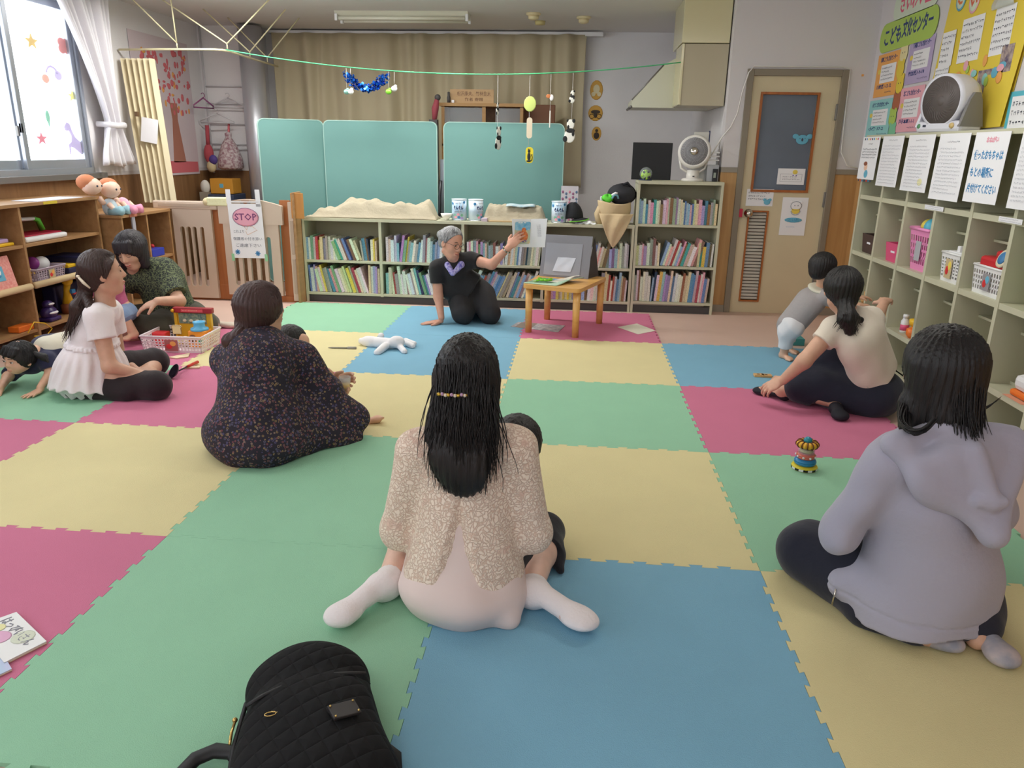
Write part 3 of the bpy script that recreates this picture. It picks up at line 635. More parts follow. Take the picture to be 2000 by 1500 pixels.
# notices hung over the top edge
def notice_text(lines, mk, size):
 def f(b, M=None):
  pass
 return f
def hung(y0, z0, w, h, label, build, lean=-.22, th=.0015):
 """sheet hanging from the shelf top, its lower edge swung out"""
 M = frame((CX-.012, y0, z0), (0, -1, 0), (lean*-.12, 0, 1)); b = MB(); b.box((-w/2, -h, 0), (w/2, 0, th), m_paper, M)
 build(b, M @ Matrix.Translation((0, -h/2, th+.0004))); return tag(b.build('hanging_notice'), label, 'notice', None)
def n1(b, M):
 for i in range(8): b.box((-.12+i*.032, .115, 0), (-.104+i*.032, .128, .0004), [m_ink, m_blue, m_yel, m_red][i % 4], M)
 scribble(b, .07, .02, 1, m_ink, M @ Matrix.Translation((0, .09, 0)), 1); scribble(b, .25, .07, 4, m_ink, M @ Matrix.Translation((0, .03, 0)), 2, size=.012)
 b.ball((-.02, -.055, 0), (.03, .026, .001), mat('print_skin', (236, 196, 170), .7), M); b.ball((-.03, -.035, .0006), (.034, .014, .001), mat('print_brown', (150, 90, 66), .7), M); b.ball((.0, -.10, 0), (.034, .026, .001), m_sky, M)
 for i in range(7): b.box((-.12+i*.036, -.15, 0), (-.10+i*.036, -.138, .0004), [m_ink, m_red, m_blue][i % 3], M)
def n2(seed, col=None):
 def f(b, M):
  scribble(b, .13, .018, 1, m_inkg, M @ Matrix.Translation((0, .125, 0)), seed); scribble(b, .26, .24, 13, mat('ink_pale', (186, 188, 196), .7), M @ Matrix.Translation((0, -.02, 0)), seed+1, size=.010)
  if col: b.ball((.08, -.10, 0), (.03, .02, .0006), col, M)
 return f
def n5(b, M):
 text_into(b, 'おねがい', .028, m_pinkp, M @ Matrix.Translation((.01, .125, 0)), bold=.0012)
 text_into(b, '使ったおもちゃは', .046, m_blue, M @ Matrix.Translation((-.0, .055, 0)), bold=.0012, width=.26)
 text_into(b, 'もとの場所に', .05, m_blue, M @ Matrix.Translation((-.03, -.025, 0)), bold=.0012, width=.21)
 text_into(b, '片付けてください', .046, m_blue, M @ Matrix.Translation((-.0, -.10, 0)), bold=.0012, width=.27)
NOT = [(1708, 268, .30, .27, 'white notice with coloured bullet marks and a small bowing figure, hung first', n1), (1772, 268, .32, .30, 'faint grey printed form hung between the figure notice and the yellow-marked form', n2(10)),
       (1850, 262, .34, .31, 'faint grey printed form with a pale yellow mark, below the grey fan', n2(20, mat('pale_yellow_print', (236, 232, 180), .7))), (1915, 262, .33, .335, 'printed form with dense grey lines, next to the blue handwritten notice', n2(30)),
       (1972, 258, .31, .325, 'white notice with large blue handwriting about returning toys', n5)]
ys_ = [3.30, 2.90, 2.49, 2.06, 1.66]
cent = [3.19, 2.83, 2.43, 2.04, 1.67]
for (px, py, w, h, lb, f), yc in zip(NOT, cent): hung(yc, CT-.012, w, h, lb, f)
hung(1.27, CT-.012, .30, .33, 'white sheet beside the blue handwritten notice, cut by the picture edge', n2(50))
# ------------------------------------------------------------------ bins and toys in the cubbies
def cell(i, r): return CY0-CW*(i+.5), ([.055]+CZ)[r]
def basket(name, label, cat, c, w, d, h, m, pattern=True, rot=0, taper=.88, rows=3, cols=9, label_m=None, rimh=.012, group=None):
 """open plastic basket with real slots; c = centre of the bottom; w along local x"""
 r = thing(name, label, cat, c, group); Mx = TR(c, rz=rot); t = .004
 def side(p, q, n_out, L, nm='side_wall'):
  pass
 b = MB()
 hw, hd = w/2, d/2; tw, td = hw*taper, hd*taper
 b.box((-tw, -td, 0), (tw, td, t), m, Mx)
 for ax in range(4):
  L = (hw if ax % 2 == 0 else hd); Lb = (tw if ax % 2 == 0 else td); D = (hd if ax % 2 == 0 else hw); Db = (td if ax % 2 == 0 else tw)
  R4 = Mx @ Matrix.Rotation(math.pi/2*ax, 4, 'Z'); nc = max(3, int(cols*L/hw)) if ax % 2 else cols
  def pt(u, v, o): # u -1..1 along, v 0..1 height, o outward
   l = Lb+(L-Lb)*v; dd = Db+(D-Db)*v; return (u*l, -(dd)-o+t, v*h)
  def slab(u0, u1, v0, v1):
   vs = [pt(u0, v0, 0), pt(u1, v0, 0), pt(u1, v1, 0), pt(u0, v1, 0), pt(u0, v0, t), pt(u1, v0, t), pt(u1, v1, t), pt(u0, v1, t)]
   b.add(vs, [(0, 1, 2, 3), (7, 6, 5, 4), (0, 4, 5, 1), (2, 6, 7, 3), (1, 5, 6, 2), (3, 7, 4, 0)], m, R4)
  if pattern:
   vr = [0, .16]; step = .62/rows
   slab(-1, 1, 0, .16); slab(-1, 1, .84, 1)
   for k in range(nc+1):
    u = -1+2*k/nc; du = .35/nc; slab(max(-1, u-du), min(1, u+du), .16, .84)
   for k in range(1, rows): v = .16+.68*k/rows; slab(-1, 1, v-.03, v+.03)
  else: slab(-1, 1, 0, 1)
 body = b.build('basket_body', r)
 b = MB(); pts = [(-hw, -hd), (hw, -hd), (hw, hd), (-hw, hd), (-hw, -hd)]
 for p, q in zip(pts, pts[1:]):
  b.tube([Mx @ Vector((p[0], p[1], h)), Mx @ Vector((q[0], q[1], h))], rimh*.5, m, 6)
 b.build('rim', r)
 if label_m:
  b = MB(); F = Mx @ Matrix(((1, 0, 0, 0), (0, 0, -1, -(hd+td)/2-.006), (0, 1, 0, h*.48), (0, 0, 0, 1)))
  lw, lh = label_m[0], label_m[1]; b.box((-lw/2, -lh/2, 0), (lw/2, lh/2, .001), label_m[2], F)
  for q, mq in enumerate(label_m[3:]): b.ball(((q-.5)*lw*.3, (q % 2-.4)*lh*.25, .0014), (lw*.24, lh*.24, .001), mq, F)
  b.build('picture_label', r)
 return r
m_brownbin = mat('bin_brown', (74, 56, 52), .5); m_pinkbin = mat('bin_pink', (226, 86, 132), .4); m_pinkbask = mat('basket_pink', (238, 146, 196), .4); m_whitebask = mat('basket_white', (236, 236, 236), .4)
def bin_box(name, label, cat, y, z, w, d, h, m, tagm=m_paper):
 r = thing(name, label, cat, (CX+.02+d/2, y, z)); b = MB(); t = .004; x0 = CX+.02
 vs = []
 def ringv(s, zz): return [(x0+d/2-d/2*s, y-w/2*s, zz), (x0+d/2+d/2*s, y-w/2*s, zz), (x0+d/2+d/2*s, y+w/2*s, zz), (x0+d/2-d/2*s, y+w/2*s, zz)]
 vs = ringv(.9, z+.001)+ringv(1, z+h)+ringv(.95, z+h)+ringv(.86, z+.005)
 b.add(vs, [(3, 2, 1, 0)]+[(k, (k+1) % 4, 4+(k+1) % 4, 4+k) for k in range(4)]+[(4+k, 4+(k+1) % 4, 8+(k+1) % 4, 8+k) for k in range(4)]+[(8+k, 8+(k+1) % 4, 12+(k+1) % 4, 12+k) for k in range(4)]+[(12, 13, 14, 15)], m); b.build('bin_body', r)
 b = MB(); b.box((x0+.004, y-.03, z+h*.5), (x0+.0065, y+.03, z+h*.78), tagm); b.build('name_label', r); return r
y, z = cell(0, 2); bin_box('storage_bin', 'dark brown plastic bin with a small white label in the pigeonhole shelf', 'bin', y-.04, z, .24, .2, .125, m_brownbin)
y, z = cell(1, 2); bin_box('storage_bin', 'bright pink plastic bin with a white label in the pigeonhole shelf', 'bin', y-.06, z, .22, .2, .115, m_pinkbin)
y, z = cell(2, 2); basket('slotted_basket', 'tall pink slotted basket heaped with toy balls, in the pigeonhole shelf', 'basket', (CX+.13, y-.01, z), .25, .22, .235, m_pinkbask, rot=-90, taper=.8, rows=4, cols=8, label_m=(.07, .11, mat('grey_label', (176, 176, 182), .6)), rimh=.02)
bl = [((.07, -.05, .25), .052, (86, 180, 206), 'sky blue', 'topmost at the back'), ((.13, -.01, .285), .05, (124, 210, 60), 'lime green', 'topmost of the heap'), ((.09, .05, .245), .046, (236, 214, 90), 'yellow and white', 'at the front rim'), ((.16, .06, .265), .045, (226, 96, 150), 'pink', 'against the upright'), ((.15, -.07, .24), .045, (240, 240, 236), 'white', 'between the green and blue balls')]
for (dx, dy, dz), r0, c, nm, pos in bl:
 o = MB().ball((CX+.0+dx, y-.01+dy, z+dz), r0, mat('ball_'+nm.replace(' ', '_'), c, .45)).build('toy_ball'); tag(o, f'{nm} toy ball {pos} in the pink basket', 'ball', 'balls in the pink basket')
y, z = cell(3, 2); basket('slotted_basket', 'small white slotted basket with toys, between the pink basket and the red truck basket', 'basket', (CX+.12, y-.03, z), .20, .2, .15, m_whitebask, rot=-90, taper=.9, rows=6, cols=6, label_m=(.07, .10, mat('label_tan', (196, 176, 136), .6), m_red, m_yel))
b = MB(); b.box((CX+.04, y-.09, z+.13), (CX+.09, y+.05, z+.16), m_white, TR((0, 0, 0)), bev=.006); b.box((CX+.05, y-.05, z+.15), (CX+.09, y-.02, z+.19), m_white, bev=.004); tag(b.build('toy_block'), 'white plastic toy pieces poking out of the small white basket', 'toy')
b = MB(); b.ball((CX+.14, y+.02, z+.17), .035, mat('toy_purple', (92, 66, 140), .5)); b.box((CX+.10, y-.10, z+.14), (CX+.15, y-.06, z+.20), mat('toy_tan', (226, 190, 130), .6), bev=.005); tag(b.build('toy_figure'), 'purple and tan toy figure inside the small white basket', 'toy')
y, z = cell(4, 2); basket('slotted_basket', 'white slotted basket with the red toy vehicle on it', 'basket', (CX+.12, y-.03, z), .28, .2, .135, m_whitebask, rot=-90, taper=.93, rows=4, cols=12, label_m=(.07, .08, mat('label_grey', (150, 146, 150), .6), m_red, m_sky))
r = thing('toy_truck', 'red plastic toy vehicle with a blue and cream round dial, lying in a white basket', 'toy', (CX+.12, y, z+.12)); mr = mat('toy_red', (196, 34, 44), .35)
b = MB(); b.box((CX+.03, y-.13, z+.12), (CX+.19, y+.09, z+.18), mr, bev=.015); b.box((CX+.05, y-.11, z+.17), (CX+.17, y+.0, z+.215), mr, bev=.015); b.build('body', r)
b = MB(); b.lathe([(0, 0), (.045, 0), (.045, .01), (.03, .012)], mat('dial_cream', (232, 220, 190), .5), frame((CX+.045, y-.10, z+.185), (0, -1, 0), (.4, 0, 1))); b.lathe([(0, .011), (.031, .012), (.028, .016), (0, .016)], mat('dial_blue', (64, 124, 176), .5), frame((CX+.045, y-.10, z+.185), (0, -1, 0), (.4, 0, 1))); b.build('dial', r)
b = MB(); b.lathe([(.02, .0), (.022, .03), (.03, .05), (.02, .07), (0, .072)], mat('toy_grey', (150, 140, 136), .4), TR((CX+.12, y-.03, z+.21))); b.build('horn', r)
y, z = cell(5, 2); b = MB(); b.lathe([(0, 0), (.03, .0), (.035, .04), (.075, .06), (.08, .12), (.05, .16), (0, .165)], mat('toy_lime', (196, 220, 130), .45), TR((CX+.11, y-.02, z))); tag(b.build('toy_lamp'), 'pale lime green toy at the picture edge in the pigeonhole shelf', 'toy')
y, z = cell(5, 1); r = thing('toy_phone', 'white and orange toy phone with a green top in the pigeonhole shelf', 'toy', (CX+.1, y-.07, z))
b = MB(); b.box((CX+.03, y-.19, z), (CX+.2, y+.01, z+.03), mat('toy_orange', (238, 120, 40), .4), bev=.012); b.build('base', r); b = MB(); b.box((CX+.035, y-.185, z+.028), (CX+.195, y+.005, z+.10), m_white, bev=.025); b.build('shell', r); b = MB(); b.box((CX+.06, y-.14, z+.098), (CX+.13, y-.08, z+.12), mat('toy_green', (40, 150, 84), .4), bev=.006); b.build('green_button', r)
b = MB(); b.box((CX+.0, y-.15, z-.0), (CX+.03, y-.0, z+.0015), mat('orange_card', (226, 160, 130), .6)); b.build('card'); tag(bpy.context.scene.objects[-1] if False else b.build('flat_card'), 'flat orange card on the shelf edge below the toy phone', 'card')
bpy.data.objects.remove(bpy.data.objects['card'])
y, z = cell(1, 1)
r = thing('wooden_block_box', 'small natural wood box of building blocks low in the pigeonhole shelf', 'toy box', (CX+.1, y, z)); mw = wood('toy_beech', (222, 176, 118), (204, 156, 98), 'Z', 3)
b = MB(); b.box((CX+.03, y-.12, z), (CX+.17, y+.08, z+.075), mw, bev=.003); b.build('box', r)
b = MB(); b.lathe([(.028, .075), (.028, .15), (0, .151)], mw, TR((CX+.07, y-.07, z))); tag(b.build('wooden_cylinder'), 'upright natural wood cylinder block on the small wood box', 'block')
b = MB(); b.box((CX+.05, y, z+.076), (CX+.10, y+.05, z+.105), mw, bev=.003); tag(b.build('wooden_cube'), 'small natural wood block lying on the wood box', 'block')
y, z = cell(2, 1)
r = thing('medicine_bottle', 'small white and pink toy bottle standing low in the pigeonhole shelf', 'bottle', (CX+.05, y+.04, z)); b = MB(); b.lathe([(.022, .0), (.024, .01), (.024, .07), (.015, .085), (.015, .09)], m_white, TR((CX+.05, y+.04, z))); b.build('body', r)
b = MB(); b.lathe([(.0245, .015), (.0245, .05)], m_pinkbin, TR((CX+.05, y+.04, z))); b.build('wrap', r); b = MB(); b.lathe([(.017, .09), (.017, .11), (0, .111)], m_white, TR((CX+.05, y+.04, z))); b.build('cap', r)
r = thing('toy_teapot', 'yellow and orange toy pot low in the pigeonhole shelf', 'toy', (CX+.08, y-.08, z)); b = MB(); b.lathe([(.03, 0), (.045, .02), (.045, .05), (.03, .06), (0, .062)], mat('toy_orange', (238, 120, 40), .4), TR((CX+.05, y-.10, z))); b.build('pot', r)
b = MB(); b.lathe([(.045, .06), (.05, .08), (.05, .095), (.02, .10), (0, .10)], mat('toy_yellow', (242, 196, 40), .4), TR((CX+.09, y-.04, z))); b.lathe([(.03, .0), (.035, .06)], mat('toy_yellow', (242, 196, 40), .4), TR((CX+.09, y-.04, z))); b.build('yellow_lid', r)
b = MB(); b.lathe([(.04, .0), (.045, .11)], mat('toy_clear', (226, 180, 160), .3, alpha=.6), TR((CX+.15, y-.10, z))); tag(b.build('clear_cup'), 'cloudy clear plastic cup behind the toy pot', 'cup')
b = MB(); b.box((CX+.02, y-.165, z), (CX+.05, y-.145, z+.035), m_blue, bev=.003); tag(b.build('blue_block'), 'small blue block beside the orange toy pot', 'block')
y, z = cell(0, 1)
b = MB(); b.tube([(CX+.06, y-.02, z), (CX+.06, y-.02, z+.12)], .006, mw, 6); b.ball((CX+.06, y-.02, z+.06), .02, mw); b.box((CX+.02, y-.09, z), (CX+.12, y+.05, z+.03), mw, bev=.004); tag(b.build('wooden_peg_toy'), 'wooden peg toy the woman in the cream shirt reaches toward', 'toy')
# ------------------------------------------------------------------ grey-white circulator fan on the cubby shelf
def fan_big():
 c = Vector((2.42, 2.45, 1.60)); r = thing('circulator_fan', 'large white and grey circulator fan standing on the pigeonhole shelf', 'fan', (2.42, 2.45, CT))
 axd = Vector((-.93, -.36, -.03)).normalized(); M = frame(c, Vector((axd.y*-1, axd.x, 0)), (0, 0, 1));
 # M z axis should look along axd
 z = axd; x = Vector((0, 0, 1)).cross(z).normalized(); y = z.cross(x); M = Matrix(((x.x, y.x, z.x, c.x), (x.y, y.y, z.y, c.y), (x.z, y.z, z.z, c.z), (0, 0, 0, 1)))
 mwf = mat('fan_shell_white', (214, 214, 224), .35); mg = mat('fan_grey', (128, 126, 126), .5); md = mat('fan_dark', (92, 84, 82), .5)
 b = MB(); b.lathe([(.128, .075), (.140, .078), (.142, .05), (.138, -.04), (.118, -.085), (.08, -.10), (0, -.10)], mwf, M, 40); b.lathe([(.128, .076), (.124, .04), (.11, -.02)], md, M, 40); b.build('housing', r)
 b = MB()
 for k in range(34):
  a = 2*math.pi*k/34; pts = []
  for q in range(7):
   rr = .030+(.126-.030)*q/6; aa = a+.9*(q/6); pts.append(M @ Vector((rr*math.cos(aa), rr*math.sin(aa), .070+.006*math.sin(q/6*3.1))))
  b.tube(pts, .0026, md, 4)
 b.lathe([(0, .082), (.022, .08), (.031, .072), (.031, .064)], mat('fan_hub', (92, 84, 82), .5), M, 20); b.build('grille', r)
 b = MB()
 for k in range(5):
  a0 = 2*math.pi*k/5; b.grid(lambda u, v, a0=a0: M @ Vector(((.03+.085*u)*math.cos(a0+v*.9+u*.3), (.03+.085*u)*math.sin(a0+v*.9+u*.3), .01+.03*v)), 4, 4, mg, thick=.002)
 b.build('blades', r)
 # U bracket and base
 base = Matrix.Translation((2.42, 2.45, CT+.001)) @ Matrix.Rotation(math.atan2(axd.x, -axd.y), 4, 'Z')
 b = MB(); b.box((-.155, -.075, 0), (.155, .085, .062), mwf, base, bev=.02); b.build('base', r)
 for s in (-1, 1):
  b = MB(); prof = [(-.075, .03), (.085, .03), (.05, .17), (.03, .205), (-.005, .205), (-.03, .17)]
  b.prism([(p[0], p[1]) for p in prof], s*.148-.009, s*.148+.009, mwf if s < 0 else mg, base @ Matrix(((0, 0, 1, 0), (1, 0, 0, 0), (0, 1, 0, 0), (0, 0, 0, 1))))
  b.build('bracket_arm', r)
 b = MB(); b.box((-.098, -.0765, .030), (-.075, -.075, .042), mat('fan_display', (20, 22, 52), .3), base); b.build('display', r)
 b = MB(); b.lathe([(.016, 0), (.014, .006), (0, .007)], mat('fan_knob_gold', (206, 180, 120), .35), base @ TR((.105, -.075, .035), rx=90)); b.build('knob', r)
 b = MB(); b.lathe([(.014, 0), (.012, .003), (0, .003)], mat('fan_badge_green', (84, 140, 96), .4), base @ TR((-.128, -.073, .035), rx=90)); b.build('badge', r)
fan_big()
# ------------------------------------------------------------------ posters on the right wall
WX = XR-.003
def onwall(py_, pz_, dx=0.0): return frame((WX-dx, py_, pz_), (0, -1, 0), (0, 0, 1))
def wp(px, py): p = at(px, py, x=WX); return p.y, p.z
def poster_rect(b, tl, br, m, d):
 (y0, z1), (y1, z0) = tl, br; M = onwall((y0+y1)/2, (z0+z1)/2, d); w, h = y0-y1, z1-z0
 b.box((-w/2, -h/2, 0), (w/2, h/2, .0012), m, M); return M @ Matrix.Translation((0, 0, .0014)), w, h
mO = mat('poster_orange', (240, 172, 92), .6); mV = mat('poster_violet', (186, 170, 208), .6); mT = mat('poster_aqua', (150, 208, 208), .6); mPk = mat('poster_pink', (238, 176, 190), .6); mCr = mat('poster_cream', (234, 222, 170), .6)
mGr = mat('poster_green', (176, 206, 96), .6); mLg = mat('poster_pale', (214, 226, 206), .6); mYw = mat('poster_yellow', (232, 206, 72), .6); mBg = mat('poster_brown', (176, 104, 72), .6)
r = thing('wall_poster', 'large collage poster of coloured cards under a green title, next to the door', 'poster', (WX, 3.85, 1.8))
def card(name, tl, br, m, title, foot, d, seed, tcol=m_navyink):
 b = MB(); M, w, h = poster_rect(b, tl, br, m, d); text_into(b, title, h*.13, tcol, M @ Matrix.Translation((0, h*.36, 0)), bold=.001, width=w*.72)
 b.box((-w*.30, -h*.18, -.0008), (w*.36, h*.24, .0), m_paper, M); scribble(b, w*.5, h*.34, 4, m_ink, M @ Matrix.Translation((0, h*.03, .0005)), seed)
 b.ball((-w*.36, h*.1, .0), (w*.07, h*.06, .001), m_yel, M)
 text_into(b, foot, h*.11, m_navyink, M @ Matrix.Translation((-w*.06, -h*.27, 0)), bold=.0008, width=w*.66); scribble(b, w*.4, h*.08, 1, m_navyink, M @ Matrix.Translation((w*.22, -h*.41, 0)), seed+3)
 b.build(name, r)
yy = lambda px, py: wp(px, py)
Y0 = 4.17; c1, c2, c3 = (Y0, 3.75), (3.62, 3.24), None
card('info_card', (4.16, 2.02), (3.74, 1.72), mO, '幸町こども文化センター', '川崎区1-12-12', .001, 1)
card('info_card', (4.20, 1.70), (3.76, 1.43), mT, '小倉こども文化センター', '小倉 17-2', .001, 2)
card('info_card', (4.22, 1.41), (3.74, 1.17), mCr, '下平間こども文化センター', '下平間 40-1', .001, 3)
card('info_card', (3.60, 2.05), (3.22, 1.77), mV, '下河原こども文化センター', '南加瀬1-9-18', .002, 4)
card('info_card', (3.63, 1.75), (3.25, 1.46), mPk, '北こども文化センター', '戸手本町1-1-1', .002, 5)
card('info_card', (3.65, 1.44), (3.29, 1.22), mO, '古市こども文化センター', '古市場 20', .002, 6)
b = MB(); M = onwall(3.70, 2.13, .004); b.prism([(p[0]*1, p[1]) for p in rrect(.96, .20, .09)], 0, .0015, mGr, M); text_into(b, 'こども', .13, m_navyink, M @ Matrix.Translation((-.24, -.01, .002)), bold=.003, width=.30); text_into(b, '文化センター', .12, m_navyink, M @ Matrix.Translation((.17, .01, .002)), bold=.003, width=.48); b.build('title_strip', r)
b = MB(); M = onwall(3.63, 2.31, .004); b.prism(rrect(.72, .17, .07), 0, .0015, mLg, M); text_into(b, 'さいわい区', .12, mat('title_pink', (226, 96, 130), .6), M @ Matrix.Translation((0, 0, .002)), bold=.003, width=.5); b.build('district_strip', r)
b = MB(); R = random.Random(5)
for k, (zz, mq) in enumerate([(1.98, mCr), (1.88, mYw), (1.78, mYw), (1.66, mBg), (1.56, mGr), (1.46, mat('print_mint', (130, 200, 160), .6)), (1.34, mPk), (1.24, mat('poster_white', (240, 228, 230), .6))]):
 M = onwall(3.69+.02*math.sin(k*2), zz, .004+.0004*k); b.ball((0, 0, 0), (.065, .065, .0015), mq, M); b.ball((.04, .05, 0), (.022, .022, .0015), mq, M); b.ball((-.04, .05, 0), (.022, .022, .0015), mq, M)
 if k % 2 == 0: b.ball((-.02, .01, .0015), (.005, .005, .001), m_ink, M); b.ball((.02, .01, .0015), (.005, .005, .001), m_ink, M)
b.build('animal_column', r)
r = thing('map_poster', 'big yellow handmade poster with round letters and photos behind the grey fan', 'poster', (WX, 2.6, 1.8))
b = MB(); b.add([(WX-.001, 3.05, H-.03), (WX-.001, 2.05, H-.03), (WX-.001, 2.20, 1.46), (WX-.001, 3.20, 1.44)], [(0, 1, 2, 3)], mYw); b.add([(WX-.006, 3.05, H-.03), (WX-.006, 2.05, H-.03), (WX-.02, 2.20, 1.46), (WX-.006, 3.20, 1.44)], [(0, 3, 2, 1)], mYw)
b.build('backing', r)
for ch, yc, zc, m1, mt in (('さ', 2.93, 2.20, m_sky, mat('letter_orange', (222, 120, 60), .6)), ('い', 2.76, 2.16, mPk, mat('letter_red', (206, 96, 70), .6)), ('わ', 2.60, 2.24, m_sky, mat('letter_orange', (222, 120, 60), .6)), ('い', 2.44, 2.24, mPk, mat('letter_blue', (96, 150, 200), .6)), ('っ', 2.90, 2.36, mPk, mat('letter_orange', (222, 120, 60), .6))):
 b = MB(); M = onwall(yc, zc, .013); b.ball((0, 0, 0), (.062, .072, .0015), m1, M); b.ball((0, 0, .0012), (.050, .060, .0015), mLg, M); text_into(b, ch, .09, mt, M @ Matrix.Translation((0, 0, .003)), bold=.004); b.build('round_letter', r)
for (yc, zc, w, h, seed) in ((3.00, 1.93, .17, .20, 61), (2.72, 1.95, .25, .24, 62), (2.38, 1.95, .20, .24, 63), (3.02, 1.80, .18, .06, 64)):
 b = MB(); M = onwall(yc, zc, .014); b.box((-w/2, -h/2, 0), (w/2, h/2, .001), m_paper, M); scribble(b, w*.9, h*.85, max(2, int(h/.035)), m_ink, M @ Matrix.Translation((0, 0, .0014)), seed); b.build('text_card', r)
for (yc, zc, w, h, seed) in ((2.42, 1.70, .26, .13, 71), (2.32, 1.60, .2, .12, 72), (3.10, 1.52, .12, .20, 73), (2.36, 2.33, .14, .10, 74), (2.28, 1.80, .12, .14, 75)):
 b = MB(); M = onwall(yc, zc, .015); b.box((-w/2, -h/2, 0), (w/2, h/2, .001), mat('photo_print_%d' % seed, (96, 84, 110), .25, rgb2=(190, 170, 160), vary=.5, vscale=30), M); b.build('photo_print', r)
b = MB(); M = onwall(2.40, 2.13, .022); b.grid(lambda u, v: M @ Vector(((u-.5)*.22, (v-.5)*.13, .004+.006*math.sin(v*9))), 4, 12, mat('clear_film', (226, 236, 240), .08, alpha=.5, spec=1), thick=.0006); b.build('clear_pocket', r)
b = MB(); R = random.Random(9)
for k in range(16):
 M = onwall(R.uniform(2.3, 3.0), R.uniform(1.70, 1.84), .016+k*.0003); MB().ball((0, 0, 0), (.02+R.random()*.02, .018+R.random()*.015, .001), [mPk, m_sky, mGr, mO, mT][k % 5], M).build('paper_shape', r)
p0 = at(1975, 192, x=WX); b = MB(); M = onwall(2.02, 1.50, .002); b.box((-.17, -.13, 0), (.17, .13, .002), mat('frame_aqua', (90, 186, 206), .5), M); b.box((-.14, -.105, .002), (.14, .105, .003), m_paper, M); scribble(b, .25, .18, 4, m_ink, M @ Matrix.Translation((0, 0, .0034)), 5); tag(b.build('framed_notice'), 'handwritten notice with an aqua border at the picture edge above the shelf', 'notice')
b = MB(); p = at(1685, 147, y=YD-.002); b.box((p.x-.008, YD-.003, p.z-.008), (p.x+.008, YD-.001, p.z+.008), mO); tag(b.build('wall_sticker'), 'tiny orange sticker on the white wall beside the door', 'sticker')
# ================================================================== LEFT SIDE: WOODEN SHELVES, GATE
SX = -3.20
def wood_shelf(label, x, y0, y1, top, boards, uprights, depth, lip=None):
 r = thing('wooden_shelf', label, 'shelf unit', (x, (y0+y1)/2, 0)); T = .02; xb = x-depth
 def P(nm, a, c, m): return MB().box(a, c, m, bev=.0015).build(nm, r)
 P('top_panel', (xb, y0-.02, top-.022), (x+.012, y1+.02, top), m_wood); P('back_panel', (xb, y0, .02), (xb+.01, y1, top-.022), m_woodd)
 for y in uprights: P('upright', (xb+.01, y-T/2, 0), (x, y+T/2, top-.022), m_wood)
 for z in boards:
  for a, c in zip(uprights, uprights[1:]): P('shelf_board', (xb+.01, a+T/2, z-.02), (x-.005, c-T/2, z), m_wood)
 if lip:
  for a, c in zip(uprights, uprights[1:]):
   MB().tube([(x+.004, a+T, lip), (x+.004, c-T, lip)], .022, mat('foam_lip', (214, 190, 146), .7), 10).build('padded_lip', r)
 return r
wood_shelf('long birch toy shelf under the window with padded lips', SX, 0.84, 3.26, .915, [.10, .39, .655], [.84, 1.64, 2.44, 3.25], .37, lip=.385)
wood_shelf('lower birch corner shelf beside the safety gate, two dolls lying on it', -3.06, 3.31, 4.02, .775, [.07, .40], [3.32, 3.66, 4.01], .5)
def on(px, py, x=SX+.0): return at(px, py, x=x)
# toys on the long shelf
def sh(y, z, dx=.18): return Vector((SX-dx, y, z))
r = thing('drawing_board_toy', 'flat white and red toy drawing board on the long birch shelf', 'toy', sh(2.75, .655));
b = MB(); b.box((SX-.27, 2.50, .656), (SX-.03, 2.92, .69), m_white, bev=.012); b.build('frame', r); b = MB(); b.box((SX-.25, 2.52, .688), (SX-.06, 2.90, .70), mat('toy_maroon', (170, 30, 60), .4), bev=.004); b.build('screen', r)
r = thing('toy_hammer', 'white-handled toy with a pink ball end and green foot on the drawing board', 'toy', sh(2.7, .70))
b = MB(); b.tube([(SX-.15, 2.54, .80), (SX-.15, 2.78, .79)], .013, m_white); b.build('handle', r); b = MB(); b.ball((SX-.15, 2.535, .80), (.028, .026, .028), mat('toy_rose', (236, 64, 104), .4)); b.build('ball_end', r); b = MB(); b.tube([(SX-.15, 2.76, .79), (SX-.15, 2.80, .78), (SX-.15, 2.83, .71)], [.016, .018, .02], mat('toy_leaf', (96, 200, 60), .4)); b.build('foot', r)
r = basket('slotted_basket', 'clear lilac basket of mixed toys on the long birch shelf', 'basket', (SX-.11, 2.67, .391), .30, .19, .085, mat('basket_lilac', (206, 190, 206), .35, alpha=.75), rot=90, taper=.9, rows=4, cols=12, label_m=(.06, .06, mat('label_tan', (196, 176, 136), .6), m_red, mO))
r = thing('toy_plane', 'white rounded toy with violet and yellow pieces in the lilac basket', 'toy', sh(2.7, .45, .1)); b = MB(); b.ball((SX-.12, 2.72, .49), (.05, .06, .05), m_white); b.build('shell', r); b = MB(); b.ball((SX-.14, 2.66, .50), (.05, .035, .045), mat('toy_violet', (150, 60, 150), .4)); b.build('violet_piece', r); b = MB(); b.tube([(SX-.06, 2.56, .44), (SX-.07, 2.52, .49)], .01, mat('toy_yellow', (242, 196, 40), .4)); b.box((SX-.2, 2.58, .46), (SX-.15, 2.63, .50), mat('toy_orange', (238, 120, 40), .4), bev=.005); b.build('yellow_piece', r)
b = MB(); b.box((SX-.25, 2.90, .392), (SX-.05, 3.18, .43), mat('toy_navy', (40, 44, 84), .5), bev=.006); b.box((SX-.24, 2.91, .43), (SX-.06, 3.17, .455), mat('toy_yellow', (242, 196, 40), .4), bev=.006); tag(b.build('toy_keyboard'), 'navy and yellow toy lying beside the lilac basket', 'toy')
r = thing('pink_toy_box', 'pink patterned square box with a blue picture, leaning in the long birch shelf', 'box', sh(2.2, .39, .05)); M = frame((SX-.03, 2.21, .505), (0, 1, 0), (-.18, 0, 1)); M = frame((SX-.02, 2.19, .50), (0, 1, 0), (-.2, 0, 1))
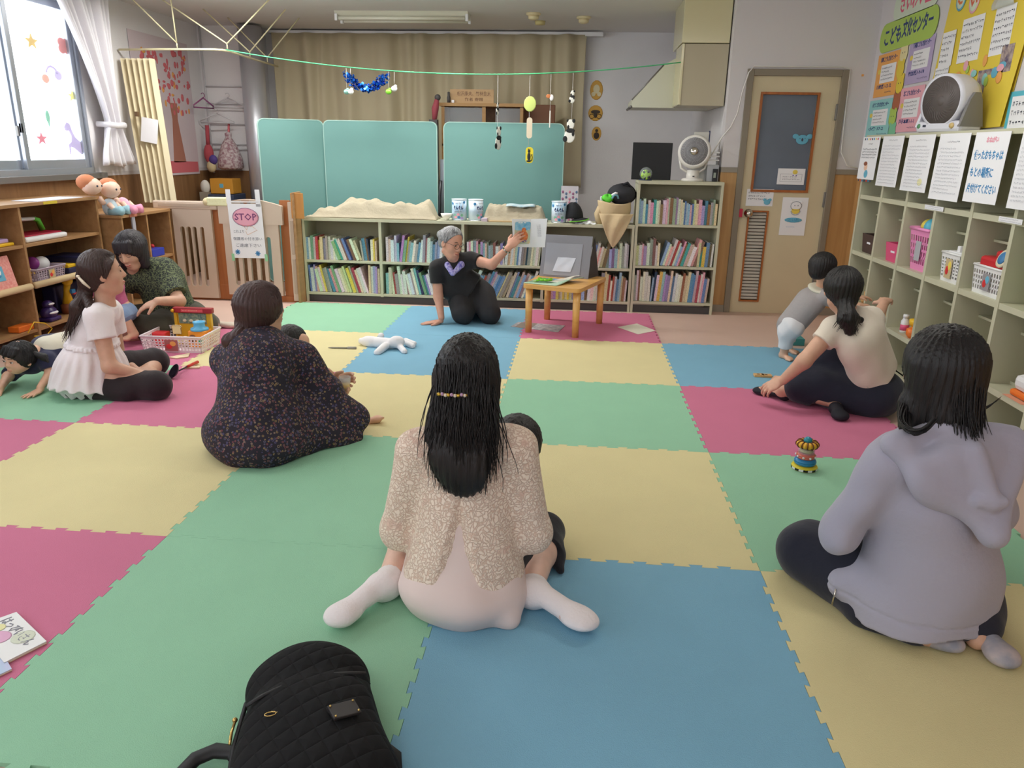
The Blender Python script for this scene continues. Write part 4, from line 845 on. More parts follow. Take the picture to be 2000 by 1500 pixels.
b = MB(); b.box((-.13, -.105, -.06), (.13, .105, 0), mat('pink_gingham', (226, 140, 132), .6, rgb2=(236, 170, 160), vary=.1, vscale=70), M, bev=.004); b.build('box', r); b = MB(); b.box((-.045, -.045, .001), (.045, .045, .003), m_sky, M); b.ball((0, .01, .003), (.024, .022, .002), m_paper, M); b.ball((-.01, -.012, .003), (.028, .012, .002), m_blue, M); b.build('picture', r)
b = MB(); b.box((SX-.2, 2.16, .656), (SX-.04, 2.40, .675), mat('toy_yellow', (242, 196, 40), .4), bev=.005); b.box((SX-.19, 2.18, .675), (SX-.06, 2.38, .70), mat('toy_lilac', (196, 170, 220), .4), bev=.006); tag(b.build('toy_tray'), 'yellow and lilac toy tray at the picture edge on the birch shelf', 'toy')
r = thing('giraffe_toy', 'small yellow giraffe toy standing in the long birch shelf', 'toy', sh(2.86, .10, .10)); gy = 2.93; myl = mat('toy_yellow', (242, 196, 40), .4)
b = MB(); b.ball((SX-.10, gy, .335), (.035, .042, .035), myl); b.tube([(SX-.10, gy, .33), (SX-.11, gy-.01, .26), (SX-.11, gy-.01, .17)], [.025, .02, .04], myl)
for s in (-.015, .015): b.tube([(SX-.10+s, gy, .36), (SX-.10+s, gy-.01, .385)], .005, myl, 5); b.ball((SX-.10+s, gy-.01, .388), .008, mat('toy_orange', (238, 120, 40), .4))
b.build('body', r); b = MB(); b.lathe([(.05, .0), (.055, .06), (.03, .08)], mat('toy_brown', (140, 80, 50), .5), TR((SX-.11, gy-.01, .10))); b.build('base', r); b = MB(); b.box((SX-.08, gy-.02, .245), (SX-.06, gy+.02, .275), m_blue, bev=.004); b.box((SX-.078, gy-.0, .235), (SX-.06, gy+.03, .25), m_red, bev=.004); b.build('collar', r)
r = thing('purple_toy', 'dark purple and white rounded toy low in the long birch shelf', 'toy', sh(2.66, .10, .08)); mpu = mat('toy_deep_purple', (56, 36, 96), .4)
b = MB(); b.ball((SX-.08, 2.66, .155), (.05, .065, .05), mpu); b.ball((SX-.08, 2.66, .215), (.035, .04, .03), mpu); b.box((SX-.13, 2.60, .101), (SX-.03, 2.72, .13), mpu, bev=.01); b.build('body', r); b = MB(); b.ball((SX-.045, 2.66, .16), (.02, .045, .012), m_white); b.ball((SX-.05, 2.66, .22), (.01, .03, .008), m_white); b.build('white_trim', r)
b = MB(); b.box((SX-.3, 3.0, .42), (SX-.02, 3.22, .50), mat('toy_navy', (40, 44, 84), .5), bev=.01); b.box((SX-.26, 2.86, .101), (SX-.16, 3.2, .30), mat('toy_navy', (40, 44, 84), .5), bev=.01); tag(b.build('navy_toy_box'), 'dark navy toy boxes in the shadow behind the giraffe toy', 'box')
b = MB(); b.tube([(SX+.02, 2.30, .10), (SX+.03, 2.36, .16), (SX+.03, 2.46, .13), (SX+.03, 2.52, .08), (SX+.04, 2.44, .05), (SX+.03, 2.34, .07)], .004, mat('toy_yellow', (242, 196, 40), .4), 5); b.box((SX-.10, 2.28, .101), (SX-.02, 2.42, .14), mat('toy_orange', (238, 120, 40), .4), bev=.006); tag(b.build('string_toy'), 'yellow looped string toy above the crawling toddler', 'toy')
b = MB(); b.box((SX-.18, 2.62, .9155), (SX+.0, 3.10, .9185), mat('paper_bluish', (214, 220, 236), .6), TR((0, 0, 0))); tag(b.build('paper_sheet'), 'pale bluish papers lying on top of the long birch shelf', 'paper')
b = MB(); b.box((SX+.012, 2.66, .895), (SX+.0135, 2.80, .913), mat('tape_yellow', (214, 190, 60), .6)); tag(b.build('tape_strip'), 'strip of yellow tape on the long birch shelf edge', 'tape')
# corner shelf contents
r = thing('blue_crate_toy', 'blue crate with an orange knob in the lower corner shelf', 'toy', (-3.12, 3.82, .40)); b = MB(); b.box((-3.24, 3.71, .401), (-3.08, 3.90, .465), mat('toy_blue', (54, 70, 180), .4), bev=.005); b.build('crate', r); b = MB(); b.ball((-3.16, 3.79, .485), .025, mat('toy_orange', (238, 120, 40), .4)); b.ball((-3.16, 3.86, .475), .018, m_red); b.build('knobs', r)
b = MB(); b.lathe([(.05, 0), (.055, .12), (.04, .15)], mat('toy_dusk', (120, 90, 130), .5), TR((-3.34, 3.80, .401))); b.lathe([(.055, .15), (.055, .17), (0, .175)], m_pinkp, TR((-3.34, 3.80, .401))); tag(b.build('lidded_jar'), 'dim violet jar with a pink lid at the back of the corner shelf', 'jar')
b = MB(); M = frame((-3.40, 3.90, .60), (.3, 1, 0), (0, 0, 1)); b.box((-.09, -.07, 0), (.09, .07, .004), m_paper, M); b.box((-.07, -.05, .004), (.07, .05, .005), mat('photo_violet', (70, 60, 110), .4), M); tag(b.build('framed_photo'), 'small dark photo with a white border in the corner shelf', 'picture')
b = MB(); M = TR((-3.02, 3.90, .005), rz=0); b.box((-3.06-.02, 3.70, .008), (-3.05, 3.99, .26), m_wood); tag(b.build('wood_flap'), 'small birch panel standing at the foot of the corner shelf', 'panel')
b = MB(); b.box((-3.062, 3.40, .752), (-3.042, 3.50, .778), mat('corner_guard', (190, 120, 96), .6), bev=.003); b.box((-3.056, 3.43, .55), (-3.046, 3.47, .752), mat('tape_grey', (170, 170, 180), .5)); tag(b.build('corner_tape'), 'brown and grey tape on the corner shelf edge above the leafy shirt', 'tape')
b = MB(); b.box((-3.16, 3.50, .7755), (-3.07, 3.58, .777), m_paper, TR((0, 0, 0))); tag(b.build('paper_slip'), 'small white slip beside the doll on the corner shelf', 'paper')
# two dolls
def doll(label, head, body_c, hair_c, top_c, leg_c, side):
 r = thing('baby_doll', label, 'doll', body_c); sk = mat('doll_skin', (240, 206, 186), .5)
 h = Vector(head); bc = Vector(body_c)
 b = MB(); b.ball(h, (.070, .076, .064), sk); b.tube([h.lerp(bc, .4), h.lerp(bc, .62)], .02, sk); b.build('head', r)
 b = MB(); b.ball(h+Vector((-.024, -.015*side, .026)), (.068, .073, .058), mat('doll_hair', hair_c, .7)); b.build('hair', r)
 b = MB(); b.ball(bc+Vector((.0, 0, .05)), (.055, .05, .07), mat('doll_top_%d' % top_c[0], top_c, .8)); b.tube([bc+Vector((.02, -.04, .08)), bc+Vector((.07, -.05, .03))], [.02, .017], sk); b.tube([bc+Vector((.02, .04, .08)), bc+Vector((.07, .05, .03))], [.02, .017], sk); b.build('dress', r)
 for s in (-1, 1):
  b = MB(); b.tube([bc+Vector((.02, s*.03, .02)), bc+Vector((.09, s*.045, .03)), bc+Vector((.12, s*.05, .035))], [.034, .032, .036], mat('doll_legs_%d' % leg_c[0], leg_c, .8)); b.build('leg', r)
 b = MB()
 for s in (-1, 1): b.ball(h+Vector((.062, s*.026, .002)), .008, m_ink)
 b.ball(h+Vector((.060, 0, -.022)), (.004, .012, .004), m_red); b.build('face_features', r)
 return r
doll('baby doll with orange-brown hair and pale blue legs, leaning on the other doll', (-3.20, 3.22, .93+.06), (-3.16, 3.35, .776), (206, 130, 90), (196, 214, 226), (156, 196, 210), 1)
doll('baby doll in a pink and white dress with pink legs on the corner shelf', (-3.15, 3.37, .96), (-3.14, 3.49, .776), (190, 116, 84), (236, 186, 206), (240, 160, 190), -1)
# ------------------------------------------------------------------ safety gate
m_gate = mat('gate_plastic', (206, 186, 168), .4); m_gwood = wood('gate_wood', (184, 116, 66), (162, 96, 52), 'Z', 2)
GYp = 4.03
r = thing('safety_gate', 'beige plastic safety gate with slotted panels closing the gap beside the low bookcase', 'gate', (-2.5, GYp, 0))
def slotted(x0, x1, z0, z1, slots, y=GYp, nm='slotted_panel', th=.03, m=m_gate):
 """panel with oblong through-slots: stiles and rails, rounded slot ends"""
 b = MB(); sz0, sz1 = z0+.13*(z1-z0), z1-.22*(z1-z0); xs = [x0]+[v for s in slots for v in s]+[x1]
 b.box((x0, y-th/2, z0), (x1, y+th/2, sz0), m); b.box((x0, y-th/2, sz1), (x1, y+th/2, z1), m)
 for a, c in zip(xs[::2], xs[1::2]): b.box((a, y-th/2, sz0), (c, y+th/2, sz1), m)
 for a, c in slots:
  w = (c-a)/2; cx = (a+c)/2
  for zc, sg in ((sz1, 1), (sz0, -1)):
   K = 8; arc = [(cx+w*math.cos(math.pi*k/K), zc-sg*w+sg*w*math.sin(math.pi*k/K)) for k in range(K+1)]
   for k in range(K):
    p, q = arc[k], arc[k+1]; vs = []
    for yy2 in (y-th/2, y+th/2): vs += [(p[0], yy2, p[1]), (q[0], yy2, q[1]), (q[0], yy2, zc), (p[0], yy2, zc)]
    b.add(vs, [(0, 1, 2, 3), (7, 6, 5, 4), (0, 4, 5, 1)], m)
 return b.build(nm, r)
slotted(-3.04, -2.70, .02, .80, [(-2.985, -2.945), (-2.93, -2.89), (-2.875, -2.84), (-2.81, -2.775)]);
b = MB(); b.box((-3.2, GYp-.022, .77), (-2.64, GYp+.022, .84), m_gate, bev=.012); b.box((-3.15, GYp-.026, .79), (-2.70, GYp-.02, .82), mat('gate_groove', (186, 166, 148), .5), bev=.003); b.build('top_rail', r)
b = MB(); b.box((-3.2, GYp+.02, 0), (-1.98, GYp+.05, .05), m_gwood); b.box((-2.70, GYp+.02, 0), (-2.62, GYp+.05, .84), m_gwood); b.box((-2.72, GYp+.018, .0), (-2.50, GYp+.05, .14), m_gwood, bev=.01); b.box((-2.12, GYp+.03, 0), (-2.03, GYp+.05, .86), m_gwood); b.build('wooden_post', r)
slotted(-2.60, -2.12, .06, .70, [(-2.53, -2.49), (-2.455, -2.415), (-2.385, -2.335), (-2.305, -2.265), (-2.235, -2.195)], GYp-.01, 'gate_door')
b = MB(); pts = []
for k in range(13):
 u = k/12; pts.append((-2.63+.55*u, .70));
top = [(-2.63+.55*k/12, .80+.065*math.sin(math.pi*(.12+.8*k/12))) for k in range(13)]
poly = [(-2.63, .66)]+top+[(-2.08, .66)]; b.prism(poly, -.018, .018, m_gate, Matrix(((1, 0, 0, 0), (0, 0, 1, GYp-.01), (0, 1, 0, 0), (0, 0, 0, 1)))); b.build('arched_top', r)
b = MB(); b.add([(-2.44, GYp-.032, .85), (-2.33, GYp-.032, .85), (-2.385, GYp-.032, .765)], [(0, 1, 2)], mat('latch_grey', (150, 144, 136), .5)); b.add([(-2.42, GYp-.034, .853), (-2.35, GYp-.034, .853), (-2.385, GYp-.034, .82)], [(0, 1, 2)], m_gwood); b.build('latch_triangle', r)
slotted(-2.03, -1.975, .02, .85, [], GYp-.005, 'end_panel');
b = MB(); b.box((-2.02, GYp-.024, .42), (-1.99, GYp-.018, .70), mat('gate_groove', (186, 166, 148), .5), bev=.003); b.box((-2.02, GYp-.024, .08), (-1.99, GYp-.018, .38), mat('gate_groove', (186, 166, 148), .5), bev=.003); b.build('end_panel_groove', r)
b = MB(); b.box((-2.72, GYp-.035, .805), (-2.545, GYp+.03, .875), mat('pale_tape', (226, 224, 180), .6, bump=.5, bscale=30), bev=.01); b.ball((-2.73, GYp-.01, .835), (.03, .03, .035), mat('pale_tape2', (206, 190, 150), .7)); tag(b.build('cloth_wrap'), 'pale yellow padding taped round the joint of the gate rail', 'padding')
b = MB(); b.box((-1.975, GYp-.06, 0), (-1.955, GYp+.10, .93), m_wood, bev=.002); b.box((-1.99, GYp-.05, .72), (-1.885, GYp-.035, .925), wood('board_orange', (206, 146, 78), (190, 128, 64), 'Z', 2), bev=.002); tag(b.build('end_board'), 'upright light wood board between the gate and the low bookcase', 'board')
# stop sign
r = thing('stop_sign', 'white handwritten sign reading STOP in a pink bubble, taped to the gate', 'sign', (-2.38, GYp-.05, .6)); M = frame((-2.385, GYp-.045, .605), (1, 0, .01), (0, -.02, 1))
b = MB(); b.box((-.145, -.225, -.001), (.145, .225, 0), m_paper, M); b.box((-.15, .225, -.001), (-.11, .34, 0), m_paper, M); b.box((.10, .20, -.001), (.14, .34, 0), m_paper, M); b.box((-.12, .235, -.001), (.12, .245, 0), m_paper, M); b.build('paper', r)
b = MB(); b.ball((0, .115, .0004), (.112, .075, .0012), mat('bubble_pink', (236, 170, 190), .7), M); b.tube([M @ Vector((.112*math.cos(a*.3), .115+.075*math.sin(a*.3), .0015)) for a in range(22)], .0016, mat('pen_purple', (120, 60, 110), .6), 4); b.tube([M @ Vector(p) for p in [(-.03, .05, .0012), (0, .01, .0012), (.01, .045, .0012), (.05, .04, .0012), (.09, .01, .0012), (0, -.03, .0012), (-.01, .0, .0012)]], .0012, mO, 4); b.build('speech_bubble', r)
b = MB(); text_into(b, 'STOP', .078, mat('pen_purple', (120, 60, 110), .6), M @ Matrix.Translation((0, .115, .0022)), bold=.001, width=.19); text_into(b, 'これより', .032, m_inkg, M @ Matrix.Translation((-.07, -.005, .001)), width=.09); text_into(b, '保護者の付き添い', .030, m_inkg, M @ Matrix.Translation((0, -.065, .001)), width=.25); text_into(b, 'ご遠慮下さい', .032, m_inkg, M @ Matrix.Translation((0, -.12, .001)), width=.22); b.build('lettering', r)
b = MB()
for cx, cy in ((-.10, -.175), (.075, -.185)):
 for k in range(4): a = k*math.pi/4; b.box((-.022, -.004, 0), (.022, .004, .0012), m_blue, M @ Matrix.Translation((cx, cy, 0)) @ Matrix.Rotation(a, 4, 'Z'))
b.build('snowflake_marks', r); b = MB()
for s in (-1, 1): b.box((s*.145-.012, -.25, -.0005), (s*.145+.012, -.19, .002), mat('tape_green', (150, 206, 160), .5), M)
b.build('green_tape', r)
# ------------------------------------------------------------------ white window curtain, folding partition, curtain rail
m_cloth = mat('curtain_white', (232, 230, 236), .85, bump=.2, bscale=200, sheen=.3); m_accord = mat('partition_cream', (222, 210, 178), .6)
r = thing('window_curtain', 'white curtain gathered with a tieback at the window end', 'curtain', (XL+.12, 3.86, 1.1))
def wc(u, v):
 z = 2.42+(1.115-2.42)*v; tie = 1.44;
 if z > tie: t = (z-tie)/(2.42-tie); y0 = 3.96-(3.96-3.45)*t**1.3; y1 = 4.16+.02*t
 else: t = (tie-z)/(tie-1.115); y0 = 3.96-.12*math.sin(t*1.5); y1 = 4.16+.16*t
 y = y0+(y1-y0)*u; am = .035*(.5+.6*abs(z-tie));
 return (XL+.10+am*math.sin(u*52+math.sin(v*4))+.02*math.sin(u*17+1), y, z+.015*math.sin(u*9)*v)
b = MB(); b.grid(wc, 130, 40, m_cloth, thick=.003); b.build('cloth', r)
b = MB(); b.tube([(XL+.02, 4.17, 1.45), (XL+.155, 4.14, 1.435), (XL+.17, 4.0, 1.43), (XL+.14, 3.95, 1.435), (XL+.02, 3.96, 1.44)], .014, m_cloth, 8, flat=1.6); b.build('tieback', r)
r = thing('window_curtain', 'white curtain bunched at the far end of the long window, out of the picture', 'curtain', (XL+.12, .2, 1.1)); bpy.data.objects.remove(r)
r = thing('folding_partition', 'cream accordion folding partition pushed half closed beside the window', 'partition', (-3.3, 4.3, .8))
def acc(u, v):
 z = 1.98+(.80-1.98)*v; x = -3.56+.30*u+.13*v*(1-u*.1); return (x, 4.40-.12*v, z)
b = MB(); n = 12
for k in range(n):
 u0, u1 = k/n, (k+1)/n; q0 = .026*(-1)**k; A = lambda u, v, q: (acc(u, v)[0], 4.40+q-.12*v, acc(u, v)[2]); vs = [A(u0, 0, q0), A(u1, 0, -q0), A(u1, 1, -q0), A(u0, 1, q0)]; o = Vector((0, .004, 0)); b.add([Vector(p) for p in vs]+[Vector(p)+o for p in vs], [(0, 3, 2, 1), (4, 5, 6, 7), (0, 1, 5, 4), (2, 3, 7, 6), (1, 2, 6, 5), (3, 0, 4, 7)], m_accord)
b.build('pleated_panel', r)
b = MB(); p0, p1 = Vector(acc(.30, .40)), Vector(acc(.34, .55)); b.box((-.012, -.03, -.02), (.012, .0, .02), mat('latch_brown', (110, 84, 60), .5), TR(Vector(acc(.36, .38))+Vector((0, -.04, 0)))); b.build('latch', r)
b = MB(); M = frame((-3.31, 4.30, 1.40), (1, .1, -.18), (.12, 0, 1)); b.box((-.07, -.10, 0), (.07, .10, .0015), m_paper, M); tag(b.build('blank_sheet'), 'blank white sheet pinned by the gathered white curtain', 'paper')
m_rail = mat('rail_cream', (222, 214, 176), .4)
r = thing('curtain_rail', 'cream L-shaped curtain rail hung from the ceiling by V-shaped rods', 'rail', (-2.9, 4.4, 2.05))
rp = [(-3.56, 4.42), (-3.2, 4.38), (-2.85, 4.36), (-2.70, 4.36), (-2.64, 4.40), (-2.62, 4.48), (-2.64, 4.8), (-2.66, 5.2), (-2.68, 5.7)]
b = MB(); b.tube([(x, y, 2.05) for x, y in rp], .013, m_rail, 8, flat=.7); b.build('rail_bar', r)
for vx, vy, dx in ((-3.02, 4.37, (-.30, -.16, .04, -.10)), (-2.60, 4.40, (-.55, 0, .42, -.02)), (-2.64, 4.95, (-.40, 0, .36, .0)), (-2.66, 5.40, (-.36, 0, .34, 0))):
 b = MB(); b.tube([(vx, vy, 2.06), (vx, vy, 2.10)], .005, m_rail, 6); b.tube([(vx, vy, 2.10), (vx+dx[0], vy+dx[1], H)], .006, m_rail, 6); b.tube([(vx, vy, 2.10), (vx+dx[2], vy+dx[3], H)], .006, m_rail, 6); b.build('hanger_rod', r)
# ------------------------------------------------------------------ things on the far left wall
r = thing('tree_drawing', 'large paper with a red-leaved tree painted on it, on the far left wall', 'drawing', (XL, 5.2, 1.6));
M = frame((XL+.006, 5.12, 1.62), (0, 1, 0), (0, 0, 1)); mdr = mat('drawing_paper', (214, 200, 206), .8)
b = MB(); b.box((-.52, -.62, 0), (.52, .62, .002), mdr, M); b.build('paper', r)
R = random.Random(3); b = MB(); mrl = mat('leaf_red', (214, 110, 118), .8); mrb = mat('trunk_paint', (176, 118, 100), .8)
b.prism([(.02, -.50), (.26, -.50), (.18, -.1), (.20, .05), (.06, .05), (.08, -.1)], .002, .003, mrb, M)
for k in range(120): b.ball((R.uniform(-.35, .48), R.uniform(-.05, .55), .0025), (R.uniform(.012, .035), R.uniform(.012, .04), .001), mrl if R.random() < .8 else mO, M, 8, 5)
b.prism([(-.35, -.60), (.5, -.60), (.5, -.50), (-.35, -.48)], .002, .003, mrl, M); b.build('paint_marks', r)
r = thing('hanging_rack', 'white wire rack with coat hangers and bags on the far corner wall', 'rack', (-3.25, 5.86, 1.4)); mwh = mat('rack_white', (206, 204, 208), .5)
b = MB(); BY = 5.885
for x in (-3.54, -3.12): b.tube([(x, BY-.01, 2.44), (x+.01, BY-.01, 1.0)], .010, mwh, 6)
for z in (1.87, 1.70, 1.5, 1.3, 1.25): b.tube([(-3.54, BY-.012, z), (-3.12, BY-.012, z)], .006, mwh, 6)
b.build('wire_frame', r)
b = MB(); b.box((-3.08, BY-.012, 0.9), (-2.99+.0, BY, 2.0), mat('panel_lightgrey', (190, 190, 196), .6)); tag(b.build('wall_panel'), 'narrow pale panel on the wall between the rack and the steel pipe', 'panel')
def hanger(c, ang, m, lb, w=.17):
 M = TR(c, rx=90, rz=ang); b = MB(); b.tube([M @ Vector(p) for p in [(0, .02, 0), (-w, -.055, 0), (-w, -.075, 0), (w, -.075, 0), (w, -.055, 0), (0, .02, 0)]], .007, m, 6); b.tube([M @ Vector((.022*math.cos(a), .045+.022*math.sin(a), 0)) for a in [-1.57+.6*k for k in range(8)]], .004, m, 5); tag(b.build('coat_hanger'), lb, 'hanger')
p = at(443, 195, y=5.8); hanger((p.x, 5.82, p.z), 0, mwh, 'white plastic coat hanger, the higher one, on the wire rack')
p = at(420, 225, y=5.7); hanger((p.x, 5.74, p.z), 8, mwh, 'white plastic coat hanger, the lower one, on the wire rack')
p = at(395, 195, y=5.6); hanger((p.x, 5.62, p.z), 70, mat('hanger_purple', (150, 80, 130), .5), 'purple coat hanger turned sideways on the rack', .13)
b = MB(); p = at(448, 300, y=5.75); b.lathe([(.10, -.16), (.13, -.14), (.125, -.05), (.08, .08), (.03, .16), (.035, .20), (0, .22)], mat('bag_floral', (206, 196, 196), .85, rgb2=(150, 110, 120), vary=.3, vscale=45), TR((p.x, 5.76, p.z))); b.tube([(p.x, 5.76, p.z+.15), (p.x, 5.80, p.z+.3)], .012, mrl, 5); tag(b.build('drawstring_bag'), 'pale drawstring bag with small floral pattern hanging on the rack', 'bag')
b = MB(); p = at(408, 300, y=5.7); b.ball((p.x, 5.7, p.z), (.05, .04, .10), mat('bag_red', (176, 74, 84), .8)); b.ball((p.x+.05, 5.68, p.z-.06), (.045, .03, .05), mat('bag_purple', (84, 66, 140), .7)); b.ball((p.x+.02, 5.69, p.z-.13), (.05, .04, .06), mat('bag_mix', (206, 190, 150), .8)); b.tube([(p.x, 5.7, p.z+.08), (p.x+.01, 5.7, p.z+.28)], .02, mat('bag_red', (176, 74, 84), .8), 6); tag(b.build('hanging_bundle'), 'bundle of red and purple bags hanging on the rack', 'bag')
b = MB(); p = at(441, 362, y=5.6); b.box((p.x-.12, 5.5, p.z-.08), (p.x+.12, 5.7, p.z+.07), mat('box_orange', (206, 146, 50), .6), bev=.004); b.box((p.x-.02, 5.498, p.z-.02), (p.x+.02, 5.50, p.z+.02), m_sky); tag(b.build('orange_box'), 'orange box with a small blue label behind the gate', 'box')
b = MB(); b.box((p.x-.13, 5.45, .5), (p.x+.14, 5.75, p.z-.085), mat('box_navy', (60, 70, 96), .6), bev=.006); tag(b.build('navy_crate'), 'dark blue crate under the orange box behind the gate', 'crate')
b = MB(); p = at(401, 365, y=5.5); b.ball((p.x, 5.5, p.z), (.05, .04, .07), mat('bag_white', (214, 212, 204), .6)); b.box((p.x-.05, 5.46, 0), (p.x+.05, 5.54, p.z-.05), m_trim); tag(b.build('plastic_bag'), 'small white plastic bag on a post behind the gate', 'bag')
b = MB(); b.box((-3.3, 5.0, 0), (-2.5, 5.4, .62), m_woodd, bev=.006); tag(b.build('low_cabinet'), 'dark brown low cupboard seen through the gate slots', 'cupboard')
# ================================================================== THINGS ON THE BOOKCASES
BT = .7205
m_linen = mat('linen_beige', (178, 168, 146), .9, bump=.5, bscale=40)
def heap(name, label, x0, x1, y0, y1, z, hfn, m, cat='cloth', thick=.004, nu=60, nv=24):
 b = MB(); b.grid(lambda u, v: (x0+(x1-x0)*u, y0+(y1-y0)*v, z+hfn(u, v)), nu, nv, m, thick=thick); return tag(b.build(name), label, cat)
def smooth(x): x = max(0, min(1, x)); return x*x*(3-2*x)
def h1(u, v):
 prof = smooth((u-.02)/.38)*smooth((1-u)/.10)*(.11+.015*math.sin(u*7)); side = smooth(v/.25)*smooth((1-v)/.25)
 return .006+side*prof*(.85+.15*math.sin(u*11+v*5))+side*(.03*smooth(u/.1)*smooth((1-u)/.05))+(.012*math.sin(u*31+v*9+2*math.sin(v*7))+.010*math.sin(u*17-v*21)+.006*math.sin(u*53+v*30))*side
heap('linen_cloth', 'long beige linen cloth heaped over toys on the low bookcase by the gate', -1.93, -.80, 4.115, 4.395, BT, h1, m_linen)
def h2(u, v):
 side = smooth(v/.2)*smooth((1-v)/.2); return .004+.125*side*smooth(u/.10)*smooth((1-u)/.12)*(1-.12*u)+(.008*math.sin(u*23+v*9)+.006*math.sin(u*41-v*17))*side
heap('linen_cloth', 'shorter beige linen bundle between the milk powder cans', -.425, .125, 4.13, 4.38, BT, h2, m_linen)
b = MB(); b.grid(lambda u, v: (-.22+.24*u, 4.15+.16*v, BT+.130+.012*math.sin(v*3)+.004*math.sin(u*9)), 10, 8, mat('printed_cloth', (196, 206, 204), .8, rgb2=(150, 180, 196), vary=.2, vscale=25), thick=.008); tag(b.build('folded_cloth'), 'folded pale blue printed cloth lying on the shorter linen bundle', 'cloth')
b = MB(); b.box((-.36, 4.105, BT), (-.04, 4.20, BT+.012), mat('tray_tan', (186, 160, 120), .6), bev=.003); b.box((-.42, 4.11, BT+.0), (-.37, 4.16, BT+.03), mat('sachet_lilac', (196, 180, 196), .6), bev=.005); tag(b.build('flat_tray'), 'thin tan tray edge in front of the shorter linen bundle', 'tray')
m_can = mat('can_pale_blue', (170, 204, 232), .25, rgb2=(222, 234, 244), vary=.1, vscale=9); m_canr = mat('can_rim', (206, 212, 220), .25, metal=.7)
def can(px, lb, rot=0):
 p = at(px, 405, y=4.20); x = p.x; r = thing('milk_powder_can', lb, 'can', (x, 4.20, BT)); R0 = .062; Hc = .175
 b = MB(); b.lathe([(R0, .004), (R0, Hc-.004)], m_can, TR((x, 4.20, BT)), 32); b.build('can_body', r)
 b = MB(); b.lathe([(R0-.004, 0), (R0+.002, .002), (R0+.002, .006), (R0, .008)], m_canr, TR((x, 4.20, BT)), 32); b.build('bottom_rim', r); b = MB(); b.lathe([(R0, Hc-.008), (R0+.002, Hc-.004), (R0+.002, Hc), (R0-.004, Hc+.001), (0, Hc-.002)], mat('can_lid', (222, 232, 240), .3), TR((x, 4.20, BT)), 32); b.build('lid', r)
 def wrap(mb, fn, m_, body=None, size=.03, u=0, zc=0, bold=.0015, width=None):
  t = MB(); text_into(t, body, size, m_, Matrix.Identity(4), bold=bold, width=width)
  vs = [(x+(R0+.0012)*math.sin(v[0]/R0+rot+u), 4.20-(R0+.0012)*math.cos(v[0]/R0+rot+u), BT+zc+v[1]) for v in t.v]; mb.add(vs, t.f, m_)
 def blob(mb, u, zc, ru, rz, m_, off=.0008):
  n = 14; mb.add([(x+(R0+off)*math.sin((ru*math.cos(6.283*k/n))/R0+rot+u), 4.20-(R0+off)*math.cos((ru*math.cos(6.283*k/n))/R0+rot+u), BT+zc+rz*math.sin(6.283*k/n)) for k in range(n)], [tuple(range(n))], m_)
 b = MB(); blob(b, 0, .115, .045, .045, m_paper, .0005); wrap(b, None, m_navyink, 'ぐんぐん', .036, 0, .105, .002, .082); wrap(b, None, m_inkg, 'フォローアップ', .011, 0, .142, .0005, .05); wrap(b, None, m_inkg, '鉄分 カルシウム', .010, 0, .075, .0004, .06)
 for k, (uu, zz, mq) in enumerate([(0, .052, m_pinkp), (-.5, .045, mat('can_leaf', (120, 176, 150), .5)), (.5, .045, mat('can_leaf', (120, 176, 150), .5)), (.1, .028, m_blue), (-.35, .03, m_pinkp), (-.9, .14, m_blue), (.85, .15, m_blue), (.5, .02, mat('can_lilac', (170, 150, 210), .5)), (1.5, .1, mat('can_leaf', (120, 176, 150), .5))]): blob(b, uu, zz, .012, .011, mq, .001+.0001*k)
 b.build('can_print', r)
can(897, 'pale blue milk powder can beside the white bowl, first from the bowl'); can(929.5, 'pale blue milk powder can turned to its side label, touching the linen bundle', .9); can(1092, 'pale blue milk powder can beside the black cap')
p = at(872, 415, y=4.17); b = MB(); b.lathe([(.020, 0), (.021, .010), (.038, .028), (.050, .055), (.047, .055), (.034, .030), (0, .014)], mat('bowl_china', (240, 238, 230), .25), TR((p.x, 4.17, BT)), 28); tag(b.build('rice_bowl'), 'small white footed bowl above the reader on the low bookcase', 'bowl')
# hats and bags near the tall bookcase
p = at(1118, 410, y=4.2)
def dome(cx, cy, rx, ry, h):
 return lambda u, v: (cx+rx*math.cos(u*6.283)*math.sin(v*1.57), cy+ry*math.sin(u*6.283)*math.sin(v*1.57), BT+.035+h*math.cos(v*1.57)+.006*math.sin(u*19))
r = thing('black_hat', 'crumpled black cap with a lime green trim on the low bookcase', 'hat', (p.x, 4.2, BT)); mck = mat('cap_black', (30, 32, 36), .85)
b = MB(); b.grid(dome(p.x+.005, 4.24, .085, .09, .125), 26, 10, mck, thick=.003); b.build('crown', r); b = MB(); b.grid(lambda u, v: (p.x+.02+.115*v*math.cos(-1.9+2.0*u), 4.20+.11*v*math.sin(-1.9+2.0*u), BT+.036-.02*v+.02*u), 14, 5, mck, thick=.003); b.build('brim', r)
b = MB(); b.tube([(p.x+.02+.118*math.cos(-1.9+2.0*u), 4.20+.112*math.sin(-1.9+2.0*u), BT+.018+.02*u) for u in [k/12 for k in range(13)]], .004, mat('trim_lime', (120, 214, 60), .6), 6); b.build('green_trim', r)
heap('white_towel', 'small white towel under the black cap brim', p.x+.03, p.x+.20, 4.115, 4.19, BT, lambda u, v: .004+.022*math.sin(u*3.1)*math.sin(v*3.1)+.004*math.sin(u*20), mat('towel_white', (232, 234, 238), .9), nu=20, nv=8)
m_tote = mat('tote_tan', (206, 182, 144), .85, bump=.4, bscale=30)
r = thing('canvas_tote', 'tan canvas bag slumped on the low bookcase end with one corner hanging', 'bag', (.70, 4.2, BT))
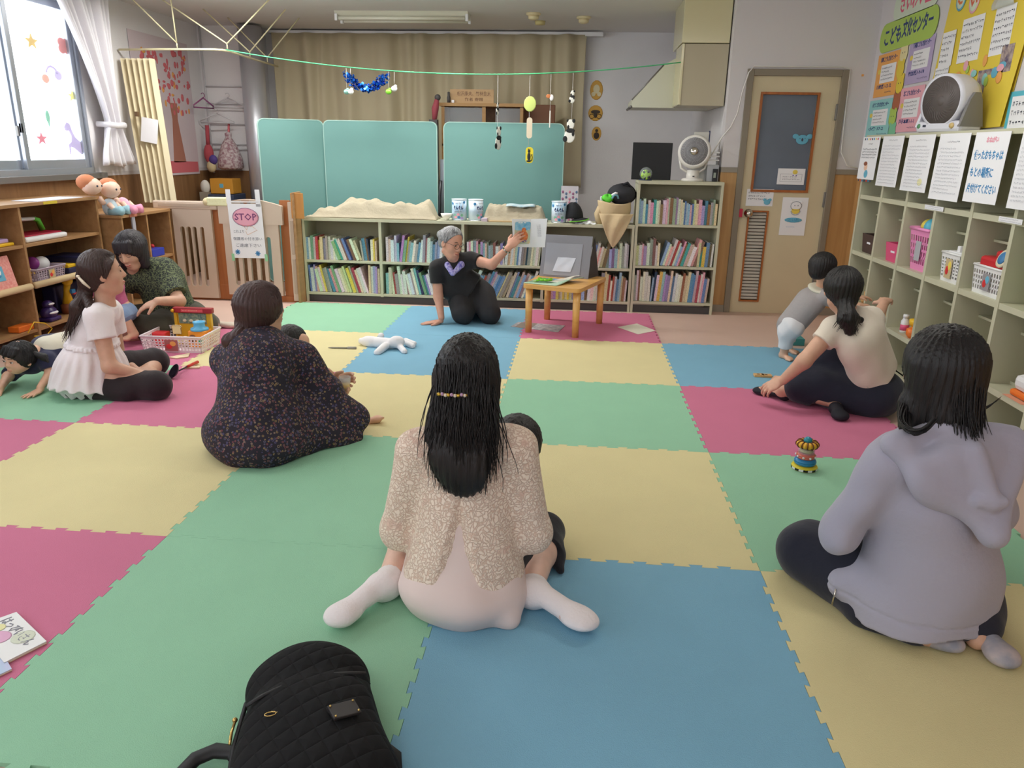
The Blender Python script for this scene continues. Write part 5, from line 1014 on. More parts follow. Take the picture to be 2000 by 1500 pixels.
def tote(u, v):
 a = u*6.283;
 z = BT+.004+.175*v; s = 1-.35*(1-v)**3; wob = 1+.05*math.sin(a*3+v*4); return (.675+.135*s*math.cos(a)*wob, 4.215+.10*s*math.sin(a)*wob, z+.012*math.sin(a*2+1)*v)
b = MB(); b.grid(tote, 44, 12, m_tote, thick=.004); b.build('bag_body', r)
def flap(u, v): # corner flap in front of the shelf
 w = .14*(1-v)**.75; x = .69+(u-.5)*2*w-.015*v; z = BT+.09-.27*v; y = 4.112-.028*math.sin(min(1, v*2.2)*1.57)-.010*math.sin(u*11+v*5)*(1-v)-.006; return (x, y-.02*math.sin(u*3.14)*(1-v), z)
b = MB(); b.grid(flap, 26, 18, m_tote, thick=.004); b.build('hanging_corner', r)
b = MB(); b.tube([(.56, 4.2, BT), (.545, 4.19, BT+.08), (.57, 4.2, BT+.17), (.60, 4.2, BT+.16)], [.03, .035, .02, .012], m_tote, 8); b.build('side_fold', r)
b = MB(); R = random.Random(4)
b.grid(lambda u, v: (.735+.115*math.cos(u*6.283)*math.sin(v*3.14)*(1+.1*math.sin(u*17)), 4.22+.09*math.sin(u*6.283)*math.sin(v*3.14), BT+.235+.085*math.cos(v*3.14)*(1+.12*math.sin(u*12+v*7))), 30, 14, mat('bag_black', (36, 36, 42), .8)); b.tube([(.80, 4.2, BT+.30), (.77, 4.19, BT+.335), (.74, 4.2, BT+.32)], .010, mat('bag_black', (36, 36, 42), .8)); tag(b.build('black_bag'), 'bundled black bag on top of the tan canvas bag', 'bag')
b = MB(); b.grid(lambda u, v: (.615+.05*math.cos(u*6.283)*math.sin(v*3.14), 4.17+.04*math.sin(u*6.283)*math.sin(v*3.14), BT+.205+.03*math.cos(v*3.14)+.01*math.sin(u*14)), 20, 8, mat('cloth_limegreen', (96, 214, 60), .7)); tag(b.build('green_cloth'), 'bright green cloth poking out of the tan canvas bag', 'cloth')
b = MB(); b.tube([(.65, 4.13, BT+.21), (.665, 4.12, BT+.24), (.69, 4.12, BT+.235), (.70, 4.13, BT+.21)], .009, mat('strap_teal', (120, 176, 196), .5)); b.tube([(.645, 4.125, BT+.235), (.675, 4.12, BT+.255), (.69, 4.12, BT+.25)], .009, m_white); tag(b.build('bag_strap'), 'white and teal strap bundle beside the black bag', 'strap')
b = MB(); b.box((.555, 4.2, BT+.165), (.60, 4.24, BT+.22), mat('packet_white', (226, 228, 232), .4), bev=.006); tag(b.build('tissue_packet'), 'small white packet at the top of the tan bag side fold', 'packet')
p = at(1108, 375, y=4.5); m_dots = mat('dot_cloth', (206, 200, 208), .8)
b = MB(); M = frame((p.x+.02, 4.60, .80), (1, 0, 0), (0, 0, 1)); b.box((-.075, -.20, -.01), (.075, .20, 0), m_dots, M)
for k in range(40):
 xx = -.06+.03*(k % 5); zz = -.18+.045*(k//5)+(k % 2)*.015; b.ball((xx, zz, .001), (.011, .013, .0012), [mat('dot_plum', (150, 96, 130), .7), mat('dot_steel', (96, 120, 150), .7), mat('dot_rose', (200, 130, 150), .7)][(k*7+k//5) % 3], M, 8, 5)
b.box((-.06, -.80, -.012), (.06, -.2, -.008), m_kick, M)
tag(b.build('dotted_board'), 'upright panel covered with plum and grey dots beside the last teal screen', 'panel')
# on the tall bookcase --------------------------------------------------------
TT = 1.0755
def fan_small():
 p = at(1357, 297, y=4.25); cx, cy, cz = p.x, 4.26, p.z; r = thing('small_fan', 'white round circulator fan on the tall bookcase', 'fan', (cx, cy, TT)); mwf = mat('fan_ivory', (226, 222, 216), .35)
 axd = Vector((-.22, -.97, .14)).normalized(); x = Vector((0, 0, 1)).cross(axd).normalized(); y = axd.cross(x); c = Vector((cx, cy, cz)); M = Matrix(((x.x, y.x, axd.x, c.x), (x.y, y.y, axd.y, c.y), (x.z, y.z, axd.z, c.z), (0, 0, 0, 1)))
 b = MB(); b.lathe([(.108, .045), (.122, .048), (.132, .02), (.130, -.02), (.11, -.06), (.06, -.085), (0, -.09)], mwf, M, 36); b.lathe([(.108, .046), (.104, .02), (.09, -.01), (0, -.012)], mat('fan_dim', (150, 148, 150), .5), M, 36); b.build('housing', r)
 b = MB(); mgr = mat('fan_grille', (176, 176, 180), .45)
 for k in range(44):
  a = 2*math.pi*k/44; b.tube([M @ Vector(((.03+.078*q/5)*math.cos(a+.5*q/5), (.03+.078*q/5)*math.sin(a+.5*q/5), .055-.008*q/5)) for q in range(6)], .0014, mgr, 4)
 for rr in (.055, .08): b.tube([M @ Vector((rr*math.cos(.2618*q), rr*math.sin(.2618*q), .053)) for q in range(25)], .0014, mgr, 4)
 b.build('grille', r); b = MB(); b.lathe([(.032, .054), (.030, .062), (.015, .068), (0, .069)], m_chrome, M, 24); b.build('chrome_cap', r)
 b = MB(); b.lathe([(.088, 0), (.090, .012), (.080, .020), (.052, .024), (.048, .08), (.05, .085), (0, .086)], mwf, TR((cx, cy, TT)), 32); b.build('pedestal', r)
 b = MB(); b.box((cx-.008, cy-.0535, TT+.035), (cx+.008, cy-.048, TT+.043), m_black); b.build('button', r)
 b = MB()
 for s in (-1, 1): MB().tube([(cx+s*.045, cy, TT+.07), (cx+s*.095, cy+.02, TT+.10), (cx+s*.120, cy+.02, cz-.02)], .010, mwf, 6).build('yoke_arm', r)
fan_small()
a, c = at(1237, 278, y=4.36), at(1309, 350, y=4.36)
b = MB(); M = TR(((a.x+c.x)/2, 4.36, (a.z+TT)/2), rx=-2); w, h = (c.x-a.x)/2, (a.z-TT)/2; b.box((-w, -.008, -h), (w, .012, h), mat('board_black', (30, 30, 34), .7), M, bev=.003); tag(b.build('black_board'), 'flat black board leaning on the wall behind the clear ball', 'board')
p = at(1262, 332, y=4.22); r = thing('ball_toy', 'clear plastic dome ball holding a bright green and black toy', 'toy', (p.x, 4.22, TT))
b = MB(); mlg = mat('toy_limeball', (176, 226, 40), .45)
b.ball((p.x, 4.22, TT+.044), .040, mlg)
for k in range(9): b.ball((p.x+.03*math.cos(k*2.4)*math.sin(.6+k*.3), 4.22-.028, TT+.044+.03*math.sin(k*2.4)), .011, m_black if k % 2 else mlg)
b.build('green_toy', r); b = MB(); b.ball((p.x, 4.22, TT+.053), .052, mat('clear_shell', (220, 226, 236), .05, alpha=.22, spec=.8)); b.build('clear_shell', r); b = MB(); b.lathe([(.05, 0), (.052, .006), (0, .007)], mat('ball_base_navy', (40, 50, 96), .5), TR((p.x, 4.22, TT))); b.build('stand', r)
b = MB(); b.box((1.30, 4.37, 1.30), (1.42, 4.40, 1.46), mat('box_offwhite', (206, 204, 196), .5), bev=.004); b.box((1.42, 4.38, 1.34), (1.43, 4.40, 1.47), mat('box_navyedge', (50, 60, 100), .5)); b.box((1.30, 4.37, TT), (1.42, 4.40, 1.30), mat('box_offwhite', (206, 204, 196), .5)); tag(b.build('wall_unit'), 'off-white box standing behind the small fan', 'box')
r = thing('plastic_rack', 'small grey-white plastic rack with a dark gadget beside the small fan', 'rack', (1.46, 4.30, TT)); b = MB(); b.box((1.41, 4.26, TT), (1.505, 4.38, TT+.13), mat('rack_plastic', (196, 198, 204), .4, alpha=.85), bev=.004)
for z in (.16, .19, .22): b.box((1.41, 4.28, TT+z), (1.505, 4.38, TT+z+.012), m_white, bev=.003)
for x in (1.414, 1.50): b.box((x-.004, 4.36, TT), (x+.004, 4.38, TT+.25), m_white)
b.build('rack_body', r); b = MB(); b.box((1.455, 4.235, TT), (1.495, 4.255, TT+.10), m_black, bev=.004); b.box((1.461, 4.2335, TT+.03), (1.480, 4.235, TT+.07), mat('lcd_grey', (150, 160, 150), .3)); b.build('gadget', r)
b = MB(); pts = [(1.43, 4.30, TT+.18), (1.46, 4.27, 1.33), (1.50, 4.235, 1.42), (1.56, 4.225, 1.50), (1.60, 4.225, 1.60), (1.62, 4.225, 1.75), (1.655, 4.222, 1.90), (1.69, 4.22, 1.945), (2.36, 4.22, 1.945), (2.42, 4.235, 1.93), (2.43, 4.235, 1.6), (2.44, 4.235, 1.32), (2.50, 4.235, 1.22), (2.585, 4.235, 1.20)]
b.tube(pts, .005, m_cord, 6); tag(b.build('power_cord'), 'white cord running from the small fan up over the door frame', 'cord')
# ------------------------------------------------------------------ hanging line and mobiles
m_line = mat('line_green', (80, 190, 130), .6)
LYc = 4.37; A = Vector((-2.60, LYc, 2.05)); E_ = Vector((1.15, LYc, 1.985))
def linept(px): # on the sagging cord
 p = at(px, 150, y=LYc); u = (p.x-A.x)/(E_.x-A.x); return Vector((p.x, LYc, A.z+(E_.z-A.z)*u-.23*4*u*(1-u)*(.5+.0)-.08*math.sin(math.pi*u)))
b = MB(); P_ = [Vector((A.x+(E_.x-A.x)*k/40, LYc, A.z+(E_.z-A.z)*k/40-.54*(k/40)*(1-k/40)*1.0)) for k in range(41)]
def linez(x): u = (x-A.x)/(E_.x-A.x); return A.z+(E_.z-A.z)*u-.54*u*(1-u)
b.tube(P_, .008, m_line, 6, flat=.6); tag(b.build('green_line'), 'green string strung across the room from the curtain rail to the hood', 'string')
r = thing('tinsel_garland', 'shiny blue tinsel garland hanging like a small wreath from the green string', 'garland', (-1.45, LYc, 1.8))
mtn = mat('tinsel_blue', (40, 110, 220), .15, metal=.85); b = MB(); R = random.Random(8)
g0, g1 = at(677, 140, y=LYc), at(755, 150, y=LYc)
for k in range(420):
 u = R.random(); cx = g0.x+(g1.x-g0.x)*u; cz = g0.z-.03-.10*math.sin(math.pi*u); rr = .045*(1.15-.4*math.sin(math.pi*u)); d = Vector((R.gauss(0, 1), R.gauss(0, 1), R.gauss(0, 1))).normalized(); p = Vector((cx, LYc-.01, cz))+d*rr*R.random()**.4
 e = Vector((R.gauss(0, 1), R.gauss(0, 1), R.gauss(0, 1))).normalized()*.009; f = e.cross(d).normalized()*.009; b.add([p-e-f, p+e-f, p+e+f, p-e+f], [(0, 1, 2, 3)], mtn)
b.build('tinsel', r)
for nm, px, mq in (('green_charm', 677, mat('charm_mint', (150, 200, 190), .2, metal=.5)), ('white_charm', 685, mat('charm_white', (236, 236, 230), .2)), ('lime_charm', 759, mat('charm_lime', (130, 206, 60), .2)), ('silver_charm', 770, mat('charm_silver', (240, 240, 244), .15))):
 p = at(px, 179 if px != 770 else 173, y=LYc-.02); b = MB(); b.ball((p.x, p.y, p.z), (.026, .02, .022), mq); b.ball((p.x+.01, p.y, p.z+.018), (.014, .012, .012), mq); b.tube([(p.x, p.y, p.z+.02), (p.x, LYc, linez(p.x))], .001, m_cord, 4); b.build(nm, r)
def panda(px, py, h, lb, turn=0.0, ytop=None, thing_=None, part=None):
 p = at(px, py, y=LYc); M = TR((p.x, LYc, p.z), rx=90, rz=turn); s = h; r = thing_ or thing('panda_mobile', lb, 'mobile', (p.x, LYc, p.z)); mk = mat('card_black', (30, 32, 34), .7); mw_ = mat('card_white', (238, 238, 230), .7)
 b = MB(); b.ball((0, s*.27, 0), (s*.17, s*.22, .003), mw_, M); b.ball((-.02*s, -s*.20, -.0005), (s*.24, s*.30, .003), mw_, M)
 b.build(part or 'white_shape', r)
 b = MB();
 for nm_, c_, r_ in (('ear', (s*.13, s*.42, .001), (s*.075, s*.085, .003)), ('ear', (-s*.13, s*.42, -.001), (s*.05, s*.07, .003)), ('shoulder_patch', (0, s*.02, .002), (s*.20, s*.10, .003)), ('eye_patch', (-s*.10, s*.17, .003), (s*.05, s*.08, .002)), ('leg_patch', (-s*.22, -s*.33, .002), (s*.10, s*.13, .003)), ('arm_patch', (s*.12, -s*.1, .003), (s*.06, s*.12, .003))): MB().ball(c_, r_, mk, M).build(nm_, r)
 return r, p
def thread(r, pts, nm='thread'): b = MB(); b.tube(pts, .0012, m_cord, 4); b.build(nm, r)
r, p = panda(1118, 189, .10, 'pair of black and white card pandas strung one above the other, nearest the grey wall'); panda(1114, 256, .19, '', thing_=r); thread(r, [(p.x, LYc, linez(p.x)), (p.x, LYc, p.z-.26)])
r, p = panda(972, 213, .10, 'narrow pair of card pandas turned sideways in front of the teal screen', 70); panda(974, 270, .19, '', 62, thing_=r); thread(r, [(p.x, LYc, linez(p.x)), (p.x, LYc, p.z-.26)])
p = at(1034, 203, y=LYc); r = thing('leaf_mobile', 'string with a pale green oval, a beige strip and a yellow cat card', 'mobile', (p.x, LYc, p.z)); M = TR((p.x+.005, LYc, p.z), rx=90)
b = MB(); b.ball((0, 0, 0), (.052, .062, .004), mat('card_leaf', (196, 212, 120), .6), M); b.build('green_oval', r)
q = at(1034, 250, y=LYc); b = MB(); b.prism([(x, y) for x, y in rrect(.046, .165, .022)], -.003, .003, mat('card_beige', (214, 200, 176), .7), TR((q.x, LYc, q.z), rx=90)); b.build('beige_strip', r)
q = at(1034, 303, y=LYc); Mq = TR((q.x, LYc, q.z), rx=90); b = MB(); b.prism(rrect(.064, .13, .028), -.002, .002, mat('card_yellow', (222, 204, 50), .6), Mq); b.build('yellow_card', r)
b = MB(); mk = mat('card_black', (30, 32, 34), .7); b.ball((-.004, .032, .003), (.011, .012, .002), mk, Mq); b.prism([(-.014, .04), (-.010, .056), (-.004, .043)], .002, .004, mk, Mq); b.prism([(.006, .04), (.004, .055), (-.002, .043)], .002, .004, mk, Mq); b.ball((-.004, -.012, .003), (.014, .036, .002), mk, Mq); b.tube([Mq @ Vector(v) for v in [(.005, -.045, .003), (.02, -.04, .003), (.024, -.015, .003), (.018, .0, .003), (.022, .008, .003)]], .0035, mk, 5); b.ball((-.006, -.048, .003), (.02, .008, .002), mk, Mq); b.build('cat_silhouette', r)
thread(r, [(p.x, LYc+.004, linez(p.x)), (p.x, LYc+.004, q.z)])
p = at(1075, 188, y=LYc); r = thing('bird_mobile', 'thin string with a tiny orange and white bird card and a sideways card', 'mobile', (p.x, LYc, p.z)); b = MB(); b.ball((p.x-.015, LYc, p.z), (.02, .003, .016), mat('card_orange', (196, 120, 70), .7)); b.ball((p.x+.01, LYc, p.z-.01), (.016, .003, .024), m_white); b.build('bird', r); b = MB(); q = at(1074, 233, y=LYc); b.box((q.x-.004, LYc-.03, q.z-.065), (q.x+.004, LYc+.03, q.z+.065), mat('card_white', (238, 238, 230), .7)); b.build('edge_on_card', r); thread(r, [(p.x, LYc, linez(p.x)), (p.x, LYc, q.z)])
# orange cut-outs on the grey wall
mcu = mat('cutout_orange', (216, 166, 74), .6); mcl = mat('cutout_cream', (226, 214, 176), .6); mcb = mat('cutout_brown', (60, 46, 34), .6)
def wc_(px, py, lb, f):
 p = at(px, py, y=YB-.003); b = MB(); f(b, frame((p.x, YB-.003, p.z), (1, 0, 0), (0, 0, 1))); tag(b.build('paper_cutout'), lb, 'cut-out')
wc_(1165, 176, 'oval orange paper cut-out with a pale flower, topmost of three on the grey wall', lambda b, M: (b.ball((0, 0, 0), (.068, .098, .003), mcu, M), b.ball((0, .01, .003), (.035, .045, .002), mcl, M), b.ball((-.03, -.04, .003), (.022, .022, .002), mcl, M), b.ball((.03, -.04, .003), (.022, .022, .002), mcl, M)))
wc_(1163, 221, 'rounded orange paper cut-out with dark wheels, middle of three on the grey wall', lambda b, M: (b.ball((0, 0, 0), (.078, .080, .003), mcu, M), b.ball((0, .012, .003), (.05, .02, .002), mcb, M), b.ball((0, -.015, .003), (.018, .035, .002), mcb, M), [b.tube([M @ Vector((s*.038+.024*math.cos(a*.5), -.032+.022*math.sin(a*.5), .004)) for a in range(13)], .003, mcb, 4) for s in (-1, 1)]))
wc_(1165, 261, 'small orange paper cut-out with a dark seated cat, lowest of three on the grey wall', lambda b, M: (b.ball((0, 0, 0), (.052, .072, .003), mcu, M), b.ball((0, -.02, .003), (.03, .035, .002), mcb, M), b.ball((.0, .03, .003), (.016, .016, .002), mcb, M)))
# window stickers
def wsx(px, py): p = at(px, py, x=XL-.055); return p
def gel(px, py, lb, f, cat='sticker'):
 p = at(px, py, x=XL-.015); b = MB(); f(b, frame((XL-.03, p.y, p.z), (0, 1, 0), (0, 0, 1)) @ Matrix.Diagonal((1.5, 1.15, 1, 1))); tag(b.build('gel_sticker'), lb, cat)
def star(b, M, m, r=.05): b.prism([(r*(1 if k % 2 == 0 else .42)*math.sin(k*math.pi/5), r*(1 if k % 2 == 0 else .42)*math.cos(k*math.pi/5)) for k in range(10)], 0, .003, m, M)
msy = mat('gel_yellow', (240, 200, 90), .4, emit=.0); msr = mat('gel_rose', (236, 110, 140), .4); msp = mat('gel_violet', (196, 180, 236), .4); msg = mat('gel_green', (110, 200, 170), .4); mso = mat('gel_coral', (246, 140, 130), .4)
gel(65, 81, 'orange-yellow star stuck high on the window glass', lambda b, M: star(b, M, msy)); gel(85, 271, 'rose star stuck low on the window glass', lambda b, M: star(b, M, msr, .042)); gel(145, 188, 'pale yellow star by the window frame, half way up', lambda b, M: star(b, M, mat('gel_pale', (236, 232, 120), .4), .04)); gel(171, 288, 'pale green-yellow star at the window frame beside the violet horse', lambda b, M: star(b, M, mat('gel_pale2', (222, 240, 150), .4), .036))
gel(134, 91, 'coral wavy cloud sticker at the curtain edge', lambda b, M: [b.ball((x, y, 0), (.03, .03, .003), mso, M) for x in (-.04, 0, .04) for y in (-.02, .02)])
gel(105, 149, 'violet rainbow arch sticker with two clouds on the window', lambda b, M: (b.tube([M @ Vector((.04*math.cos(a*.35), .02+.04*math.sin(a*.35), 0)) for a in range(10)], .01, msp, 5), b.ball((-.05, -.02, 0), (.028, .028, .003), mat('gel_peach', (236, 170, 150), .4), M), b.ball((.05, .01, 0), (.03, .03, .003), msp, M)))
gel(97, 228, 'small green bud sticker on the window', lambda b, M: (b.ball((0, 0, 0), (.016, .04, .003), msg, M), b.prism([(-.008, -.03), (.008, -.03), (0, -.07)], 0, .003, msg, M)))
gel(149, 280, 'violet horse-shaped sticker on the lower window glass', lambda b, M: b.prism([(x*.6, y*.95) for x, y in [(-.11, .11), (-.07, .145), (-.03, .13), (-.01, .08), (.02, .04), (.08, .01), (.12, -.05), (.13, -.12), (.125, -.20), (.11, -.20), (.105, -.13), (.085, -.08), (.03, -.055), (-.02, -.03), (-.06, -.025), (-.065, -.075), (-.08, -.08), (-.085, -.01), (-.04, .01), (-.03, .05), (-.055, .085), (-.10, .085)]], 0, .003, msp, M))
# ================================================================== READER'S TABLE AND PAPERS
FZ = .0126
m_tbl = wood('table_beech', (226, 176, 104), (208, 152, 82), 'X', 2, .35)
r = thing('small_table', 'low square light wooden table holding the grey display easel', 'table', (.30, 3.38, FZ))
L4 = [(.075, 3.19), (.405, 3.10), (.165, 3.64), (.55, 3.60)]; ZT = .345
cor = [Vector((-.005, 3.165, 0)), Vector((.405, 3.02, 0)), Vector((.62, 3.60, 0)), Vector((.12, 3.71, 0))]
def corner_round(pts, rr, n=5):
 out = []
 for i, p in enumerate(pts):
  a = (pts[i-1]-p).normalized(); c = (pts[(i+1) % 4]-p).normalized()
  for k in range(n+1):
   t = k/n; out.append(((p+a*rr*(1-t)**2+c*rr*t**2).x, (p+a*rr*(1-t)**2+c*rr*t**2).y))
 return out
b = MB(); b.prism(corner_round(cor, .04), ZT, ZT+.028, m_tbl); b.build('tabletop', r)
LG = [(.045, 3.20), (.39, 3.085), (.575, 3.575), (.165, 3.66)]
for x, y in LG: b = MB(); b.tube([(x, y, FZ), (x, y, ZT)], [.024, .027], m_tbl, 16); b.build('leg', r)
TZ = ZT+.0285
# grey fabric display book standing open like an easel
m_gv = mat('easel_grey', (128, 128, 136), .55); m_film = mat('easel_film', (150, 152, 162), .15, alpha=1, spec=.8)
r = thing('display_easel', 'grey folding display easel with a clear pocket standing on the small table', 'easel', (.40, 3.5, TZ))
e0, e1 = Vector((.085, 3.55, TZ+.001)), Vector((.46, 3.47, TZ+.001)); et = Vector((.05, .11, .305))
M = frame((e0+e1)/2+et/2, e1-e0, et); b = MB(); ew = (e1-e0).length; eh = et.length; b.box((-ew/2, -eh/2, -.005), (ew/2, eh/2, .0), m_gv, M, bev=.002); b.build('front_board', r)
b = MB(); b.box((-ew*.42, -eh*.46, .001), (ew*.32, eh*.30, .003), m_film, M, bev=.001); b.build('clear_pocket', r)
b = MB(); b.grid(lambda u, v: M @ Vector((-.09+.14*u+.03*v, -.12+.11*v, .006+.003*math.sin(u*9)*math.sin(v*5))), 8, 6, mat('paper_translucent', (206, 210, 222), .4)); b.build('paper_in_pocket', r)
f1 = e1+Vector((.09, .16, 0)); M2 = frame((e1+f1)/2+Vector((0, 0, .15)), f1-e1, (0, 0, 1));
b = MB(); top = (e1+e0)/2+et; b.add([e1, f1, f1+Vector((-.04, -.05, .29)), e1+et], [(0, 1, 2, 3)], mat('easel_dark', (70, 66, 66), .6)); b.add([e1+Vector((.004, .003, 0)), f1+Vector((.004, .003, 0)), f1+Vector((-.036, -.047, .29)), e1+et+Vector((.004, .003, 0))], [(3, 2, 1, 0)], mat('easel_dark', (70, 66, 66), .6)); b.build('back_board', r)
r = thing('open_picture_book', 'open picture book with a blue page lying on the small table', 'book', (.2, 3.35, TZ))
b = MB(); q = [Vector((.0, 3.20, TZ+.001)), Vector((.24, 3.12, TZ+.001)), Vector((.44, 3.36, TZ+.001)), Vector((.12, 3.44, TZ+.001))]
def bil(u, v, lift=0): return q[0]*(1-u)*(1-v)+q[1]*u*(1-v)+q[2]*u*v+q[3]*(1-u)*v+Vector((0, 0, lift))
b.grid(lambda u, v: bil(u, v, .004+.028*smooth((u-.55)/.45)*smooth(v/.6)), 16, 10, mat('book_seafoam', (170, 200, 176), .5), thick=.004); b.build('left_page', r)
b = MB(); b.grid(lambda u, v: bil(.50+.46*u, .30+.66*v, .012+.035*smooth((u)/1)*smooth(v/.7)), 12, 8, mat('book_page_cream', (230, 226, 210), .6), thick=.001); b.build('right_page', r)
b = MB(); b.grid(lambda u, v: bil(.06+.52*u, .55+.40*v, .0075+.02*smooth((.06+.52*u-.55)/.45)), 8, 6, mat('book_deepblue', (72, 130, 176), .5), thick=.001); b.build('blue_picture', r)
r = thing('green_toy', 'small bright green leafy toy lying on the open book', 'toy', (.13, 3.25, TZ+.01)); mgt = mat('toy_brightgreen', (126, 206, 50), .5); R = random.Random(2)
b = MB()
for k in range(13): b.ball((.15+R.uniform(-.05, .05), 3.245+R.uniform(-.025, .025), TZ+.016+R.uniform(0, .016)), (R.uniform(.010, .02), R.uniform(.010, .016), .009), mgt, None, 8, 6)
b.ball((.085, 3.24, TZ+.012), (.018, .012, .006), mat('toy_palegreen', (190, 226, 150), .5)); b.build('leaves', r)
# held picture book
def held_book():
 tl, tr, br, bl = at(1000, 428, y=3.33), at(1069, 427, y=3.36), at(1064, 483, y=3.38), at(1003, 482, y=3.35); mid_t, mid_b = at(1037, 428, y=3.40), at(1036, 483, y=3.42)
 r = thing('held_picture_book', 'open picture book held up by the reader, with a red and blue painting', 'book', tuple(bl))
 def pg(b, a, c, d, e, m, off=0.0, m2=None):
  n = (c-a).cross(e-a).normalized(); n = -n if n.y > 0 else n; o = n*off; b.add([a+o, c+o, d+o, e+o], [(0, 1, 2, 3)], m); b.add([a-n*.004+o, c-n*.004+o, d-n*.004+o, e-n*.004+o], [(3, 2, 1, 0)], m2 or m)
 b = MB(); pg(b, tl, mid_t, mid_b, bl, m_paper); b.build('painted_page', r); b = MB(); pg(b, mid_t, tr, br, mid_b, m_paper); b.build('text_page', r)
 M = frame((tl+mid_t+mid_b+bl)/4, mid_t-tl, tl-bl); w = (mid_t-tl).length; h = (tl-bl).length
 if M.to_3x3().col[2].y > 0: M = M @ Matrix.Rotation(math.pi, 4, 'Y')
 M = M @ Matrix.Translation((.004, .002, .002)); sx = 1
 b = MB(); mb1 = mat('paint_sky', (96, 170, 214), .7, rgb2=(170, 210, 230), vary=.3, vscale=30); mb2 = mat('paint_sand', (216, 196, 150), .7, rgb2=(170, 200, 190), vary=.3, vscale=30); mb3 = mat('paint_red', (206, 92, 60), .7, rgb2=(226, 140, 80), vary=.3, vscale=60)
 b.prism(rrect(w*.84, h*.80, .012), 0, .0006, mb2, M); b.prism([(x, y+h*.25) for x, y in rrect(w*.82, h*.30, .012)], .0007, .0012, mb1, M); b.ball((.01, -.025, .0012), (.036, .042, .0012), mb3, M); b.ball((.01, .02, .0014), (.018, .02, .0012), mb3, M); b.ball((.015, -.06, .0016), (.022, .010, .0012), mat('paint_violet', (130, 110, 170), .7), M); b.ball((.02, -.062, .002), (.008, .005, .001), m_yel, M)
 for x in (-.03, -.01, .015): b.ball((x, .075, .0014), (.009, .004, .001), m_paper, M)
 b.build('painting', r)
 M = frame((mid_t+tr+br+mid_b)/4, tr-mid_t, mid_t-mid_b)
 if M.to_3x3().col[2].y > 0: M = M @ Matrix.Rotation(math.pi, 4, 'Y')
 b = MB(); scribble(b, .09, .03, 5, m_inkg, M @ Matrix.Translation((.01, .02, .003)) @ Matrix.Rotation(1.57, 4, 'Z'), 8, size=.006); b.build('printed_text', r)
held_book()
def floor_sheet(pts, lb, m, name='paper_sheet', th=.001, z=FZ, cat='paper', extra=None):
 P = [at(x, y, z=z+.001) for x, y in pts]; b = MB(); n = len(P); b.add([p for p in P]+[p+Vector((0, 0, th)) for p in P], [tuple(range(n))[::-1], tuple(range(n, 2*n))]+[(k, (k+1) % n, n+(k+1) % n, n+k) for k in range(n)], m)
 if extra: extra(b, P)
 o = tag(b.build(name), lb, cat); return o
mlf = mat('leaflet_print', (206, 200, 200), .6, rgb2=(150, 150, 160), vary=.3, vscale=40)
def leaf_extra(b, P):
 c = [P[0].lerp(P[1], t) for t in (.08, .42)]+[P[3].lerp(P[2], t) for t in (.42, .08)]; b.add([p+Vector((0, 0, .0016)) for p in c], [(0, 1, 2, 3)], mat('leaflet_photo', (150, 136, 126), .5))
floor_sheet([(1012, 629), (1104, 636), (1090, 649), (997, 638)], 'open printed leaflet on the mat under the small table', mlf, extra=leaf_extra)
floor_sheet([(1244, 632), (1281, 646), (1246, 653), (1206, 639)], 'cream sheet of paper on the pink mat beside the small table', mat('paper_cream', (228, 224, 206), .7))
# white stuffed toy and the grey stick
b = MB(); a, c = at(641, 679, z=FZ+.006), at(696, 680, z=FZ+.006); mst = mat('stick_grey', (130, 128, 124), .4); b.tube([a, a.lerp(c, .12), a.lerp(c, .68)], [.002, .005, .005], mst, 8); b.tube([a.lerp(c, .68), a.lerp(c, .70), c], [.006, .010, .010], mat('stick_grip', (146, 142, 136), .5), 8); tag(b.build('grey_stick'), 'thin grey stick with a thicker grip lying on the yellow mat', 'stick')
# wooden blocks by the toddler
for (x0, y0, lb) in ((1482, 735, 'small square wooden block with a dark mark, lying on the blue mat edge'), (1497, 736, 'small flat wooden block with a slanted mark beside the hand')):
 p = at(x0, y0, z=FZ); r = thing('wooden_block', lb, 'block', tuple(p)); b = MB(); b.box((p.x-.03, p.y-.022, FZ+.0005), (p.x+.03, p.y+.022, FZ+.014), wood('toy_beech', (222, 176, 118), (204, 156, 98), 'Z', 3), bev=.002); b.build('block_body', r); b = MB(); b.box((p.x-.012, p.y-.008, FZ+.0141), (p.x+.004, p.y+.006, FZ+.0146), mcb); b.build('printed_mark', r)
p = at(1553, 672, z=0); b = MB(); b.box((p.x-.07, p.y-.05, .001), (p.x+.05, p.y+.06, .05), mat('box_teal', (60, 140, 140), .6), bev=.003); tag(b.build('teal_box'), 'small teal box on the floor behind the standing toddler', 'box')
# stacking ring toy
p = at(1573, 918, z=FZ); cx, cy = p.x, p.y+.02; r = thing('stacking_toy', 'colourful ring stacking toy with a blue knob on the green mat', 'toy', (cx, cy, FZ)); T_ = lambda z=0: TR((cx, cy, FZ+z))
my = mat('ring_yellow', (226, 206, 50), .35); mbl = mat('ring_blue', (40, 130, 186), .3); mor = mat('ring_gold', (236, 178, 50), .35); mtl = mat('knob_teal', (30, 140, 160), .35); mco = mat('ring_coral', (226, 116, 100), .3, alpha=.9); mdk = mat('ring_darkline', (96, 40, 24), .5)
b = MB(); b.lathe([(.052, 0), (.054, .012), (.050, .018), (0, .019)], my, T_(), 40); b.build('base', r)
b = MB()
for k in range(18):
 a = k*2*math.pi/18; n_ = 2*math.pi/36; b.add([(cx+.0545*math.cos(a+s), cy+.0545*math.sin(a+s), FZ+z) for s, z in ((-n_/1.0, .002), (n_/1.0, .002), (n_/1.0, .0115), (-n_/1.0, .0115))], [(0, 1, 2, 3)], m_black if k % 2 else m_white)
b.build('checker_band', r)
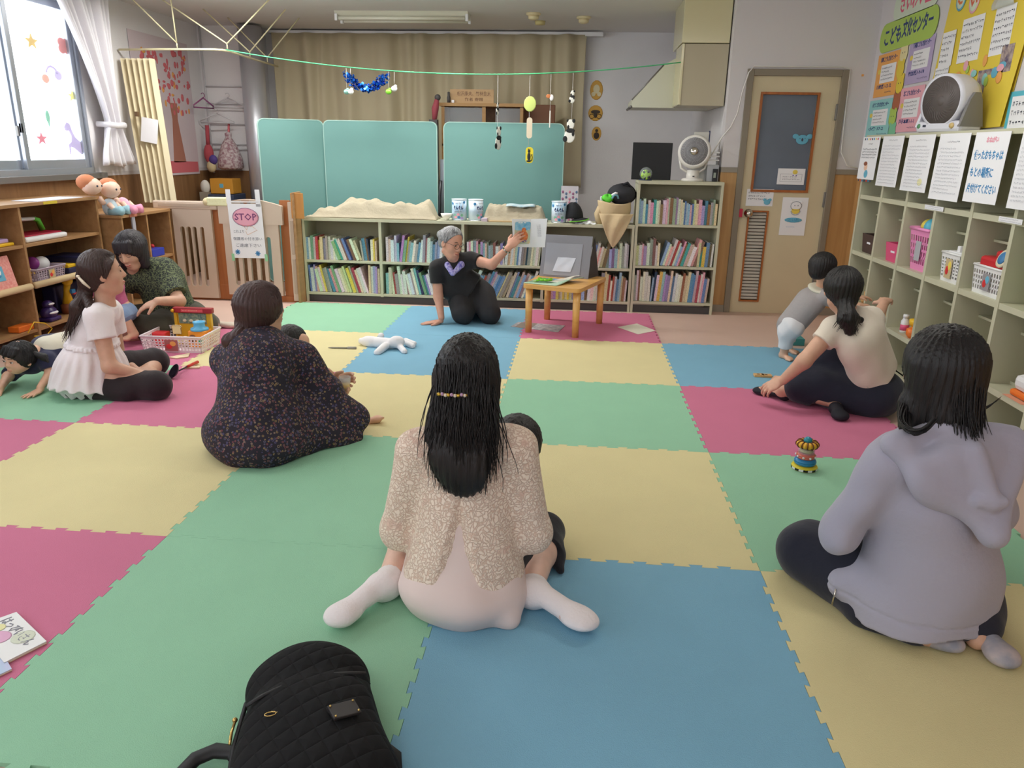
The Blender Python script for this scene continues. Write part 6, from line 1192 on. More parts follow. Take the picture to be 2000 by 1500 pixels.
def torus(b, z, R0, r0, m): b.lathe([(R0+r0*math.cos(a*math.pi/8), z+r0*math.sin(a*math.pi/8)) for a in range(17)], m, T_(), 36)
b = MB(); torus(b, .034, .030, .016, mbl); b.build('blue_ring', r); b = MB(); torus(b, .060, .026, .014, mco)
b.build('coral_ring', r); b = MB()
for k in range(9): a = k*.7; b.ball((cx+.040*math.cos(a), cy+.040*math.sin(a), FZ+.060), .005, m_white, None, 8, 5)
b.build('white_dots', r); b = MB(); torus(b, .083, .020, .009, mat('ring_limeclear', (206, 214, 120), .2, alpha=.8)); b.build('clear_ring', r)
b = MB(); b.lathe([(.034, .045), (.034, .105)], mat('ring_tubeclear', (222, 200, 226), .1, alpha=.3), T_(), 30); b.build('clear_tube', r)
b = MB()
for k in range(12):
 a = k*2*math.pi/12; b.ball((0, 0, 0), (.0165, .0125, .0145), mor, T_(.112) @ Matrix.Rotation(a, 4, 'Z') @ Matrix.Translation((.030, 0, 0)))
b.build('petal_ring', r); b = MB()
for k in range(12):
 a = (k+.5)*2*math.pi/12; b.tube([T_(.112) @ Matrix.Rotation(a, 4, 'Z') @ Vector((.030+.017*math.cos(t), 0, .0145*math.sin(t))) for t in [q*.4 for q in range(17)]], .0022, mdk, 5)
b.build('petal_lines', r); b = MB(); b.ball((cx, cy, FZ+.128), (.018, .018, .017), mtl); b.build('knob', r)
# books at the lower left corner
def cornerbook(pts, lb, mtop, z, th, deco):
 P = [at(x, y, z=z+th) for x, y in pts]; r = thing('picture_book', lb, 'book', tuple(P[0])); b = MB(); D = Vector((0, 0, -th)); c = sum(P, Vector())/4
 b.add(P+[p+Vector((0, 0, -.0015)) for p in P], [(0, 1, 2, 3), (0, 4, 5, 1), (1, 5, 6, 2), (2, 6, 7, 3), (3, 7, 4, 0)], mtop); Q = [p.lerp(c, .015) for p in P]; b.add([p+Vector((0, 0, -.0015)) for p in Q]+[p+D+Vector((0, 0, .0015)) for p in Q], [(0, 4, 5, 1), (1, 5, 6, 2), (2, 6, 7, 3), (3, 7, 4, 0)], m_page); b.add([p+D+Vector((0, 0, .0015)) for p in P]+[p+D for p in P], [(0, 4, 5, 1), (1, 5, 6, 2), (2, 6, 7, 3), (3, 7, 4, 0), (0, 1, 2, 3), (7, 6, 5, 4)], mat('cover_edge', (196, 150, 130), .6)); b.build('covers_and_pages', r)
 b = MB(); deco(b, P); b.build('cover_print', r); return r
def dk(b, P):
 M = frame((P[0]+P[1]+P[2]+P[3])/4+Vector((0, 0, .0006)), P[1]-P[2], P[0]-P[1])
 if M.to_3x3().col[2].z < 0: M = frame((P[0]+P[1]+P[2]+P[3])/4+Vector((0, 0, .0006)), P[2]-P[1], P[0]-P[1])
 t = MB(); text_into(b, 'はっぴいさん', .036, m_inkg, frame(P[1].lerp(P[2], .5)+(P[0]-P[1]).normalized()*.035+Vector((0, 0, .0008)), P[2]-P[1], P[1]-P[0]), width=.17)
 c = P[0].lerp(P[2], .50); b.ball((c.x-.02, c.y-.02, c.z+.0008), (.035, .03, .0005), mat('print_lilacpink', (226, 176, 206), .7)); b.ball((c.x-.05, c.y+.02, c.z+.001), (.02, .018, .0005), mat('print_paleyellow', (232, 228, 170), .7)); b.ball((c.x+.045, c.y-.01, c.z+.0007), (.03, .03, .0004), mat('print_palegreen', (214, 220, 200), .7))
cornerbook([(-50, 1224), (32, 1195), (91, 1252), (8, 1294)], 'white picture book with pale title lettering on the pink mat at the picture edge', mat('cover_white', (232, 232, 230), .4), FZ+.001, .009, dk)
cornerbook([(-70, 1262), (2, 1270), (23, 1306), (-40, 1336)], 'pale blue picture book at the picture edge below the white one', mat('cover_paleblue', (176, 200, 226), .4, rgb2=(196, 190, 226), vary=.1, vscale=12), FZ+.001, .007, lambda b, P: b.ball(tuple(P[0].lerp(P[2], .5)+Vector((0, 0, .0008))), (.02, .02, .0005), msp))
# ================================================================== SOFT BODIES: blended solids meshed by surface nets
def V3(*a): return Vector(a)
class Soft:
 def __init__(s, h=.006): s.h = h; s.ops = []; s.disp = None
 def cap(s, a, b, ra, rb=None, k=.02, sub=False, sq=None, flat=0):
  """tapered capsule; sq=(direction, factor) squashes it along a direction; flat=1 cuts the b end square"""
  s.ops.append(('cap', np.array(a, float), np.array(b, float), ra, ra if rb is None else rb, k, sub, None if sq is None else (np.array(Vector(sq[0]).normalized(), float), sq[1]), flat)); return s
 def ell(s, c, r, k=.02, sub=False, ax=None):
  """ellipsoid; ax = three axes for the radii"""
  A = np.eye(3) if ax is None else np.array([list(Vector(v).normalized()) for v in ax], float)
  s.ops.append(('ell', np.array(c, float), np.array(r, float), A, k, sub)); return s
 def limb(s, pts, rs, k=.02, **kw):
  for i in range(len(pts)-1): s.cap(pts[i], pts[i+1], rs[i], rs[i+1], k, **kw)
  return s
 def cut(s, p, n, k=.004): s.ops.append(('cut', np.array(p, float), np.array(Vector(n).normalized(), float), k)); return s
 def field(s):
  lo = np.array([1e9]*3); hi = -lo
  for o in s.ops:
   if o[0] == 'cap' and not o[6]:
    r = max(o[3], o[4]); lo = np.minimum(lo, np.minimum(o[1], o[2])-r); hi = np.maximum(hi, np.maximum(o[1], o[2])+r)
   if o[0] == 'ell' and not o[5]: r = max(o[2]); lo = np.minimum(lo, o[1]-r); hi = np.maximum(hi, o[1]+r)
  h = s.h; lo -= 4*h+.02; hi += 4*h+.02; n = np.ceil((hi-lo)/h).astype(int)+1
  F = np.full(n, 1.0, np.float32); ax = [(lo[i]+h*np.arange(n[i])).astype(np.float32) for i in range(3)]
  for o in s.ops:
   if o[0] == 'cut':
    _, p, nn, k = o; d = (ax[0]-p[0])[:, None, None]*nn[0]+(ax[1]-p[1])[None, :, None]*nn[1]+(ax[2]-p[2])[None, None, :]*nn[2]
    F = np.maximum(F, d.astype(np.float32)); continue
   if o[0] == 'cap': r = max(o[3], o[4]); a0 = np.minimum(o[1], o[2])-r; a1 = np.maximum(o[1], o[2])+r; k = o[5]; sub = o[6]
   else: r = max(o[2]); a0 = o[1]-r; a1 = o[1]+r; k = o[4]; sub = o[5]
   m = k+3*h; i0 = np.clip(np.floor((a0-m-lo)/h).astype(int), 0, n-1); i1 = np.clip(np.ceil((a1+m-lo)/h).astype(int)+1, 1, n)
   if np.any(i1 <= i0): continue
   X = ax[0][i0[0]:i1[0]][:, None, None]; Y = ax[1][i0[1]:i1[1]][None, :, None]; Z = ax[2][i0[2]:i1[2]][None, None, :]
   if o[0] == 'cap':
    a, b, ra, rb, sq, flat = o[1], o[2], o[3], o[4], o[7], o[8]; X = X-a[0]; Y = Y-a[1]; Z = Z-a[2]; ab = b-a
    if sq is not None:
     q = sq[0]; f = 1/sq[1]-1; dq = X*q[0]+Y*q[1]+Z*q[2]; X = X+f*dq*q[0]; Y = Y+f*dq*q[1]; Z = Z+f*dq*q[2]; e = float(ab@q); ab = ab+f*e*q
    L2 = float(ab@ab)+1e-12; dt = X*ab[0]+Y*ab[1]+Z*ab[2]; t = np.clip(dt/L2, 0, 1)
    d = np.sqrt((X-t*ab[0])**2+(Y-t*ab[1])**2+(Z-t*ab[2])**2)-(ra+(rb-ra)*t)
    if sq is not None: d = d*np.float32(min(1, .5+.5*sq[1]))
    if flat: d = np.maximum(d, (dt-L2)/math.sqrt(L2))
    if flat == 2: d = np.maximum(d, -dt/math.sqrt(L2))
   else:
    c, rr, A = o[1], o[2], o[3]; X = X-c[0]; Y = Y-c[1]; Z = Z-c[2]
    u = [(X*A[q][0]+Y*A[q][1]+Z*A[q][2]) for q in range(3)]
    k0 = np.sqrt(sum((u[q]/rr[q])**2 for q in range(3)))+1e-9; k1 = np.sqrt(sum((u[q]/rr[q]**2)**2 for q in range(3)))+1e-9; d = k0*(k0-1)/k1
   G = F[i0[0]:i1[0], i0[1]:i1[1], i0[2]:i1[2]]
   if sub: hh = np.clip(.5-.5*(G+d)/k, 0, 1); R_ = G*(1-hh)+(-d)*hh+k*hh*(1-hh)
   elif k > 0: hh = np.clip(.5+.5*(G-d)/k, 0, 1); R_ = G*(1-hh)+d*hh-k*hh*(1-hh)
   else: R_ = np.minimum(G, d)
   F[i0[0]:i1[0], i0[1]:i1[1], i0[2]:i1[2]] = R_
  if s.disp is not None:
   X = ax[0][:, None, None]; Y = ax[1][None, :, None]; Z = ax[2][None, None, :]; F = F+s.disp(X, Y, Z).astype(np.float32)
  for q in range(3):
   sl = [slice(None)]*3; sl[q] = 0; F[tuple(sl)] = 1; sl[q] = -1; F[tuple(sl)] = 1
  return F, lo
 def build(s, name, material, parent=None, zmin=None, loc=None, label=None):
  if zmin is not None: s.cut((0, 0, zmin), (0, 0, -1))
  F, lo = s.field(); h = s.h; S = F < 0
  c = np.zeros([d-1 for d in F.shape], np.int8)
  for i in (0, 1):
   for j in (0, 1):
    for k in (0, 1): c += S[i:F.shape[0]-1+i, j:F.shape[1]-1+j, k:F.shape[2]-1+k]
  mk = (c > 0) & (c < 8); ids = np.argwhere(mk); idx = np.full(mk.shape, -1, np.int32); idx[mk] = np.arange(len(ids))
  P = np.zeros((len(ids), 3)); N = np.zeros(len(ids)); cs = [(i, j, k) for i in (0, 1) for j in (0, 1) for k in (0, 1)]
  val = {q: F[ids[:, 0]+q[0], ids[:, 1]+q[1], ids[:, 2]+q[2]] for q in cs}
  for a in cs:
   for ax_ in range(3):
    if a[ax_]: continue
    b = list(a); b[ax_] = 1; b = tuple(b); fa, fb = val[a], val[b]; x = (fa < 0) != (fb < 0); t = np.where(x, fa/np.where(x, fa-fb, 1), 0)
    pt = np.array(a, float)[None, :]+np.eye(3)[ax_][None, :]*t[:, None]; P += pt*x[:, None]; N += x
  P = lo+h*(ids+P/N[:, None]); fs = []
  for ax_, (o1, o2) in ((0, (1, 2)), (1, (2, 0)), (2, (0, 1))):
   sa = [slice(1, -1)]*3; sb = [slice(1, -1)]*3; sa[ax_] = slice(0, -1); sb[ax_] = slice(1, None)
   e = np.argwhere(S[tuple(sa)] != S[tuple(sb)]); off = np.array([1, 1, 1]); off[ax_] = 0; e = e+off
   ins = S[e[:, 0], e[:, 1], e[:, 2]]; d1 = np.zeros(3, int); d1[o1] = 1; d2 = np.zeros(3, int); d2[o2] = 1
   q = [e-d1-d2, e-d2, e, e-d1]; q = np.stack([idx[v[:, 0], v[:, 1], v[:, 2]] for v in q], 1)
   q[~ins] = q[~ins][:, ::-1]; fs.append(q)
  fs = np.concatenate(fs); fs = fs[(fs >= 0).all(1)]
  o3 = Vector((0, 0, 0)) if loc is None else Vector(loc)
  me = bpy.data.meshes.new(name); me.vertices.add(len(P)); me.vertices.foreach_set('co', (P-np.array(o3)).astype(np.float32).ravel()); me.loops.add(len(fs)*4); me.loops.foreach_set('vertex_index', fs.astype(np.int32).ravel())
  me.polygons.add(len(fs)); me.polygons.foreach_set('loop_start', np.arange(0, len(fs)*4, 4, dtype=np.int32)); me.polygons.foreach_set('use_smooth', np.ones(len(fs), bool)); me.update(calc_edges=True); me.validate()
  me.materials.append(material); o = bpy.data.objects.new(name, me); COL.objects.link(o); o.location = o3
  if parent is not None: o.parent = parent; o.location = o3-parent_loc(parent)
  if label: o['label'] = label
  return o
def wrinkle(amp, fr=28, dirn=(.4, .2, 1), seed=0):
 d = Vector(dirn).normalized(); s = seed*1.7
 def f(X, Y, Z):
  w = np.sin(fr*(X*d.x+Y*d.y+Z*d.z)+2.2*np.sin(9*X+s)+1.7*np.sin(11*Y+s*2)+1.3*np.sin(8*Z+s*3))
  return amp*(w*.6+.4*np.sin(fr*1.9*(X*d.z+Y*d.x-Z*d.y)+2*np.sin(13*Z+s)+X*7))
 return f
def streaks(amp, fr=170, axis='z', c=(0, 0, 0)):
 """fine lengthwise grooves for hair, running around a vertical axis"""
 def f(X, Y, Z):
  a = np.arctan2(Y-c[1]+1e-6, X-c[0]+1e-6); w = 1.1*np.sin(Z*13+a*3); return amp*(np.sin(a*38+w*2)+.7*np.sin(a*71-w*3+Z*11))
 return f
# skin, hair and cloth --------------------------------------------------------
def skin(name, c, c2=None):
 if name in _M: return _M[name]
 m = mat(name, c, .5, vary=.08, vscale=30); b = m.node_tree.nodes['Principled BSDF']; b.inputs['Subsurface Weight'].default_value = .0; return m
sk_adult = skin('skin_adult', (216, 170, 144)); sk_old = skin('skin_elder', (214, 158, 134)); sk_child = skin('skin_child', (232, 184, 154)); sk_pale = skin('skin_pale', (232, 190, 170))
def hairmat(name, c, rough=.48):
 if name in _M: return _M[name]
 m = mat(name, c, rough, spec=.45); nt = m.node_tree; N = nt.nodes; L = nt.links; tc = [n for n in N if n.type == 'TEX_COORD'][0]; mp = [n for n in N if n.type == 'MAPPING'][0]; mp.inputs['Scale'].default_value = (1, 1, .06)
 n = N.new('ShaderNodeTexNoise'); n.inputs['Scale'].default_value = 260; n.inputs['Detail'].default_value = 2; L.new(mp.outputs[0], n.inputs['Vector']); bp = N.new('ShaderNodeBump'); bp.inputs['Strength'].default_value = .6; bp.inputs['Distance'].default_value = .004
 L.new(n.outputs[0], bp.inputs['Height']); L.new(bp.outputs[0], N['Principled BSDF'].inputs['Normal']); return m
h_black = hairmat('hair_black', (26, 23, 23)); h_brown = hairmat('hair_darkbrown', (58, 40, 36)); h_red = hairmat('hair_redbrown', (66, 42, 40)); h_grey = mat('hair_grey', (112, 112, 116), .55, rgb2=(176, 176, 178), vary=.2, vscale=70, stretch=(1, .35, .5), bump=.5, bscale=160)
def cells(name, base, dots, scale, thr=.35, rough=.85, bump=0):
 """cloth printed with small scattered flowers in several colours"""
 m = mat(name, base, rough); nt = m.node_tree; N = nt.nodes; L = nt.links; b = N['Principled BSDF']; mp = [n for n in N if n.type == 'MAPPING'][0]
 v = N.new('ShaderNodeTexVoronoi'); v.inputs['Scale'].default_value = scale; L.new(mp.outputs[0], v.inputs['Vector'])
 r = N.new('ShaderNodeValToRGB'); cr = r.color_ramp; cr.interpolation = 'CONSTANT'
 for i, c in enumerate(dots):
  e = cr.elements[i] if i < 2 else cr.elements.new(i/len(dots)); e.position = i/len(dots); e.color = lin(c)
 sp = N.new('ShaderNodeSeparateColor'); L.new(v.outputs['Color'], sp.inputs[0]); L.new(sp.outputs[0], r.inputs[0])
 lt = N.new('ShaderNodeMath'); lt.operation = 'LESS_THAN'; lt.inputs[1].default_value = thr; L.new(v.outputs['Distance'], lt.inputs[0])
 gt = N.new('ShaderNodeMath'); gt.operation = 'GREATER_THAN'; gt.inputs[1].default_value = thr*.45; L.new(v.outputs['Distance'], gt.inputs[0])
 g2 = N.new('ShaderNodeMath'); g2.operation = 'GREATER_THAN'; g2.inputs[1].default_value = .25; L.new(sp.outputs[1], g2.inputs[0])
 m1 = N.new('ShaderNodeMath'); m1.operation = 'MULTIPLY'; L.new(lt.outputs[0], m1.inputs[0]); L.new(gt.outputs[0], m1.inputs[1]); m2 = N.new('ShaderNodeMath'); m2.operation = 'MULTIPLY'; L.new(m1.outputs[0], m2.inputs[0]); L.new(g2.outputs[0], m2.inputs[1])
 mx = N.new('ShaderNodeMix'); mx.data_type = 'RGBA'; mx.inputs[6].default_value = lin(base); L.new(r.outputs[0], mx.inputs[7]); L.new(m2.outputs[0], mx.inputs[0]); L.new(mx.outputs[2], b.inputs['Base Color']); return m
m_floral = cells('dress_floral', (38, 32, 46), [(126, 84, 86), (80, 72, 112), (128, 108, 98), (112, 62, 72), (84, 80, 104), (134, 110, 76)], 92, .46)
def leafy():
 m = mat('shirt_leafy', (40, 46, 42), .8); nt = m.node_tree; N = nt.nodes; L = nt.links; b = N['Principled BSDF']; mp = [n for n in N if n.type == 'MAPPING'][0]
 n0 = N.new('ShaderNodeTexNoise'); n0.inputs['Scale'].default_value = 22; L.new(mp.outputs[0], n0.inputs['Vector']); ad = N.new('ShaderNodeVectorMath'); ad.operation = 'MULTIPLY_ADD'; ad.inputs[1].default_value = (.09, .09, .09); L.new(n0.outputs['Color'], ad.inputs[0]); L.new(mp.outputs[0], ad.inputs[2])
 w = N.new('ShaderNodeTexVoronoi'); w.feature = 'DISTANCE_TO_EDGE'; w.inputs['Scale'].default_value = 46; L.new(ad.outputs[0], w.inputs['Vector']); r = N.new('ShaderNodeValToRGB'); r.color_ramp.interpolation = 'CONSTANT'; r.color_ramp.elements[0].color = lin((112, 122, 86)); r.color_ramp.elements[1].position = .075; r.color_ramp.elements[1].color = lin((42, 48, 44)); L.new(w.outputs['Distance'], r.inputs[0]); L.new(r.outputs[0], b.inputs['Base Color']); return m
m_leafy = leafy()
def lace():
 m = mat('cardigan_lace', (236, 208, 188), .85); nt = m.node_tree; N = nt.nodes; L = nt.links; b = N['Principled BSDF']; mp = [n for n in N if n.type == 'MAPPING'][0]
 n0 = N.new('ShaderNodeTexNoise'); n0.inputs['Scale'].default_value = 30; L.new(mp.outputs[0], n0.inputs['Vector']); ad = N.new('ShaderNodeVectorMath'); ad.operation = 'MULTIPLY_ADD'; ad.inputs[1].default_value = (.05, .05, .05); L.new(n0.outputs['Color'], ad.inputs[0]); L.new(mp.outputs[0], ad.inputs[2])
 v = N.new('ShaderNodeTexVoronoi'); v.feature = 'DISTANCE_TO_EDGE'; v.inputs['Scale'].default_value = 84; L.new(ad.outputs[0], v.inputs['Vector'])
 r = N.new('ShaderNodeValToRGB'); r.color_ramp.elements[0].color = lin((222, 192, 172)); r.color_ramp.elements[0].position = .02; r.color_ramp.elements[1].position = .16; r.color_ramp.elements[1].color = lin((248, 230, 212)); L.new(v.outputs['Distance'], r.inputs[0])
 n1 = N.new('ShaderNodeTexNoise'); n1.inputs['Scale'].default_value = 16; L.new(mp.outputs[0], n1.inputs['Vector']); r1 = N.new('ShaderNodeMapRange'); r1.inputs[1].default_value = .60; r1.inputs[2].default_value = .66; L.new(n1.outputs[0], r1.inputs[0])
 mx = N.new('ShaderNodeMix'); mx.data_type = 'RGBA'; L.new(r1.outputs[0], mx.inputs[0]); L.new(r.outputs[0], mx.inputs[6]); mx.inputs[7].default_value = lin((230, 198, 180)); L.new(mx.outputs[2], b.inputs['Base Color'])
 bp = N.new('ShaderNodeBump'); bp.inputs['Strength'].default_value = .9; bp.inputs['Distance'].default_value = .006; L.new(r.outputs[0], bp.inputs['Height']); L.new(bp.outputs[0], b.inputs['Normal']); return m
m_lace = lace()
def cloth(name, c, rough=.85, bump=.25, bs=26): return mat(name, c, rough, bump=bump, bscale=bs, sheen=.15)
# body pieces --------------------------------------------------------------
def basis(f, u=(0, 0, 1)):
 f = Vector(f).normalized(); u = Vector(u); u = (u-f*u.dot(f)).normalized(); return f, u, f.cross(u)      # forward, up, its right-hand side
def head_skin(S, c, fwd, up=(0, 0, 1), s=1.0, child=False, detail=True):
 f, u, r = basis(fwd, up); c = Vector(c); q = lambda a, b_, d=0: c+(f*a+u*b_+r*d)*s
 S.ell(q(-.012, .022), (.070*s, .090*s, .092*s), k=.02*s, ax=(r, f, u))
 if child:
  S.ell(q(.014, -.022), (.062*s, .070*s, .066*s), k=.03*s, ax=(r, f, u)); S.ell(q(.045, -.066), (.026*s, .022*s, .020*s), k=.03*s, ax=(r, f, u))
  for d in (-1, 1): S.ell(q(.048, -.036, d*.034), (.028*s, .024*s, .026*s), k=.02*s, ax=(r, f, u))
  S.ell(q(.086, -.020), (.012*s, .010*s, .009*s), k=.012*s, ax=(r, f, u))
 else:
  S.ell(q(.018, -.030), (.058*s, .068*s, .080*s), k=.03*s, ax=(r, f, u)); S.ell(q(.052, -.092), (.026*s, .024*s, .022*s), k=.035*s, ax=(r, f, u))
  for d in (-1, 1): S.ell(q(.050, -.030, d*.034), (.022*s, .022*s, .024*s), k=.02*s, ax=(r, f, u)); S.cap(q(-.01, -.075, d*.048), q(.045, -.098, d*.018), .012*s, .012*s, k=.03*s)
  S.cap(q(.082, .006), q(.0965, -.024), .0065*s, .0100*s, k=.012*s); S.ell(q(.088, -.030), (.016*s, .010*s, .008*s), k=.008*s, ax=(r, f, u))
 for d in (-1, 1):
  S.ell(q(.088, .004, d*.032), (.018*s, .014*s, .012*s), k=.012*s, sub=True, ax=(r, f, u))
  S.ell(q(-.004, -.012, d*.074), (.010*s, .019*s, .030*s), k=.006*s, ax=(r, f, u))
  S.ell(q(.004, -.010, d*.084), (.008*s, .010*s, .016*s), k=.004*s, sub=True, ax=(r, f, u))
 zl = -.050 if child else -.058; fl = .080 if child else .084
 S.ell(q(fl, zl), (.020*s, .009*s, .0055*s), k=.006*s, ax=(r, f, u)); S.ell(q(fl-.002, zl-.011), (.016*s, .009*s, .006*s), k=.006*s, ax=(r, f, u))
def face_parts(root, c, fwd, up=(0, 0, 1), s=1.0, child=False, closed=False, lip=(196, 104, 100), smile=True):
 f, u, r = basis(fwd, up); c = Vector(c); q = lambda a, b_, d=0: c+(f*a+u*b_+r*d)*s; mk = mat('eye_dark', (34, 26, 24), .25); mw_ = mat('eye_white', (232, 228, 224), .3)
 for d in (-1, 1):
  b = MB()
  if closed: b.tube([q(.080+.004*math.sin(t*math.pi), .002-.004*math.sin(t*math.pi), d*(.018+.028*t)) for t in [k/8 for k in range(9)]], .0016*s, mk, 5)
  else:
   fa = frame(q(.0765, .003, d*.031), r, u); b.ball((0, 0, 0), (.0110*s, .0052*s, .006*s), mw_, fa if (fa.to_3x3().col[2]).dot(f) > 0 else fa); b.ball(q(.0800, .003, d*.031), .0050*s, mk); b.tube([q(.083, .0085-.002*abs(t-.5), d*(.018+.027*t)) for t in (0, .25, .5, .75, 1)], .0014*s, mk, 5)
  b.build('eye', root)
  b = MB(); b.tube([q(.088-.012*t, .026+.004*math.sin(t*3.1), d*(.016+.030*t)) for t in (0, .25, .5, .75, 1)], [.001*s, .0022*s, .0022*s, .002*s, .001*s], mat('eyebrow_dark', (60, 46, 42), .8), 5); b.build('eyebrow', root)
 b = MB(); zl = -.050 if child else -.058; fl = .0865 if child else .091
 b.tube([q(fl-.006*abs(t*2-1)**2, zl-.003+(.005*abs(t*2-1)**2 if smile else 0), (t-.5)*.042) for t in [k/8 for k in range(9)]], [.0008*s]+[.0030*s]*7+[.0008*s], mat('lips_%d_%d' % (lip[0], lip[1]), lip, .45), 6); b.build('lips', root)
def hand(S, w, d, n, t, s=1.0, curl=(.35, .4, .45, .5), thumb=.5, spread=.10, k=.004):
 """palm, four unequal bent fingers and a thumb. w wrist, d finger direction, n out of the palm, t towards the thumb"""
 w = Vector(w); d = Vector(d).normalized(); n = Vector(n); n = (n-d*n.dot(d)).normalized(); t0 = Vector(t); t = (t0-d*t0.dot(d)-n*t0.dot(n)).normalized()
 S.cap(w, w+d*.03*s, .023*s, .026*s, k=.012, sq=(n, .68)); S.ell(w+d*.055*s, (.041*s, .048*s, .0155*s), k=.010, ax=(t, d, n)); S.ell(w+d*.035*s+t*.022*s+n*.006*s, (.018*s, .028*s, .014*s), k=.010, ax=(t, d, n))
 L_ = (.068, .076, .072, .056); R_ = (.0092, .0096, .0090, .0080)
 for i in range(4):
  off = (.030-.020*i); p = w+d*(.090-(.010 if i == 3 else 0)-(.003 if i == 0 else 0))*s+t*off*s; a = 0; sp = t*(1.5-i)*spread*.6
  for j, (fr, ca) in enumerate(((.45, .8), (.30, 1.0), (.25, .8))):
   a += curl[i]*ca; dd = ((d*math.cos(a)+n*math.sin(a))+sp*math.cos(a)).normalized(); q = p+dd*L_[i]*fr*s; S.cap(p, q, R_[i]*s*(1-.10*j), R_[i]*s*(.93-.12*j), k=k if j else .008); p = q
 p = w+d*.022*s+t*.028*s+n*.004*s; dd = (t*.75+d*.65+n*thumb*.6).normalized(); q = p+dd*.036*s; S.cap(p, q, .0125*s, .011*s, k=.008); dd = (t*.35+d*.85+n*thumb).normalized(); r_ = q+dd*.030*s; S.cap(q, r_, .0105*s, .0085*s, k=.004)
def foot(S, a, toe, s=1.0, toes=True, up=(0, 0, 1), r=None):
 """a heel point on the sole side, toe direction point; rounded heel, arch, ball and toes"""
 a = Vector(a); toe = Vector(toe); d = (toe-a).normalized(); u = Vector(up); u = (u-d*u.dot(d)).normalized(); sd = d.cross(u); L_ = (toe-a).length
 S.ell(a+d*.02*s+u*.002, (.030*s, .034*s, .032*s), k=.02, ax=(sd, d, u)); S.cap(a+d*.03*s+u*.012*s, a+d*L_*.70, .030*s, .027*s, k=.02, sq=(u, .85)); S.ell(a+d*L_*.74, (.040*s, .035*s, .020*s), k=.02, ax=(sd, d, u))
 if toes:
  for i in range(5): S.cap(a+d*L_*.80+sd*(.028-.014*i)*s, a+d*(L_*(.98-.03*i))+sd*(.030-.0145*i)*s, .0105*s if i == 0 else .0075*s, .011*s if i == 0 else .0072*s, k=.004)
 else: S.ell(a+d*L_*.88, (.036*s, .032*s, .018*s), k=.02, ax=(sd, d, u))
def torso(S, J, inf=0.0, s=1.0, k=.05, fl=.70, neck=True, hips=True, w=1.0):
 f = Vector(J['fwd']); P_, C = Vector(J['pelvis']), Vector(J['chest']); M_ = P_.lerp(C, .55)
 S.cap(P_, M_, .125*s*w+inf, .108*s*w+inf, k=k, sq=(f, fl)); S.cap(M_, C, .108*s*w+inf, .128*s*w+inf, k=k, sq=(f, fl))
 a, b = Vector(J['sl']), Vector(J['sr']); S.cap(a.lerp(b, .12), a.lerp(b, .88), .050*s+inf, .050*s+inf, k=k)
 S.cap(C, (a+b)/2, .115*s*w+inf, .07*s+inf, k=k, sq=(f, fl))
 if neck: S.cap((a+b)/2-Vector((0, 0, .01)), Vector(J['neck']), .060*s, .046*s, k=.035)
 if hips: a, b = Vector(J['hl']), Vector(J['hr']); S.cap(a, b, .100*s+inf, .100*s+inf, k=k)
def skinneck(S, J, s=1.0): S.cap((Vector(J['sl'])+Vector(J['sr']))/2, Vector(J['head'])-Vector((0, 0, .04*s)), .050*s, .046*s, k=.03)
def arm(S, a, e, w, inf=0.0, s=1.0, k=.02, upto=1.0):
 a, e, w = Vector(a), Vector(e), Vector(w)
 if upto >= 1: S.limb([a, e, w], [.047*s+inf, .038*s+inf, .025*s+inf], k=k)
def sleeve(S, a, e, t, r0=.062, r1=.060, k=.03, w=None, tw=0):
 a, e = Vector(a), Vector(e)
 if w is None: S.cap(a, a.lerp(e, t), r0, r1, k=k, flat=1)
 else: S.cap(a, e, r0, r1, k=k); S.cap(e, e.lerp(Vector(w), tw), r1, r1*.95, k=k, flat=1)
def strands(name, polys, r, m, root, seg=4, label=None):
 b = MB()
 for i, p in enumerate(polys):
  n = len(p); rr = [r*(1-.7*(k/(n-1))**2) for k in range(n)]; b.tube(p, rr, m, seg, caps=False)
 o = b.build(name, root)
 if label: o['label'] = label
 return o
def wisps(root, c, r, f, u, sd, m, n=170, seed=1, hl=1.0, end=2.05, drop=0.0, thick=.0017, back=0.0, nm='hair_strands'):
 """fine locks combed from the crown down over the head; hl = polar angle of the hairline in front"""
 R = random.Random(seed); po = []; c = Vector(c); f, u, sd = Vector(f), Vector(u), Vector(sd)
 for k in range(n):
  ph = R.uniform(-math.pi, math.pi); ap = abs(ph); fe = smooth((ap-.8)/.7); e = (hl*(1-fe)+end*fe)*R.uniform(.93, 1.05); t0 = R.uniform(.05, .5); p = []; j = R.uniform(-.25, .25)
  for q in range(9):
   t = t0+(e-t0)*q/8; g = ph+j*q/8*.4+.05*math.sin(k+q); rr = 1.008+.02*R.random()*(q/8); d = sd*(r[0]*math.sin(t)*math.sin(g))+f*(r[1]*math.sin(t)*math.cos(g))+u*(r[2]*math.cos(t)); p.append(c+d*rr)
  if drop and fe > .6:
   l = drop*R.uniform(.7, 1.05); x = p[-1]; p += [x+V3(0, 0, -l*q/4)-f*back*q/4+V3(.004*math.sin(k+q), .003*math.cos(k), 0) for q in (1, 2, 3, 4)]
  po.append(p)
 return strands(nm, po, thick, m, root)
def person(label, loc, group=None): return thing('person', label, 'person', tuple(loc), group)
J_ = lambda px, py, y: at(px, py, y=y)
ZF = .0127
